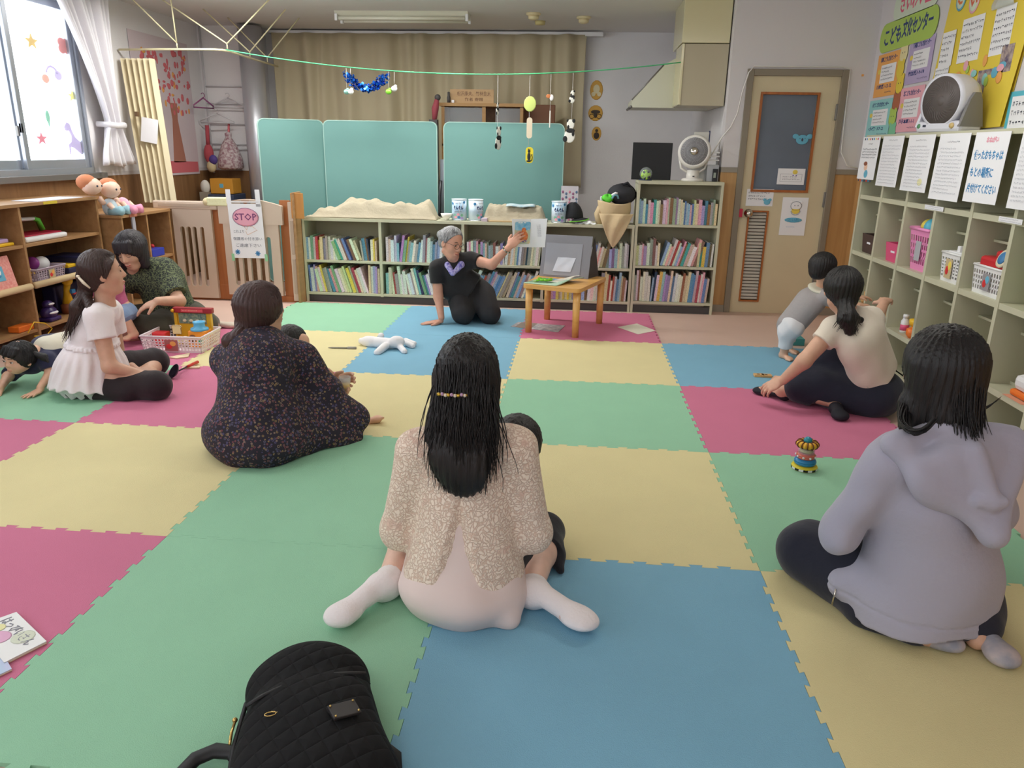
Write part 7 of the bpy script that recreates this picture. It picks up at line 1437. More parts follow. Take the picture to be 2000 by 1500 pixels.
# ================================================================== PEOPLE
def P_center():
 """woman in the cream lace cardigan, sitting with her feet out to both sides, back to us"""
 R = random.Random(21)
 J = dict(fwd=(-.02, 1, .05), pelvis=(.07, -.25, .11), chest=(.072, -.22, .37), sl=(-.075, -.235, .475), sr=(.218, -.235, .50), neck=(.075, -.23, .58), head=(.075, -.21, .70), hl=(.0, -.24, .10), hr=(.14, -.24, .10))
 r = person('woman in cream lace cardigan and white socks, long black hair with a jewelled clip', (.07, -.25, ZF))
 h = Vector(J['head']); el, er = V3(-.128, -.215, .21), V3(.268, -.215, .225); wl, wr = V3(-.06, .03, .20), V3(.19, .03, .20)
 kl, kr = V3(-.15, .08, .07), V3(.30, .08, .07); al, ar = V3(-.160, -.275, .055), V3(.268, -.27, .055)
 S = Soft(.005); torso(S, J, s=.84); head_skin(S, h, J['fwd'], s=1.0); skinneck(S, J)
 arm(S, J['sl'], el, wl); arm(S, J['sr'], er, wr); hand(S, wl, (.6, .6, -.1), (0, 0, -1), (.5, .8, .2)); hand(S, wr, (-.6, .6, -.1), (0, 0, -1), (-.5, .8, .2))
 for H_, K_, A_ in ((J['hl'], kl, al), (J['hr'], kr, ar)): S.limb([H_, K_], [.080, .055], k=.03); S.limb([K_, Vector(K_).lerp(A_, .4), A_], [.052, .050, .034], k=.02)
 foot(S, al, (-.265, -.455, .045), .95, False); foot(S, ar, (.44, -.40, .045), .95, False)
 S.build('body', sk_pale, r, zmin=ZF)
 for a, t, kn in ((al, V3(-.275, -.46, .045), kl), (ar, V3(.45, -.40, .045), kr)):
  S = Soft(.004); foot(S, a, t, 1.18, False); S.cap(Vector(a), Vector(a).lerp(kn, .10), .045, .043, k=.03, flat=1); S.disp = wrinkle(.0022, 70, (1, 1, .2)); S.build('sock', cloth('sock_white', (238, 230, 230), .95, .3, 120), r, zmin=ZF)
 S = Soft(.005)
 for K_, H_ in ((kl, J['hl']), (kr, J['hr'])): S.limb([H_, Vector(H_).lerp(K_, .96)], [.085, .060], k=.04); S.cap(Vector(K_), Vector(K_).lerp(Vector((K_[0], -.14, .06)), .60), .058, .060, k=.03, flat=1)
 S.limb([V3(.30, .05, .08), V3(.34, -.04, .045), V3(.355, -.09, .026)], [.045, .028, .012], k=.02); S.disp = wrinkle(.003, 40, (1, 0, .3)); S.build('skirt', cloth('skirt_black', (30, 30, 36), .9), r, zmin=ZF)
 S = Soft(.005); torso(S, J, .010, .84, neck=False, w=.96); S.cap(V3(.07, -.26, .22), V3(.07, -.28, .075), .115, .175, k=.05, sq=((0, 1, 0), .80)); S.ell((.07, -.285, .075), (.185, .165, .085), k=.04); S.cap(V3(-.03, -.2, .1), V3(-.05, .05, .1), .08, .07, k=.05); S.cap(V3(.15, -.2, .1), V3(.18, .05, .1), .08, .07, k=.05); S.cap(V3(.19, -.30, .05), V3(.215, -.37, .03), .05, .03, k=.04)
 S.disp = wrinkle(.0045, 20, (1, .2, .25), 3); S.build('slip_dress', cloth('dress_blush', (230, 210, 204), .75, .12, 20), r, zmin=ZF)
 S = Soft(.0045); torso(S, J, .022, .86, neck=False, hips=False, w=.98)
 S.cap(V3(.072, -.235, .36), V3(.07, -.275, .030), .125, .198, k=.05, sq=((0, 1, 0), .80), flat=1)
 for sh_, e_, w_ in ((J['sl'], el, wl), (J['sr'], er, wr)): S.cap(Vector(sh_), e_, .058, .056, k=.03); S.cap(e_, e_.lerp(w_, .30), .056, .048, k=.03, flat=1)
 F0 = wrinkle(.0055, 22, (.5, .2, 1), 5)
 def vee(X, Y, Z):
  dz = np.clip(.420-Z, 0, 1); w = .245*dz-.002+.0015*np.sin(Z*160); inside = w-np.abs(X-.068); g = np.where((Y < -.25) & (Z < .42), inside, -1.0)
  arm_ = (np.abs(X-.07) > .200); low = np.where(arm_ | (Z > .18), 0, np.clip(.080+.060*np.clip((np.abs(X-.07)-.09)*9, 0, 1)+.005*np.sin(X*150)-Z, 0, .05))
  return F0(X, Y, Z)*.6+np.clip(g, 0, .05)+low
 S.disp = vee; S.build('lace_cardigan', m_lace, r)
 S = Soft(.005); c = h+V3(0, -.012, .022)
 S.ell(c, (.086, .100, .100), k=.02); S.cap(c+V3(0, -.055, -.02), V3(.07, -.335, .50), .074, .076, k=.03, sq=((0, 1, 0), .55)); S.cap(V3(.07, -.335, .50), V3(.082, -.355, .455), .076, .060, k=.03, sq=((0, 1, 0), .40))
 for sd in (-1, 1): S.cap(c+V3(sd*.056, -.02, -.03), V3(.07+sd*.080, -.30, .55), .034, .022, k=.03)
 S.cut(c+V3(0, .075, 0), (0, 1, .0)); S.disp = streaks(.0022, c=(c.x, c.y-.03, 0)); S.build('hair', h_black, r)
 po = []
 for k in range(520):
  a = R.uniform(-2.9, -.25) if k % 5 else R.uniform(-3.3, .1); x0 = c.x+.086*math.cos(a)*R.uniform(.6, 1.0); y0 = c.y+.102*math.sin(a); z0 = c.z+R.uniform(-.06, .05)
  xe = .080+(x0-c.x)*R.uniform(.85, 1.3)+R.gauss(0, .012); ze = R.uniform(.405, .47) if abs(x0-c.x) < .05 else R.uniform(.43, .56)
  if R.random() < .10: xe += (1 if x0 > c.x else -1)*R.uniform(.02, .05)
  ye = -.372+abs(xe-.075)*.35+R.uniform(-.010, .01); n = 9; p = []
  for q in range(n): t = q/(n-1); s_ = math.sin(t*math.pi); p.append((x0+(xe-x0)*smooth(t*.9+.1*t)+(.005*math.sin(k+q*.9)), y0*(1-t)+ye*t-.020*s_, z0+(ze-z0)*t))
  po.append(p)
 strands('hair_strands', po, .0019, h_black, r)
 b = MB(); cp = V3(.052, -.352, .686)
 for k in range(9): b.ball((cp.x-.034+.0085*k, cp.y-.002+.0025*abs(k-4)*.5, cp.z+.0015*math.sin(k*2)), (.0050, .005, .0050), [mat('clip_gold', (206, 170, 70), .25, metal=.8), mat('clip_pearl', (226, 212, 190), .2), mat('clip_lilac', (186, 150, 180), .2)][(k*2) % 3], None, 10, 6)
 b.tube([(cp.x-.04, cp.y+.004, cp.z), (cp.x, cp.y+.001, cp.z), (cp.x+.04, cp.y+.004, cp.z)], .004, mat('clip_gold', (206, 170, 70), .25, metal=.8), 6); b.build('hair_clip', r)
P_center()
def P_lapchild():
 r = person('small child held by the lace cardigan woman, dark hair showing over her shoulder', (.20, .0, .2))
 c = V3(.205, -.055, .435); J = dict(fwd=(-.1, 1, 0), pelvis=(.13, .0, .22), chest=(.17, -.02, .33), sl=(.09, -.01, .385), sr=(.25, -.01, .385), neck=(.19, -.03, .41), head=tuple(c), hl=(.10, .0, .2), hr=(.18, .0, .2))
 S = Soft(.006); torso(S, J, s=.55); head_skin(S, c, (-.1, 1, 0), s=.84, child=True); skinneck(S, J, .6); S.limb([(.09, -.01, .38), (.06, .06, .3), (.09, .12, .27)], [.026, .022, .018]); S.limb([(.24, .0, .37), (.21, .09, .3), (.17, .12, .27)], [.026, .022, .018]); S.limb([(.10, .0, .2), (.06, .16, .2), (.05, .22, .1)], [.05, .04, .025]); S.limb([(.18, .0, .2), (.22, .16, .2), (.22, .22, .1)], [.05, .04, .025]); S.build('body', sk_child, r)
 S = Soft(.006); torso(S, J, .01, .57, neck=False); S.build('shirt', cloth('shirt_grey', (120, 120, 128)), r)
 S = Soft(.005); S.ell(c+V3(0, -.012, .018), (.078, .086, .084)); S.cut(c+V3(0, .055, 0), (0, 1, 0)); S.cut(c+V3(0, 0, -.05), (0, 0, -1)); S.disp = streaks(.0015, c=(c.x, c.y, 0)); S.build('hair', h_black, r)
P_lapchild()
def P_hoodie():
 R = random.Random(5)
 fw = Vector((-.30, .95, 0)).normalized(); sd = Vector((fw.y, -fw.x, 0))
 hp = V3(1.43, -.19, .11); ch = V3(1.385, -.215, .40)
 J = dict(fwd=tuple(fw), pelvis=tuple(hp), chest=tuple(ch), sl=tuple(V3(1.215, -.265, .525)), sr=tuple(V3(1.505, -.19, .54)), neck=(1.35, -.22, .63), head=(1.342, -.185, .765), hl=tuple(hp-sd*.09), hr=tuple(hp+sd*.09))
 r = person('woman in a pale grey-lilac hooded jacket and navy trousers, straight black hair', (1.40, -.2, ZF)); h = Vector(J['head'])
 el = V3(1.142, -.225, .285); wl = V3(1.23, .0, .23); er = V3(1.60, -.13, .32); wr = V3(1.48, .10, .24)
 kl = V3(1.135, -.02, .105); kr = V3(1.62, .24, .11); f1, f2 = V3(1.37, -.345, .045), V3(1.50, -.345, .045)
 S = Soft(.006); torso(S, J, s=.88); head_skin(S, h, fw); skinneck(S, J); arm(S, J['sl'], el, wl); arm(S, J['sr'], er, wr); hand(S, wl, (.6, .5, -.1), (0, 0, -1), (.3, .8, 0)); hand(S, wr, (-.6, .5, -.1), (0, 0, -1), (-.3, .8, 0))
 S.limb([J['hl'], kl, V3(1.22, -.20, .05), f1], [.09, .06, .045, .03]); S.limb([J['hr'], kr, V3(1.56, -.05, .06), f2], [.09, .06, .045, .03]); S.build('body', sk_adult, r, zmin=ZF)
 msk = mat('sock_greyprint', (150, 152, 164), .9, rgb2=(196, 184, 184), vary=.2, vscale=18)
 for a, t in ((V3(1.23, -.250, .042), V3(1.455, -.375, .036)), (V3(1.515, -.29, .042), V3(1.545, -.43, .036))):
  S = Soft(.004); foot(S, a, t, 1.05, False); S.build('sock', msk, r, zmin=ZF)
 S = Soft(.006); S.cap(J['hl'], kl, .105, .086, k=.05); S.limb([kl, V3(1.25, -.235, .055), V3(1.34, -.32, .045)], [.086, .056, .044], k=.05); S.cap(J['hr'], kr, .115, .09, k=.05); S.limb([kr, V3(1.56, -.16, .065), V3(1.53, -.30, .05)], [.09, .06, .046], k=.05); S.ell((1.42, -.22, .07), (.19, .15, .07), k=.05)
 S.disp = wrinkle(.004, 30, (1, .4, .2), 2); S.build('trousers', cloth('trousers_navy', (30, 32, 48), .9), r, zmin=ZF)
 mj = cloth('jacket_greylilac', (172, 170, 186), .88, .18, 60)
 S = Soft(.005); torso(S, J, .024, .90, neck=False, hips=False, w=1.04); S.cap(ch+V3(0, -.01, -.02), V3(1.405, -.215, .16), .145, .185, k=.06, sq=((-.3, .95, 0), .82)); S.cap(V3(1.405, -.215, .16), V3(1.40, -.23, .03), .190, .205, k=.04, sq=((-.3, .95, 0), .82), flat=1)
 S.cap(J['sl'], el, .060, .055, k=.035); S.cap(el, el.lerp(wl, .9), .055, .044, k=.03, flat=1); S.cap(J['sr'], er, .062, .058, k=.04); S.cap(er, er.lerp(wr, .9), .058, .046, k=.03, flat=1)
 S.cap(V3(1.26, -.215, .12), V3(1.185, -.20, .10), .065, .045, k=.05); S.cap(V3(1.345, -.22, .56), V3(1.345, -.215, .625), .080, .065, k=.04); S.cut((1.4, -.23, .042), (-.12, .20, -1)); w1, w2 = wrinkle(.008, 16, (.8, .1, .4), 1), wrinkle(.005, 40, (.2, .1, 1), 3)
 S.disp = lambda X, Y, Z: w1(X, Y, Z)+w2(X, Y, Z)*np.clip((1.26-X)*8, 0, 1)+.0035*(np.abs(Z-.095+.03*(X-1.4)) < .004); S.build('jacket', mj, r)
 S = Soft(.0045); L0, R0, T0 = V3(1.20, -.305, .585), V3(1.545, -.26, .585), V3(1.452, -.385, .385)
 S.cap(L0, T0, .024, .030, k=.03); S.cap(T0, R0, .030, .024, k=.03); S.ell((1.385, -.315, .52), (.150, .055, .105), k=.05, ax=(sd, fw, (0, 0, 1)))
 S.cap(V3(1.235, -.30, .60), V3(1.345, -.275, .635), .026, .030, k=.04); S.cap(V3(1.345, -.275, .635), V3(1.52, -.25, .605), .03, .026, k=.04)
 S.cap(V3(1.255, -.392, .575), V3(1.425, -.415, .475), .011, .012, k=.030, sub=True); S.cap(V3(1.425, -.415, .475), V3(1.515, -.36, .575), .012, .010, k=.030, sub=True); S.cap(V3(1.385, -.355, .60), V3(1.435, -.385, .475), .017, .020, k=.03); S.cap(V3(1.40, -.385, .475), V3(1.455, -.392, .480), .016, .014, k=.015)
 S.disp = wrinkle(.0035, 26, (.8, .1, .6), 4); S.build('hood', mj, r)
 b = MB(); z0 = V3(1.150, -.225, .075); b.tube([z0+V3(0, -.01, .03), z0+V3(-.004, -.012, -.02)], .0026, m_chrome, 6); b.build('zip_pull', r)
 S = Soft(.0045); c = h+V3(.002, -.012, .018); S.ell(c, (.096, .104, .104)); S.cap(c-fw*.03, c-fw*.050+V3(0, 0, -.125), .090, .084, k=.03, sq=(fw, .8))
 for q, zz in ((-.075, -.14), (.066, -.12)): S.cap(c+sd*q*.8-fw*.01, c+sd*q-fw*.02+V3(0, 0, zz), .042, .028, k=.03)
 S.cap(c-sd*.082+V3(0, 0, -.11), c-sd*.105-fw*.03+V3(0, 0, -.205), .028, .012, k=.03); S.cut(c+fw*.085, fw); S.disp = streaks(.0020, c=(c.x, c.y, 0)); S.build('hair', h_black, r)
 po = []
 for k in range(420):
  a = R.uniform(0, math.pi) ; e = -fw*math.sin(a)*.102+sd*math.cos(a)*.096; p0 = c+e*R.uniform(.94, 1.01)+V3(0, 0, R.uniform(-.05, .04)); ln = R.uniform(.15, .20)+(.05 if math.cos(a) < -.5 else 0)+(p0.z-c.z); bk = R.uniform(.02, .06)*math.sin(a); p = []
  out = e.normalized()*R.uniform(-.018, .006)
  for q in range(7): t = q/6; p.append(p0+V3(0, 0, -ln*t)+out*t*t+V3(.004*math.sin(k+q*.8), 0, 0)*t-fw*(.010*math.sin(t*3)+bk*t**3))
  po.append(p)
 for k in range(12): p0 = c+sd*.085+V3(0, 0, -.12+.004*k*.3); po.append([p0+sd*(.085*t)*(1+.02*k)-fw*.02*t+V3(0, 0, -.035*math.sin(t*2.2)+.035*t*t+R.uniform(-.003, .003)) for t in [q/6 for q in range(7)]])
 for k in range(46):
  w_ = k % 3; sc_ = R.uniform(-1, 1); o = V3(R.uniform(-.012, .012), R.uniform(-.008, .008), R.uniform(-.010, .010)); pts = [J_(1784, 765, -.215), J_(1768+7*sc_, 800, -.245), J_(1764+9*sc_, 828+6*sc_, -.295), J_(1780+6*sc_, 846+5*sc_, -.340), J_(1806, 842, -.365), J_(1828, 818, -.372)][:(6 if w_ else 5)]; out_ = []
  for i in range(len(pts)-1):
   for t in (0, .33, .66): out_.append(pts[i].lerp(pts[i+1], t)+o*(1-.5*(i+t)/5))
  out_.append(pts[-1]+o*.5)
  for _ in range(2): out_ = [out_[0]]+[(out_[i-1]+out_[i]*2+out_[i+1])/4 for i in range(1, len(out_)-1)]+[out_[-1]]
  po.append(out_)
 strands('hair_strands', po, .0020, h_black, r)
P_hoodie()
def P_floral():
 fw = Vector((.62, .78, 0)).normalized(); sd = Vector((fw.y, -fw.x, 0)); h = J_(512, 602, .98)
 J = dict(fwd=tuple(fw), pelvis=(-1.0, .86, .12), chest=(-1.02, .90, .37), sl=tuple(J_(447, 705, .93)), sr=tuple(J_(592, 700, .98)), neck=(-1.02, .94, .53), head=tuple(h), hl=(-1.08, .90, .1), hr=(-.94, .82, .1))
 r = person('woman in a dark floral smock dress with a low brown ponytail', (-1.0, .85, ZF))
 el = V3(-1.16, 1.02, .25); wl = V3(-.95, 1.25, .25); er = J_(632, 762, .98); wr = J_(652, 750, 1.10)
 S = Soft(.005); torso(S, J, s=.93); head_skin(S, h, fw, s=1.0); skinneck(S, J); arm(S, J['sl'], el, wl); arm(S, J['sr'], er, wr); hand(S, wl, (.8, .3, 0), (0, -.3, -1), (0, 1, .4))
 hd = (J_(672, 748, 1.2)-wr).normalized(); hand(S, wr-V3(.02, 0, 0), V3(.72, .60, .10), V3(.60, -.78, 0), V3(0, 0, 1), .92, curl=(.75, .8, .8, .8), thumb=.9)
 S.limb([J['hl'], (-1.15, 1.2, .12), (-.95, 1.3, .06), (-.78, 1.22, .05)], [.09, .06, .045, .032]); S.limb([J['hr'], (-.66, 1.02, .12), (-.82, 1.22, .05), (-.92, 1.3, .045)], [.09, .06, .045, .032]); S.build('body', sk_adult, r, zmin=ZF)
 S = Soft(.006); torso(S, J, .03, .98, neck=False, hips=False, w=1.06); S.cap(Vector(J['chest']), V3(-1.0, .80, .12), .16, .215, k=.08, sq=(fw, .92)); S.ell((-1.0, .80, .085), (.265, .235, .135), k=.06, ax=(sd, fw, (0, 0, 1)))
 S.cap(V3(-.95, .85, .12), V3(-.70, 1.0, .12), .13, .092, k=.06); S.cap(V3(-.80, .84, .05), V3(-.60, .955, .022), .10, .02, k=.05); S.cap(V3(-.70, .98, .11), V3(-.62, 1.0, .10), .075, .06, k=.05); S.cap(V3(-1.05, .95, .1), V3(-1.12, 1.2, .11), .13, .10, k=.06)
 S.cap(J['sl'], el, .070, .072, k=.05); S.cap(el, Vector(el).lerp(wl, .9), .070, .05, k=.05, flat=1); S.cap(J['sr'], er, .072, .080, k=.05); S.cap(er, er.lerp(wr, .55), .074, .05, k=.03, flat=1)
 nk = (Vector(J['sl'])+Vector(J['sr']))/2; S.cap(nk+V3(0, 0, -.02), nk+V3(0, 0, .035), .085, .062, k=.04, flat=1); S.disp = wrinkle(.009, 17, (.3, .1, .8), 7); S.build('smock_dress', m_floral, r, zmin=ZF)
 S = Soft(.005); c = h+V3(0, 0, .02)-fw*.010; S.ell(c, (.092, .106, .104), ax=(sd, fw, (0, 0, 1))); S.cap(c-fw*.03, c-fw*.035+V3(0, 0, -.070), .088, .074, k=.03)
 S.cap(c+sd*.06+fw*.02, c+sd*.066+fw*.012+V3(0, 0, -.045), .036, .022, k=.02); S.cut(c+fw*.078, fw); t0 = J_(468, 655, .86); S.cap(c-fw*.07-sd*.03+V3(0, 0, -.08), t0, .032, .026, k=.02); S.cap(t0, J_(448, 668, .86), .030, .030, k=.02); S.cap(J_(448, 664, .86), J_(478, 672, .85), .026, .014, k=.02)
 S.disp = streaks(.0020, c=(c.x, c.y, 0)); S.build('hair', h_red, r); wisps(r, c, (.092, .106, .104), fw, (0, 0, 1), sd, h_red, 220, 2, end=2.0, drop=.03)
P_floral()
def P_floralchild():
 fw = Vector((.80, .55, -.1)).normalized(); h = J_(571, 673, 1.16)
 r = person('barefoot child with short black hair and jeans on the floral dress lap', (-.8, 1.1, .1))
 J = dict(fwd=tuple(fw), pelvis=(-.90, 1.12, .12), chest=(-.92, 1.13, .30), sl=(-.98, 1.20, .385), sr=(-.87, 1.08, .385), neck=(-.90, 1.14, .43), head=tuple(h), hl=(-.9, 1.16, .11), hr=(-.84, 1.08, .11))
 S = Soft(.0045); torso(S, J, s=.6); head_skin(S, h, fw, s=.80, child=True); skinneck(S, J, .6)
 kn = J_(668, 795, 1.16); an = J_(703, 828, 1.16); S.limb([J['hr'], kn, an], [.055, .042, .027]); hl_ = J_(706, 833, 1.16); foot(S, hl_+V3(0, 0, .004), J_(748, 814, 1.20), .68, True, up=(-.35, 0, 1)); S.limb([J['hl'], (-.86, 1.30, .10), (-.90, 1.34, .05)], [.055, .042, .027])
 ww = J_(656, 776, 1.08); S.limb([J['sr'], (-.80, 1.10, .26), ww], [.03, .024, .018]); hand(S, ww, (.85, .1, .35), (-.2, .3, 1), (0, -.8, .4), .62, curl=(.6, .7, .7, .7)); S.limb([J['sl'], (-.90, 1.26, .28), (-.86, 1.22, .22)], [.03, .024, .018]); S.build('body', sk_child, r, zmin=ZF)
 S = Soft(.005); torso(S, J, .008, .62, neck=False, hips=False); S.cap(J['sr'], (-.84, 1.10, .31), .038, .036); S.build('shirt', cloth('shirt_offwhite', (214, 208, 196)), r)
 S = Soft(.005); S.cap(J['hr'], kn, .072, .055, k=.03); S.cap(kn, kn.lerp(an, .45), .054, .044, k=.02, flat=1); S.cap(J['hl'], (-.86, 1.29, .10), .07, .055, k=.03); S.ell(J['pelvis'], (.09, .09, .07)); S.cap(J_(548, 790, .9), J_(575, 812, .92), .045, .03, k=.03); S.build('jeans', cloth('jeans_blue', (70, 88, 128)), r, zmin=ZF)
 S = Soft(.0045); c = h+V3(0, 0, .018)-fw*.008; S.ell(c, (.078, .084, .080)); S.cut(c+fw*.055+V3(0, 0, .0), fw+V3(0, 0, -.5)); S.cut(c+V3(0, 0, -.055), (0, 0, -1)); S.disp = streaks(.0014, c=(c.x, c.y, 0)); S.build('hair', h_black, r)
 # cup of juice
 p = J_(674, 750, 1.085); q = thing('juice_cup', 'clear plastic cup with orange-yellow juice held before the floral dress', 'cup', tuple(p)); b = MB(); b.lathe([(.020, -.03), (.024, 0), (.028, .035), (.0265, .035), (.022, 0), (.018, -.028)], mat('cup_clear', (230, 234, 236), .08, alpha=.35), TR(p), 24); b.build('cup', q); b = MB(); b.lathe([(0, -.028), (.0185, -.028), (.0225, .002), (0, .002)], mat('juice_yellow', (246, 190, 30), .2), TR(p), 20); b.build('juice', q)
P_floralchild()
def P_white():
 fw = Vector((.84, .54, 0)).normalized(); sd = Vector((fw.y, -fw.x, 0)); h = J_(201, 531, 1.47)
 J = dict(fwd=tuple(fw), pelvis=(-2.16, 1.50, .11), chest=tuple(J_(180, 655, 1.5)), sl=tuple(J_(214, 606, 1.64)), sr=tuple(J_(190, 618, 1.38)), neck=tuple(J_(205, 592, 1.48)), head=tuple(h), hl=(-2.16, 1.60, .1), hr=(-2.14, 1.41, .1))
 r = person('woman in a white frilled blouse and black leggings with a brown ponytail', (-2.15, 1.5, ZF))
 er = J_(214, 716, 1.33); wr = J_(266, 728, 1.40); el = J_(232, 700, 1.66); wl = J_(268, 726, 1.58); kr = V3(-1.81, 1.40, .080); kl = V3(-2.04, 1.80, .09)
 S = Soft(.005); torso(S, J, s=.9); head_skin(S, h, fw+V3(0, 0, .05), s=1.0); S.cap(Vector(J['neck'])-V3(0, 0, .05), h-V3(.01, 0, .05), .046, .046, k=.03); arm(S, J['sr'], er, wr, s=.95); arm(S, J['sl'], el, wl, s=.95); hand(S, wr, (.8, .5, -.25), (0, 0, -1), (-.3, .9, .1), .95); hand(S, wl, (.8, -.1, -.25), (0, 0, -1), (.2, -.9, .1), .95)
 S.limb([J['hr'], kr, V3(-1.98, 1.62, .06), V3(-2.06, 1.72, .05)], [.085, .06, .05, .034]); S.limb([J['hl'], kl, V3(-2.0, 1.62, .055), V3(-1.98, 1.50, .05)], [.085, .06, .05, .034]); S.build('body', sk_adult, r, zmin=ZF)
 face_parts(r, h, fw+V3(0, 0, .05), closed=True, lip=(200, 120, 112))
 S = Soft(.005); S.cap((-2.14, 1.41, .085), kr, .085, .072, k=.04); S.cap(kr, V3(-2.02, 1.46, .05), .072, .05, k=.04); S.cap(J['hl'], kl, .10, .074, k=.04); S.cap(kl, V3(-2.06, 1.68, .06), .07, .055, k=.04); S.ell((-2.14, 1.48, .09), (.13, .13, .08)); S.cap(V3(-2.25, 1.36, .05), V3(-1.95, 1.36, .05), .045, .05, k=.04)
 S.disp = wrinkle(.0015, 50, (1, 0, .2)); S.build('leggings', cloth('leggings_black', (38, 28, 32), .9), r, zmin=ZF)
 mb_ = cloth('blouse_white', (236, 228, 230), .85, .3, 34)
 S = Soft(.005); torso(S, J, .018, .93, neck=False, hips=False); ch = Vector(J['chest']); S.cap(ch+V3(0, 0, -.06), V3(-2.20, 1.47, .11), .12, .185, k=.05, sq=(fw, .95)); S.cap(V3(-2.20, 1.46, .11), V3(-2.205, 1.44, .028), .185, .205, k=.04, sq=(fw, .95), flat=1)
 S.cap(J['sr'], Vector(J['sr']).lerp(er, .46), .066, .070, k=.03, flat=1); S.cap(J['sl'], Vector(J['sl']).lerp(el, .46), .062, .068, k=.03, flat=1)
 nk = Vector(J['neck']); S.cap(nk+V3(-.02, 0, -.06), nk+V3(-.005, 0, -.01), .078, .060, k=.03, flat=1)
 F0 = wrinkle(.0028, 34, (.4, .3, .5), 9)
 def wd(X, Y, Z): # gathered pleats below the waist seam, a small ruffle at the seam
  a = np.arctan2(Y-1.47, X+2.20); return F0(X, Y, Z)+np.where(Z < .26, .0065*np.sin(a*19+np.sin(Z*20)), 0)*np.clip((.27-Z)*12, 0, 1)+np.where(np.abs(Z-.275+.09*(X+2.17)) < .010, -.007-.003*np.sin(a*40), 0)
 S.disp = wd; S.build('blouse', mb_, r, zmin=ZF+.004)
 S = Soft(.0045); c = h+V3(0, 0, .020)-fw*.014; S.ell(c, (.086, .100, .098), ax=(sd, fw, (0, 0, 1))); S.cap(c-fw*.03, c-fw*.045+V3(0, 0, -.060), .080, .060, k=.03, sq=(fw, .8)); S.cap(c+sd*.055+fw*.055+V3(0, 0, .02), c+sd*.066+fw*.03+V3(0, 0, -.035), .030, .014, k=.02)
 S.cut(c+fw*.074+V3(0, 0, .05), fw+V3(0, 0, -.50)); tb = J_(166, 572, 1.44); S.cap(c-fw*.08+V3(0, 0, -.04), tb, .030, .026, k=.02); S.limb([tb, J_(150, 600, 1.40), J_(138, 638, 1.38)], [.030, .030, .012], k=.02); S.cap(tb, J_(178, 605, 1.36), .024, .022, k=.02); S.disp = streaks(.0016, c=(c.x, c.y, 0)); S.build('hair', h_brown, r); wisps(r, c, (.086, .100, .098), fw, (0, 0, 1), sd, h_brown, 200, 3, hl=.85, end=1.95)
 tl = []; Rr = random.Random(9)
 for k in range(60):
  o = V3(Rr.uniform(-.024, .024), Rr.uniform(-.02, .02), Rr.uniform(-.02, .02)); tl.append([tb+o, J_(152, 598, 1.40)+o, J_(140, 632, 1.38)+o*.8, J_(130+Rr.uniform(-8, 10), 655+Rr.uniform(-10, 12), 1.38)+o*.4])
 strands('ponytail_strands', tl, .0022, h_brown, r)
 b = MB(); p0, p1 = J_(152, 540, 1.36), J_(176, 563, 1.36); b.tube([p0, p0.lerp(p1, .5)+V3(0, -.006, 0), p1], [.006, .008, .004], mat('clip_pearl', (236, 230, 224), .2), 6); b.ball(p0, (.010, .008, .008), mat('clip_pearl', (236, 230, 224), .2)); b.build('hair_clip', r)
P_white()
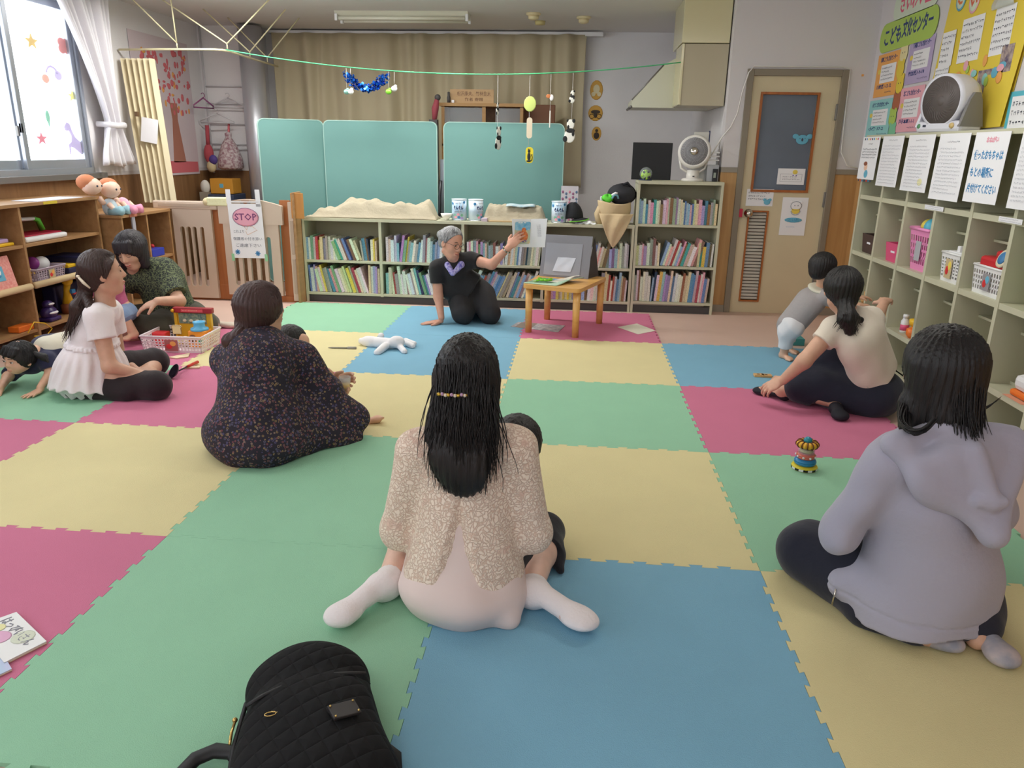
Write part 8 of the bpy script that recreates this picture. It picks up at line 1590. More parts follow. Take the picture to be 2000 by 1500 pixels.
def P_leafy():
 fw = Vector((-.22, -.97, -.02)).normalized(); hf = Vector((-.02, -.90, -.42)).normalized(); h = J_(254, 489, 2.66); up = Vector((-.1, -.3, 1))
 J = dict(fwd=tuple(fw), pelvis=(-2.50, 2.93, .12), chest=(-2.53, 2.83, .36), sr=tuple(J_(238, 540, 2.76)), sl=tuple(J_(318, 528, 2.80)), neck=tuple(J_(262, 530, 2.75)), head=tuple(h), hl=(-2.40, 2.93, .1), hr=(-2.60, 2.90, .1))
 r = person('woman in a dark leafy-print shirt and olive trousers with her head bowed', (-2.5, 2.9, .0))
 el = J_(350, 588, 2.66); wl = J_(308, 588, 2.50); er = V3(-2.78, 2.72, .26); wr = V3(-2.72, 2.5, .2)
 S = Soft(.0045); torso(S, J, s=.97, w=1.08); head_skin(S, h, hf, up, s=1.04); S.cap(Vector(J['neck'])+V3(0, .02, -.04), h+V3(0, .03, -.03), .05, .05, k=.03); arm(S, J['sl'], el, wl, s=1.08); arm(S, J['sr'], er, wr, s=1.05); hand(S, wl, (-.72, -.15, -.30), (0, .3, -1), (-.2, -.6, .6), 1.05, curl=(.25, .3, .35, .4)); hand(S, wr, (.4, -.7, -.2), (0, 0, -1), (.7, .3, 0))
 S.limb([J['hl'], (-2.17, 2.66, .10), (-2.2, 2.85, .05), (-2.27, 2.98, .04)], [.09, .06, .045, .035]); S.limb([J['hr'], (-2.82, 2.62, .10), (-2.62, 2.55, .05), (-2.5, 2.6, .05)], [.09, .06, .045, .035]); S.build('body', sk_adult, r, zmin=.003)
 face_parts(r, h, hf, up, 1.04, closed=True, lip=(190, 84, 84))
 S = Soft(.004); foot(S, V3(-2.30, 2.96, .035), V3(-2.07, 3.01, .03), .95, False); S.build('sock', cloth('sock_cream', (214, 202, 186), .95), r, zmin=.003)
 S = Soft(.006); S.cap(J['hr'], V3(-2.78, 2.62, .11), .12, .095, k=.05); S.cap(V3(-2.78, 2.62, .11), V3(-2.45, 2.58, .08), .095, .085, k=.05); S.cap(J['hl'], V3(-2.20, 2.72, .10), .12, .09, k=.05); S.cap(V3(-2.20, 2.72, .10), V3(-2.25, 2.95, .06), .085, .055, k=.04); S.cap(V3(-2.5, 2.85, .1), V3(-2.45, 2.62, .09), .12, .10, k=.06); S.disp = wrinkle(.004, 30, (1, .2, .2), 2); S.build('trousers', cloth('trousers_olive', (70, 66, 52), .9), r, zmin=.003)
 S = Soft(.005); torso(S, J, .026, 1.0, neck=False, hips=False, w=1.12); S.cap(Vector(J['chest']), V3(-2.50, 2.86, .16), .15, .165, k=.05, sq=(fw, .85)); S.cap(J['sl'], Vector(J['sl']).lerp(el, .80), .082, .078, k=.04, flat=1); S.cap(J['sr'], Vector(J['sr']).lerp(er, .7), .08, .075, k=.04, flat=1)
 nk = Vector(J['neck']); S.cap(nk+V3(.01, .02, -.06), nk+V3(.01, .02, -.02), .085, .066, k=.03); S.disp = wrinkle(.005, 22, (.5, .1, .8), 6); S.build('leafy_shirt', m_leafy, r)
 f, u, rr = basis(hf, up); S = Soft(.005); c = h+u*.022-f*.016; S.ell(c, (.097, .104, .104), ax=(rr, f, u));
 for s_ in (-1, 1): S.cap(c+rr*s_*.068+f*.005, c+rr*s_*.082-f*.01+V3(0, .02, -.135), .040, .030, k=.03)
 S.cap(c-f*.04, c-f*.05+V3(0, .03, -.12), .09, .075, k=.03);
 for s_ in (-.05, -.02, .015, .045): S.cap(c+rr*s_+f*.062+u*.055, c+rr*s_*1.1+f*.094+u*.008, .022, .010, k=.015)
 S.ell(c+f*.085-u*.055, (.052, .06, .062), k=.01, sub=True, ax=(rr, f, u)); S.disp = streaks(.0018, c=(c.x, c.y, 0)); S.build('hair', hairmat('hair_ashblack', (44, 38, 42)), r); wisps(r, c, (.097, .104, .104), f, u, rr, hairmat('hair_ashblack', (44, 38, 42)), 240, 4, hl=1.02, end=1.9, drop=.085)
P_leafy()
def P_lapbaby():
 r = person('toddler in a pink top and denim shorts on the leafy shirt woman\'s lap', (-2.75, 2.55, .1)); h = V3(-2.76, 2.46, .51)
 J = dict(fwd=(-.5, -.85, 0), pelvis=(-2.66, 2.52, .22), chest=(-2.69, 2.50, .33), sl=(-2.62, 2.46, .395), sr=(-2.77, 2.53, .395), neck=(-2.72, 2.48, .43), head=tuple(h), hl=(-2.61, 2.50, .22), hr=(-2.70, 2.54, .22))
 S = Soft(.0045); torso(S, J, s=.58); head_skin(S, h, (-.6, -.8, 0), s=.80, child=True); skinneck(S, J, .6); kn = V3(-2.585, 2.40, .215); an = J_(262, 652, 2.42); S.limb([J['hl'], kn, an], [.052, .043, .028]); foot(S, an+V3(0, .015, -.012), an+V3(-.03, -.085, -.022), .62, True, up=(0, -.1, 1)); S.limb([J['hr'], (-2.8, 2.4, .17), (-2.82, 2.38, .07)], [.05, .04, .026]); S.limb([J['sl'], (-2.66, 2.38, .30), (-2.68, 2.33, .23)], [.03, .024, .018]); S.limb([J['sr'], (-2.86, 2.46, .3), (-2.84, 2.4, .23)], [.03, .024, .018]); hand(S, (-2.68, 2.33, .23), (0, -.3, -1), (.5, 0, 0), (0, -1, 0), .6); S.build('body', sk_child, r, zmin=ZF)
 S = Soft(.0045); torso(S, J, .010, .60, neck=False, hips=False); S.cap(J['sl'], (-2.66, 2.40, .33), .040, .038, k=.02, flat=1); S.cap(J['sr'], (-2.86, 2.47, .33), .04, .038, k=.02, flat=1); S.disp = wrinkle(.002, 40); S.build('top', cloth('top_pink', (214, 110, 152), .85, .4, 60), r)
 S = Soft(.0045); S.cap(J['hl'], kn, .068, .058, k=.03); S.cap(kn, kn.lerp(an, .12), .058, .056, k=.02, flat=1); S.cap(J['hr'], (-2.79, 2.42, .175), .066, .058, k=.03, flat=1); S.ell(J['pelvis'], (.085, .085, .07)); S.disp = wrinkle(.002, 40); S.build('denim_shorts', cloth('denim_pale', (130, 154, 190), .9, .5, 90), r)
 S = Soft(.0045); c = h+V3(.008, .01, .018); S.ell(c, (.077, .084, .080)); S.cut(c+V3(-.03, -.045, 0), (-.6, -.8, -.4)); S.disp = streaks(.0014, c=(c.x, c.y, 0)); S.build('hair', h_brown, r)
P_lapbaby()
def P_crawl():
 f_ = Vector((-.28, -.94, -.10)).normalized(); h = J_(38, 700, 1.42); r = person('toddler in a navy T-shirt and cream vest with small pigtails, crawling on the green mat', (-2.55, 1.5, ZF))
 sl, sr = J_(92, 702, 1.50), J_(28, 722, 1.55); wl, wr = V3(-2.455, 1.395, .045), V3(-2.655, 1.36, .045); el = sl.lerp(wl, .5)+V3(.02, .03, 0); er = sr.lerp(wr, .5)+V3(-.02, .03, 0)
 J = dict(fwd=(-.2, .3, -.9), pelvis=(-2.44, 1.86, .20), chest=(-2.52, 1.60, .205), sl=tuple(sl), sr=tuple(sr), neck=tuple(h), head=tuple(h), hl=(-2.38, 1.84, .18), hr=(-2.50, 1.88, .18))
 S = Soft(.0045); torso(S, J, s=.56, neck=False); head_skin(S, h, f_, (0, -.2, 1), s=.83, child=True); S.cap(J['chest'], h, .045, .035, k=.03); S.limb([sl, el, wl], [.030, .025, .018]); S.limb([sr, er, wr], [.030, .025, .018]); hand(S, wl+V3(0, 0, -.016), (-.10, -.95, -.05), (0, 0, -1), (-.9, 0, 0), .66, curl=(.05, .05, .05, .05), spread=.3); hand(S, wr+V3(0, 0, -.016), (-.3, -.95, -.05), (0, 0, -1), (.9, 0, 0), .66, curl=(.05, .05, .05, .05), spread=.3)
 S.limb([J['hl'], (-2.36, 1.74, .05), (-2.30, 1.90, .04)], [.05, .04, .028]); S.limb([J['hr'], (-2.52, 1.78, .05), (-2.48, 1.95, .04)], [.05, .04, .028]); S.build('body', sk_child, r, zmin=ZF)
 face_parts(r, h, f_, (0, -.2, 1), .83, child=True, smile=False, lip=(206, 120, 112))
 S = Soft(.0045); torso(S, J, .012, .60, neck=False, hips=False); S.cap(sl, sl.lerp(el, .75), .046, .044, k=.02, flat=1); S.cap(sr, sr.lerp(er, .75), .046, .044, k=.02, flat=1); S.disp = wrinkle(.002, 40); S.build('tshirt', cloth('tshirt_navy', (40, 42, 72)), r)
 S = Soft(.0045); ch = V3(*J['chest']); S.cap(J['pelvis'], ch, .092, .088, k=.03, sq=((-.2, .2, .9), .82)); S.ell(J['pelvis'], (.085, .10, .085)); S.cap(ch+V3(.05, 0, .0), sl+V3(-.03, 0, .012), .04, .028, k=.02); S.cap(ch+V3(-.04, 0, .0), sr+V3(.04, 0, .012), .04, .028, k=.02); S.limb([J['hl'], (-2.36, 1.74, .06)], [.062, .05]); S.limb([J['hr'], (-2.52, 1.78, .06)], [.062, .05]); S.build('vest', cloth('vest_cream', (216, 210, 190)), r, zmin=ZF)
 f, u, rr = basis(f_, (0, -.2, 1)); S = Soft(.004); c = h+u*.016-f*.010; S.ell(c, (.077, .082, .078), ax=(rr, f, u)); S.ell(c+f*.075-u*.035, (.058, .045, .050), k=.008, sub=True, ax=(rr, f, u))
 for s_ in (-.04, -.013, .013, .04): S.cap(c+rr*s_+f*.046+u*.050, c+rr*s_*1.1+f*.074+u*.026, .014, .007, k=.012)
 S.disp = streaks(.0012, c=(c.x, c.y, 0)); S.build('hair', h_black, r); wisps(r, c, (.077, .082, .078), f, u, rr, h_black, 130, 5, hl=.95, end=1.75)
 for s_ in (-1, 1): S = Soft(.004); S.cap(c+rr*s_*.066-f*.03+u*.01, c+rr*s_*.105-f*.05-u*.012, .014, .020, k=.01); S.cap(c+rr*s_*.105-f*.05-u*.012, c+rr*s_*.13-f*.05-u*.035, .018, .006, k=.01); S.build('pigtail', h_black, r)
P_crawl()
def P_reader():
 fw = Vector((.25, -.95, 0)).normalized(); hf = Vector((.74, -.62, -.26)).normalized(); h = J_(882, 474, 3.42); up = Vector((.22, 0, 1))
 J = dict(fwd=tuple(fw), pelvis=(-.44, 3.66, .22), chest=tuple(J_(890, 552, 3.54)), sr=tuple(J_(853, 524, 3.46)), sl=tuple(J_(924, 508, 3.50)), neck=tuple(J_(888, 510, 3.46)), head=tuple(h), hl=(-.36, 3.62, .20), hr=(-.52, 3.60, .20))
 r = person('elderly woman in black dress and purple scarf, kneeling, grey hair and glasses', (-.45, 3.5, ZF))
 er = J_(856, 580, 3.44); wr = V3(*(J_(862, 622, 3.36))); wr.z = .062; el = J_(960, 517, 3.40); wl = J_(994, 483, 3.34); kr = V3(-.475, 3.40, .10); kl = V3(-.27, 3.44, .10)
 S = Soft(.0045); torso(S, J, s=.88); head_skin(S, h, hf, up, s=1.0); S.cap(Vector(J['neck'])-V3(0, -.01, .05), h-V3(.005, -.02, .05), .046, .044, k=.03); arm(S, J['sr'], er, wr, s=.95); arm(S, J['sl'], el, wl, s=.95)
 hand(S, wr+V3(-.005, 0, -.030), (-.92, -.15, -.10), (0, 0, -1), (-.2, -.9, 0), .95, curl=(.04, .04, .05, .05), spread=.25, thumb=.1); hand(S, wl, (.55, -.10, .60), (.25, .75, -.2), (-.5, -.3, .7), .95, curl=(.35, .4, .45, .5), thumb=.4)
 S.limb([J['hr'], kr, V3(-.5, 3.68, .07), V3(-.48, 3.84, .05)], [.08, .055, .05, .034]); S.limb([J['hl'], kl, V3(-.36, 3.7, .07), V3(-.40, 3.84, .05)], [.08, .055, .05, .034]); S.build('body', sk_old, r, zmin=ZF)
 face_parts(r, h, hf, up, lip=(176, 92, 88))
 md = cloth('dress_black', (30, 28, 30), .9, .2, 30)
 S = Soft(.005); S.cap(J['hr'], kr+V3(0, -.0, .0), .115, .088, k=.04); S.cap(J['hl'], kl, .11, .085, k=.04); S.cap(kr+V3(0, .02, -.03), V3(-.5, 3.80, .06), .07, .06, k=.03); S.cap(kl+V3(0, .02, -.03), V3(-.36, 3.80, .06), .07, .06, k=.03); S.ell(J['pelvis'], (.14, .13, .12), k=.04); S.disp = wrinkle(.0045, 30, (.5, .2, .8), 3); S.build('trousers', mat('trousers_charcoal', (44, 42, 44), .9, bump=.3, bscale=26), r, zmin=ZF)
 S = Soft(.005); torso(S, J, .020, .92, neck=False, hips=False); S.cap(Vector(J['chest']), V3(-.44, 3.56, .235), .125, .15, k=.04, sq=(fw, .85), flat=1); S.cap(J['sr'], Vector(J['sr']).lerp(er, .52), .062, .058, k=.03, flat=1); S.cap(J['sl'], Vector(J['sl']).lerp(el, .36), .060, .056, k=.03, flat=1); nk = Vector(J['neck']); S.cap(nk+V3(0, .01, -.07), nk+V3(0, .012, -.035), .075, .06, k=.03); S.disp = wrinkle(.003, 26, (.6, 0, .7), 5); S.build('dress', md, r)
 S = Soft(.004); n0 = nk+V3(.0, -.0, -.01)
 a0 = [n0+V3(-.052, .03, .02), n0+V3(-.045, -.045, -.015), n0+V3(-.002, -.095, -.068)]; a1 = [n0+V3(.052, .03, .02), n0+V3(.055, -.040, -.010), n0+V3(.006, -.095, -.068)]; S.limb(a0, [.022, .024, .018], k=.01); S.limb(a1, [.022, .024, .018], k=.01); S.cap(a0[0], a1[0], .024, k=.02); S.disp = wrinkle(.003, 70, (1, .3, .2), 1); S.build('scarf', mat('scarf_purple', (92, 84, 176), .6, rgb2=(196, 190, 230), vary=.3, vscale=60), r)
 f, u, rr = basis(hf, up); S = Soft(.004); c = h+u*.022-f*.014; S.ell(c, (.082, .098, .096), ax=(rr, f, u)); S.cap(c-f*.03, c-f*.06-u*.05, .07, .045, k=.03); S.ell(c-f*.112-u*.005, (.036, .032, .036), k=.015, ax=(rr, f, u)); S.cut(c+f*.066+u*.05, f*1.0-u*.50); S.cut(c-u*.085, -u); S.disp = streaks(.0018, c=(c.x, c.y, 0)); S.build('hair', h_grey, r); wisps(r, c, (.082, .098, .096), f, u, rr, h_grey, 170, 6, hl=.80, end=1.85); wisps(r, c, (.083, .099, .097), f, u, rr, hairmat('hair_white', (186, 186, 188)), 50, 7, hl=.78, end=1.8, nm='white_streaks')
 q = lambda a, b_, d=0: h+(f*a+u*b_+rr*d); mg = mat('glasses_frame', (90, 70, 60), .3, metal=.5)
 b = MB()
 for d in (-1, 1): b.tube([q(.101, .003+.019*math.sin(t), d*.033+.024*math.cos(t)) for t in [k*.45 for k in range(15)]], .0016, mg, 5); b.tube([q(.100, .008, d*.056), q(.05, .008, d*.076), q(.0, .0, d*.082)], .0015, mg, 5)
 b.tube([q(.101, .006, -.010), q(.106, .009, 0), q(.101, .006, .010)], .0015, mg, 5); b.build('glasses', r)
 b = MB(); d = (wl-el).normalized(); w0 = el.lerp(wl, .86)
 for k in range(10): a = k*.628; x = d.cross(V3(0, 0, 1)).normalized(); y = x.cross(d); b.ball(w0+(x*math.cos(a)+y*math.sin(a))*.029, .007, mat('bead_green', (90, 110, 90), .3) if k % 2 else mat('bead_pale', (200, 200, 190), .3), None, 8, 5)
 b.build('bracelet', r)
P_reader()
def P_cream():
 fw = Vector((-.62, .78, 0)).normalized(); hf = Vector((.15, .98, -.1)).normalized(); h = J_(1644, 563, 1.70); sd = Vector((fw.y, -fw.x, 0))
 J = dict(fwd=(-.8, .6, 0), pelvis=(1.98, 1.72, .12), chest=tuple(J_(1682, 668, 1.66)), sl=tuple(J_(1625, 645, 1.66)), sr=tuple(J_(1703, 622, 1.74)), neck=tuple(J_(1658, 618, 1.70)), head=tuple(h), hl=(1.94, 1.66, .1), hr=(2.0, 1.80, .1))
 r = person('woman in a cream T-shirt and navy trousers, low ponytail, hand on her ankle', (1.9, 1.7, ZF))
 el = J_(1570, 706, 1.60); wl = J_(1530, 742, 1.66); er = V3(2.02, 1.98, .44); wr = V3(2.13, 2.18, .50); kA = J_(1618, 694, 1.84); aA = J_(1530, 768, 1.80); aA.z = .075; kB = V3(1.58, 1.77, .10); aB = V3(1.775, 1.655, .062)
 S = Soft(.0045); torso(S, J, s=.9); head_skin(S, h, hf, s=1.0); skinneck(S, J); arm(S, J['sl'], el, wl); arm(S, J['sr'], er, wr); hand(S, wl, (-.55, .25, -.45), (.2, .5, -.8), (.3, .8, .3), .95, curl=(.3, .35, .4, .45)); hand(S, wr, (.4, .8, .1), (0, 0, -1), (-.8, .3, .3), .95)
 S.limb([J['hr'], kA, aA], [.085, .058, .034]); foot(S, aA+V3(.02, -.005, -.028), (1.415, 1.93, .032), .92, False); S.limb([J['hl'], kB, aB], [.085, .055, .034]); foot(S, aB+V3(-.03, -.02, -.02), (1.745, 1.505, .035), .92, False); S.build('body', sk_adult, r, zmin=ZF)
 msh = mat('shoe_black', (26, 26, 36), .8)
 S = Soft(.004); foot(S, aA+V3(.025, -.008, -.032), V3(1.405, 1.935, .030), .98, False); S.ell(Vector(aA).lerp(V3(1.41, 1.93, .06), .45)+V3(0, 0, .022), (.085, .032, .030), k=.008, sub=True, ax=((V3(1.41, 1.93, 0)-V3(aA.x, aA.y, 0)), (0, 0, 1), (V3(1.41, 1.93, 0)-V3(aA.x, aA.y, 0)).cross(V3(0, 0, 1)))); S.cut(V3(0, 0, .052), (0, 0, 1)); S.build('shoe', msh, r, zmin=ZF)
 S = Soft(.004); foot(S, aB+V3(-.03, -.022, -.022), V3(1.742, 1.50, .035), 1.04, False); S.build('shoe', msh, r, zmin=ZF)
 S = Soft(.006); S.cap(J['hr'], kA, .115, .078, k=.04); S.cap(kA, kA.lerp(aA, .62), .080, .066, k=.03, flat=1); S.cap(J['hl'], kB+V3(.03, 0, .02), .115, .085, k=.05); S.cap(kB+V3(.02, 0, 0), V3(1.675, 1.735, .065), .080, .060, k=.03, flat=1); S.ell((1.97, 1.71, .11), (.15, .14, .11), k=.05); S.cap(V3(1.95, 1.72, .12), V3(1.76, 1.78, .13), .12, .10, k=.06); S.disp = wrinkle(.005, 24, (.6, .3, .6), 2); S.build('trousers', cloth('trousers_navydark', (28, 32, 50), .85), r, zmin=ZF)
 S = Soft(.005); torso(S, J, .020, .93, neck=False, hips=False); S.cap(Vector(J['chest']), V3(1.955, 1.71, .21), .125, .135, k=.04, sq=((-.8, .6, 0), .8), flat=1); S.cap(J['sl'], Vector(J['sl']).lerp(el, .38), .062, .060, k=.03, flat=1); S.cap(J['sr'], Vector(J['sr']).lerp(er, .45), .06, .058, k=.03, flat=1); nk = Vector(J['neck']); S.cap(nk+V3(.01, 0, -.06), nk+V3(.0, 0, -.02), .078, .058, k=.03); S.disp = wrinkle(.004, 24, (.5, .2, .8), 8); S.build('tshirt', cloth('tshirt_cream', (226, 214, 198), .88, .15, 40), r)
 S = Soft(.0045); c = h+V3(0, -.01, .018); S.ell(c, (.090, .100, .098)); S.cap(c+V3(0, -.03, 0), c+V3(.01, -.045, -.065), .08, .055, k=.03); S.cut(c+hf*.07, hf); t0 = J_(1652, 600, 1.60); S.limb([t0, J_(1655, 622, 1.56), J_(1660, 645, 1.56)], [.040, .046, .028], k=.02); S.cap(J_(1655, 620, 1.56), J_(1682, 625, 1.58), .034, .014, k=.02); S.disp = streaks(.0018, c=(c.x, c.y, 0)); S.build('hair', h_black, r); wisps(r, c, (.090, .100, .098), hf, (0, 0, 1), basis(hf)[2], h_black, 200, 8, end=2.0)
 po = []; R = random.Random(3)
 for k in range(50): a = J_(1655, 612, 1.55)+V3(R.uniform(-.03, .03), R.uniform(-.03, .02), 0); e = a+V3(R.uniform(-.05, .07), R.uniform(-.01, .02), R.uniform(-.11, -.06)); po.append([a, a.lerp(e, .4)+V3(R.uniform(-.01, .01), -.012, 0), a.lerp(e, .75), e])
 strands('ponytail_strands', po, .0024, h_black, r)
 b = MB(); w0 = J_(1696, 742, 1.60); b.grid(lambda u, v: w0+V3(-.02+.05*u+.01*math.sin(v*6), -.01-.006*math.sin(u*5), .02-.09*v*(.4+.6*u)), 6, 8, mat('ribbon_greygreen', (176, 184, 164), .6), thick=.003); b.build('waist_ribbon', r)
P_cream()
def P_boy():
 h = J_(1608, 524, 2.66); r = person('toddler in a grey top with ivory collar and white trousers, bending forward', (1.75, 2.75, 0)); hf = Vector((.75, .55, -.2)).normalized()
 J = dict(fwd=(.7, .2, -.6), pelvis=tuple(J_(1546, 632, 2.74)), chest=tuple(J_(1582, 590, 2.72)), sl=tuple(J_(1592, 566, 2.80)), sr=tuple(J_(1612, 580, 2.64)), neck=tuple(J_(1605, 560, 2.70)), head=tuple(h), hl=tuple(J_(1542, 634, 2.80)), hr=tuple(J_(1550, 640, 2.68)))
 er = J_(1645, 602, 2.62); wr = J_(1678, 596, 2.62); el = J_(1640, 588, 2.84); wl = J_(1676, 580, 2.84); a1, a2 = V3(1.765, 2.72, .05), V3(1.84, 2.90, .05)
 S = Soft(.0045); torso(S, J, s=.56); head_skin(S, h, hf, s=.86, child=True); skinneck(S, J, .6); S.limb([J['sr'], er, wr], [.030, .025, .018]); S.limb([J['sl'], el, wl], [.03, .025, .018]); hand(S, wr, (.9, .2, 0), (0, 0, -1), (0, 1, .2), .6); hand(S, wl, (.9, .1, 0), (0, 0, -1), (0, -1, .2), .6)
 S.limb([J['hr'], (1.765, 2.70, .19), a1], [.055, .04, .026]); S.limb([J['hl'], (1.83, 2.88, .19), a2], [.055, .04, .026]); foot(S, V3(1.755, 2.745, .025), V3(1.80, 2.63, .022), .62); foot(S, V3(1.83, 2.91, .025), V3(1.89, 2.81, .022), .62); S.build('body', sk_child, r, zmin=ZF)
 S = Soft(.0045); torso(S, J, .012, .62, neck=False, hips=False, w=1.08); S.cap(J['pelvis'], J['chest'], .085, .092, k=.03); S.cap(J['sr'], Vector(J['sr']).lerp(er, .55), .043, .038, k=.02, flat=1); S.cap(J['sl'], Vector(J['sl']).lerp(el, .55), .043, .038, k=.02, flat=1); S.disp = wrinkle(.0025, 36, (.6, .2, .7)); S.build('top', mat('top_grey', (166, 160, 160), .85, bump=.2, bscale=60), r)
 S = Soft(.004); n0 = Vector(J['neck']); ax = (h-Vector(J['chest'])).normalized(); S.ell(n0-ax*.016, (.082, .082, .024), k=.01, ax=(ax.cross(V3(0, 1, 0)), ax.cross(ax.cross(V3(0, 1, 0))), ax)); S.build('collar', cloth('collar_ivory', (232, 228, 208)), r)
 S = Soft(.0045); S.ell(J['pelvis'], (.085, .09, .085)); S.limb([J['hr'], (1.765, 2.70, .19), V3(1.765, 2.71, .10)], [.07, .055, .045], k=.03); S.limb([J['hl'], (1.83, 2.88, .19), V3(1.835, 2.89, .10)], [.07, .055, .045], k=.03); S.cut(V3(0, 0, .085), (0, 0, -1)); S.disp = wrinkle(.003, 40, (.2, .2, 1), 4); S.build('trousers', cloth('trousers_white', (222, 222, 226)), r)
 S = Soft(.0045); f, u, rr = basis(hf); c = h+u*.018-f*.012; S.ell(c, (.080, .088, .083), ax=(rr, f, u)); S.cap(c-f*.03, c-f*.04-u*.05, .060, .045, k=.03); S.cut(c+f*.06, f-u*.4); S.disp = streaks(.0014, c=(c.x, c.y, 0)); S.build('hair', h_black, r); wisps(r, c, (.080, .088, .083), f, u, rr, h_black, 130, 9, end=1.95)
P_boy()
# ================================================================== STUFFED TOY, BASKET OF TOYS, LADLE, BACKPACK
def stuffed():
 r = Soft(.004); z = .045; P = lambda px, py, zz=.04: at(px, py, z=zz)
 r.cap(P(718, 667), P(762, 672), .036, .040, k=.03); r.ell(P(775, 668, .06), (.055, .040, .042), k=.015); r.limb([P(706, 666), P(724, 668)], [.022, .034], k=.02)
 r.cap(P(752, 676), P(737, 689, .022), .026, .024, k=.012); r.cap(P(779, 674), P(790, 687, .022), .020, .020, k=.008); r.cap(P(790, 668), P(806, 676, .025), .018, .020, k=.008); r.cap(P(792, 664), P(809, 671, .03), .015, .017, k=.006); r.ell(P(744, 656, .06), (.022, .022, .022), k=.02)
 r.disp = wrinkle(.001, 60); o = r.build('stuffed_toy', mat('plush_white', (238, 236, 238), .95, bump=.3, bscale=300), zmin=ZF, loc=tuple(P(755, 680, 0))); tag(o, 'white stuffed soft toy with long limbs lying face down on the blue mat', 'stuffed toy')
stuffed()
bc = at(345, 683, z=ZF); bx, by = -2.20, 2.42
basket('toy_basket', 'wide white slotted basket holding a toy bakery on the pink mat', 'basket', (bx, by, ZF), .40, .30, .105, mat('basket_pinkwhite', (238, 226, 230), .45), rot=2, taper=.94, rows=4, cols=18, label_m=(.085, .07, mat('label_redbrown', (170, 100, 96), .6), m_red, mO))
def bakery():
 m_y = mat('bakery_yellow', (226, 176, 44), .4); m_r = mat('bakery_maroon', (160, 34, 46), .4); z0 = ZF+.006
 r = thing('toy_bakery', 'toy bakery shop front with a dark red sign board standing in the white basket', 'toy', (-2.10, 2.53, z0))
 b = MB(); b.box((-2.21, 2.55, z0), (-1.97, 2.58, z0+.20), m_y, bev=.003); b.box((-2.23, 2.43, z0), (-1.95, 2.56, z0+.02), m_y); b.box((-2.22, 2.54, z0+.02), (-2.20, 2.56, z0+.20), m_y); b.build('shop_body', r)
 b = MB(); b.box((-2.22, 2.53, z0+.20), (-1.95, 2.57, z0+.235), m_r, bev=.004); b.build('sign_board', r)
 b = MB(); M = frame((-2.085, 2.529, z0+.217), (1, 0, 0), (0, 0, 1)); b.box((-.075, -.010, 0), (.075, .010, .001), mat('sign_rose', (222, 80, 90), .5), M); scribble(b, .13, .014, 1, mat('sign_cream', (240, 220, 190), .6), M @ Matrix.Translation((0, 0, .0012)), 3); b.build('sign_lettering', r)
 b = MB(); b.box((-2.19, 2.545, z0+.125), (-2.0, 2.549, z0+.195), mat('shelf_print', (84, 110, 110), .5, rgb2=(150, 160, 130), vary=.3, vscale=80));
 for k in range(4): b.ball((-2.15+.045*k, 2.544, z0+.145), (.014, .003, .010), mat('bread_pale', (220, 206, 180), .6))
 b.build('window_print', r)
 b = MB(); b.ball((-2.215, 2.52, z0+.215), .012, mat('bell_gold', (226, 170, 50), .3, metal=.5)); b.build('bell', r)
 r = thing('toy_oven', 'orange toy oven with a sky blue funnel top and green dial in the white basket', 'toy', (-2.0, 2.45, z0))
 b = MB(); mo = mat('oven_orange', (240, 150, 40), .4); b.box((-2.06, 2.40, z0), (-1.94, 2.49, z0+.11), mo, bev=.006); b.build('oven_body', r); b = MB(); b.lathe([(0, 0), (.026, .0), (.026, .004), (0, .005)], mat('oven_hollow', (120, 70, 30), .6), frame((-2.03, 2.399, z0+.06), (1, 0, 0), (0, 0, 1)), 20); b.build('oven_mouth', r)
 b = MB(); ms = mat('funnel_blue', (96, 180, 222), .35); b.lathe([(.058, .110), (.056, .122), (.036, .128), (.034, .150), (.040, .165), (.036, .165), (.028, .15), (0, .135)], ms, TR((-2.0, 2.445, z0)), 28); b.build('funnel', r)
 b = MB(); b.lathe([(0, 0), (.022, 0), (.020, .006), (0, .007)], mat('dial_green', (40, 140, 90), .4), frame((-1.975, 2.398, z0+.045), (1, 0, 0), (0, 0, 1)), 18); b.build('green_dial', r)
 b = MB(); M = frame((-2.165, 2.46, z0+.10), (1, .1, 0), (0, -.1, 1)); b.prism([(-.028, -.028), (.028, -.028), (.028, .012), (.034, .02), (.026, .032), (-.026, .032), (-.034, .02), (-.028, .012)], -.006, .006, mat('toast_cream', (236, 216, 160), .6), M); b.tube([M @ Vector(p) for p in [(-.028, -.028, .006), (.028, -.028, .006), (.028, .012, .006), (.034, .02, .006), (.026, .032, .006), (-.026, .032, .006), (-.034, .02, .006), (-.028, .012, .006), (-.028, -.028, .006)]], .002, mat('crust_brown', (130, 80, 40), .6), 4); b.box((-2.17, 2.462, z0+.0), (-2.16, 2.472, z0+.075), m_y); tag(b.build('toy_toast'), 'cream toy toast slice on a stand in the white basket', 'toy food')
 b = MB(); b.box((-2.31, 2.40, z0), (-2.22, 2.47, z0+.09), m_red, bev=.005); b.box((-2.30, 2.395, z0+.055), (-2.23, 2.40, z0+.065), m_white); tag(b.build('toy_counter'), 'small red toy counter at the end of the white basket', 'toy')
 b = MB(); b.ball((-2.13, 2.40, z0+.045), (.024, .02, .024), mat('bun_cream', (236, 220, 150), .6)); tag(b.build('toy_bun'), 'pale yellow toy bun in front of the toast in the white basket', 'toy food')
 b = MB(); b.ball((-2.07, 2.38, z0+.05), (.020, .014, .010), mat('bread_pale', (220, 206, 180), .6)); b.ball((-2.09, 2.42, z0+.04), (.03, .02, .03), mat('bread_pale', (220, 206, 180), .6)); tag(b.build('toy_bread'), 'small pale toy bread beside the orange toy oven', 'toy food')
_n0 = set(bpy.data.objects); bakery()
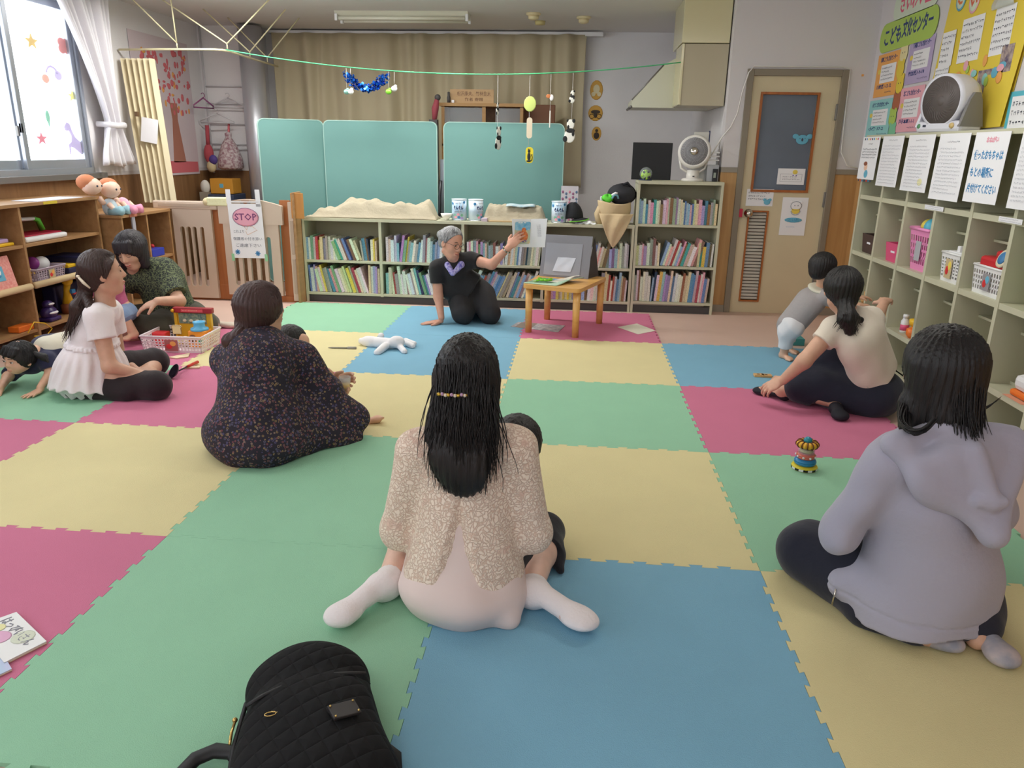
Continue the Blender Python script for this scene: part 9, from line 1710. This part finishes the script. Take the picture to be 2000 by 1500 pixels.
for o in [o for o in bpy.data.objects if o not in _n0 and o.parent is None]: o.location.x -= .085
o = floor_sheet([(350, 695), (371, 691), (368, 698), (345, 701), (329, 699)], 'flat cream toy cutting board on the pink mat before the basket', mat('toyboard_cream', (232, 212, 176), .6), name='toy_cutting_board', th=.006, cat='toy food')
b = MB(); p = at(317, 698, z=ZF+.012); b.ball(p, (.022, .018, .012), mat('dough_pink', (232, 190, 186), .6)); b.ball(p+V3(.02, .01, 0), (.014, .014, .011), mat('dough_pink', (232, 190, 186), .6)); b.ball(p+V3(-.018, .008, .0), (.012, .012, .011), mat('dough_pink', (232, 190, 186), .6)); tag(b.build('toy_dough'), 'small pale pink toy dough piece on the mat before the basket', 'toy food')
a = at(340, 724, z=.05); r = thing('toy_ladle', 'black toy ladle with a red handle lying on the pink mat', 'toy', (a.x, a.y, ZF)); nrm = V3(-.55, -.60, .58).normalized(); mk_ = mat('ladle_black', (34, 30, 44), .35)
x_ = V3(0, 0, 1).cross(nrm).normalized(); y_ = nrm.cross(x_); c_ = at(341, 726, z=.048); MM = Matrix(((x_.x, y_.x, nrm.x, c_.x), (x_.y, y_.y, nrm.y, c_.y), (x_.z, y_.z, nrm.z, c_.z), (0, 0, 0, 1)))
b = MB(); b.lathe([(0, -.012), (.025, -.010), (.044, .004), (.046, .008), (.043, .007), (.024, -.006), (0, -.008)], mk_, MM, 26); b.build('bowl', r); e0, e1, e2 = at(350, 724, z=.035), at(365, 716, z=.030), at(386, 707, z=.026)
b = MB(); b.tube([e0, e1], .0045, mk_, 8); b.build('shaft', r); b = MB(); b.tube([e1, e1.lerp(e2, .3), e2], [.007, .009, .010], mat('ladle_red', (206, 54, 44), .4), 8); b.build('handle', r)
b = MB(); q0, q1 = at(360, 716, z=ZF+.01), at(384, 712, z=ZF+.01); b.box((-.04, -.012, 0), (.06, .012, .008), mat('toyboard_cream', (232, 212, 176), .6), frame((q0.x+.03, q0.y, ZF+.001), (1, .25, 0), (0, 1, 0))); tag(b.build('toy_spatula'), 'cream and red toy spatula half under the ladle handle', 'toy')
def backpack():
 m_bp = mat('quilt_black', (9, 9, 12), .85, spec=.3); nt = m_bp.node_tree; N = nt.nodes; L = nt.links; mp = [n for n in N if n.type == 'MAPPING'][0]
 # quilting: diamond seams pressed in with a bump pattern
 sep = N.new('ShaderNodeSeparateXYZ'); L.new(mp.outputs[0], sep.inputs[0])
 def mth(op, a, b_=None):
  n = N.new('ShaderNodeMath'); n.operation = op
  for i, v in enumerate((a, b_)):
   if v is None: continue
   if isinstance(v, (int, float)): n.inputs[i].default_value = v
   else: L.new(v, n.inputs[i])
  return n.outputs[0]
 hts = []
 for sg in (1, -1): t = mth('ADD', mth('MULTIPLY', sep.outputs[0], 62), mth('MULTIPLY', sep.outputs[1], 52*sg)); hts.append(mth('ABSOLUTE', mth('SINE', t)))
 hh = mth('POWER', mth('MINIMUM', hts[0], hts[1]), .5); bp = N.new('ShaderNodeBump'); bp.inputs['Strength'].default_value = .55; bp.inputs['Distance'].default_value = .006; L.new(hh, bp.inputs['Height']); L.new(bp.outputs[0], N['Principled BSDF'].inputs['Normal'])
 r = thing('backpack', 'black quilted backpack with gold zip pulls lying on the green mat nearest the camera', 'backpack', (-.2, -.85, ZF))
 O = V3(-.172, -.908, 0); u_ = V3(-.37, .93, 0).normalized(); s_ = V3(u_.y, -u_.x, 0)
 S = Soft(.005); q = lambda a, b_, c_: O+s_*a+u_*b_+V3(0, 0, c_)
 S.cap(q(0, -.16, .09), q(0, .12, .085), .172, .135, k=.03, sq=((0, 0, 1), .54)); S.ell(q(-.0, .165, .085), (.135, .115, .078), k=.03, ax=(s_, u_, (0, 0, 1))); S.cap(q(0, -.16, .125), q(0, .0, .13), .148, .138, k=.015, sq=((0, 0, 1), .36))
 S.disp = wrinkle(.004, 20, (1, .6, .3), 3); S.build('bag_body', m_bp, r, zmin=ZF)
 m_tr = mat('strap_black', (16, 16, 19), .6)
 def top(a, b_): return q(a, b_, .176-1.1*a*a-.35*max(0, b_-.05))
 b = MB(); b.tube([top(-.130+.26*t, .035+.055*t+.015*math.sin(t*3.14))-V3(0, 0, .002) for t in [k/14 for k in range(15)]], .0055, m_tr, 8, flat=.5); b.build('front_pocket_zip', r)
 b = MB(); b.tube([q(-.168, -.16, .09), q(-.158, -.0, .09), q(-.138, .13, .085), q(-.085, .235, .08), q(.0, .275, .078), q(.085, .235, .08), q(.138, .12, .085)], .0055, m_tr, 6); b.build('main_zip', r)
 mgd = mat('gold_metal', (206, 176, 110), .25, metal=.9)
 b = MB(); b.tube([q(-.158, .06, .10), q(-.164, .03, .098), q(-.166, .0, .095)], .0035, mgd, 6); b.ball(q(-.158, .065, .10), .006, mgd); b.build('zip_pull', r)
 b = MB(); p = top(-.078, -.025); b.tube([p+s_*.012*math.cos(a)+u_*.006*math.sin(a)+V3(0, 0, .004) for a in [k*.7 for k in range(10)]], .0014, mgd, 5); b.tube([p+s_*.012+V3(0, 0, .004), p+s_*.02+u_*.01+V3(0, 0, .004)], .0014, mgd, 5); b.build('pocket_zip_pull', r)
 b = MB(); p = top(.070, -.065)+V3(0, 0, .012); M = frame(p, s_*.95+u_*.28+V3(0, 0, -.16), u_); b.box((-.030, -.021, -.004), (.030, .021, .003), mat('patch_leather', (42, 38, 38), .5), M, bev=.002); b.build('leather_patch', r)
 b = MB(); [b.ball(M @ Vector((sx*.025, sy*.016, .004)), .0028, mgd, None, 8, 5) for sx in (-1, 1) for sy in (-1, 1)]; b.build('rivets', r)
 b = MB(); b.tube([q(-.12, -.06, .05), at(458, 1470, z=.05), at(420, 1466, z=.045), at(382, 1482, z=.04), at(355, 1510, z=.035), at(350, 1560, z=.03), q(-.16, -.30, .03)], .020, m_tr, 10, flat=.6); b.build('shoulder_strap', r)
 b = MB(); b.tube([q(.15, -.04, .05), q(.175, -.065, .04), q(.17, -.10, .035)], .012, m_tr, 8, flat=.5); b.build('side_tab', r)
backpack()
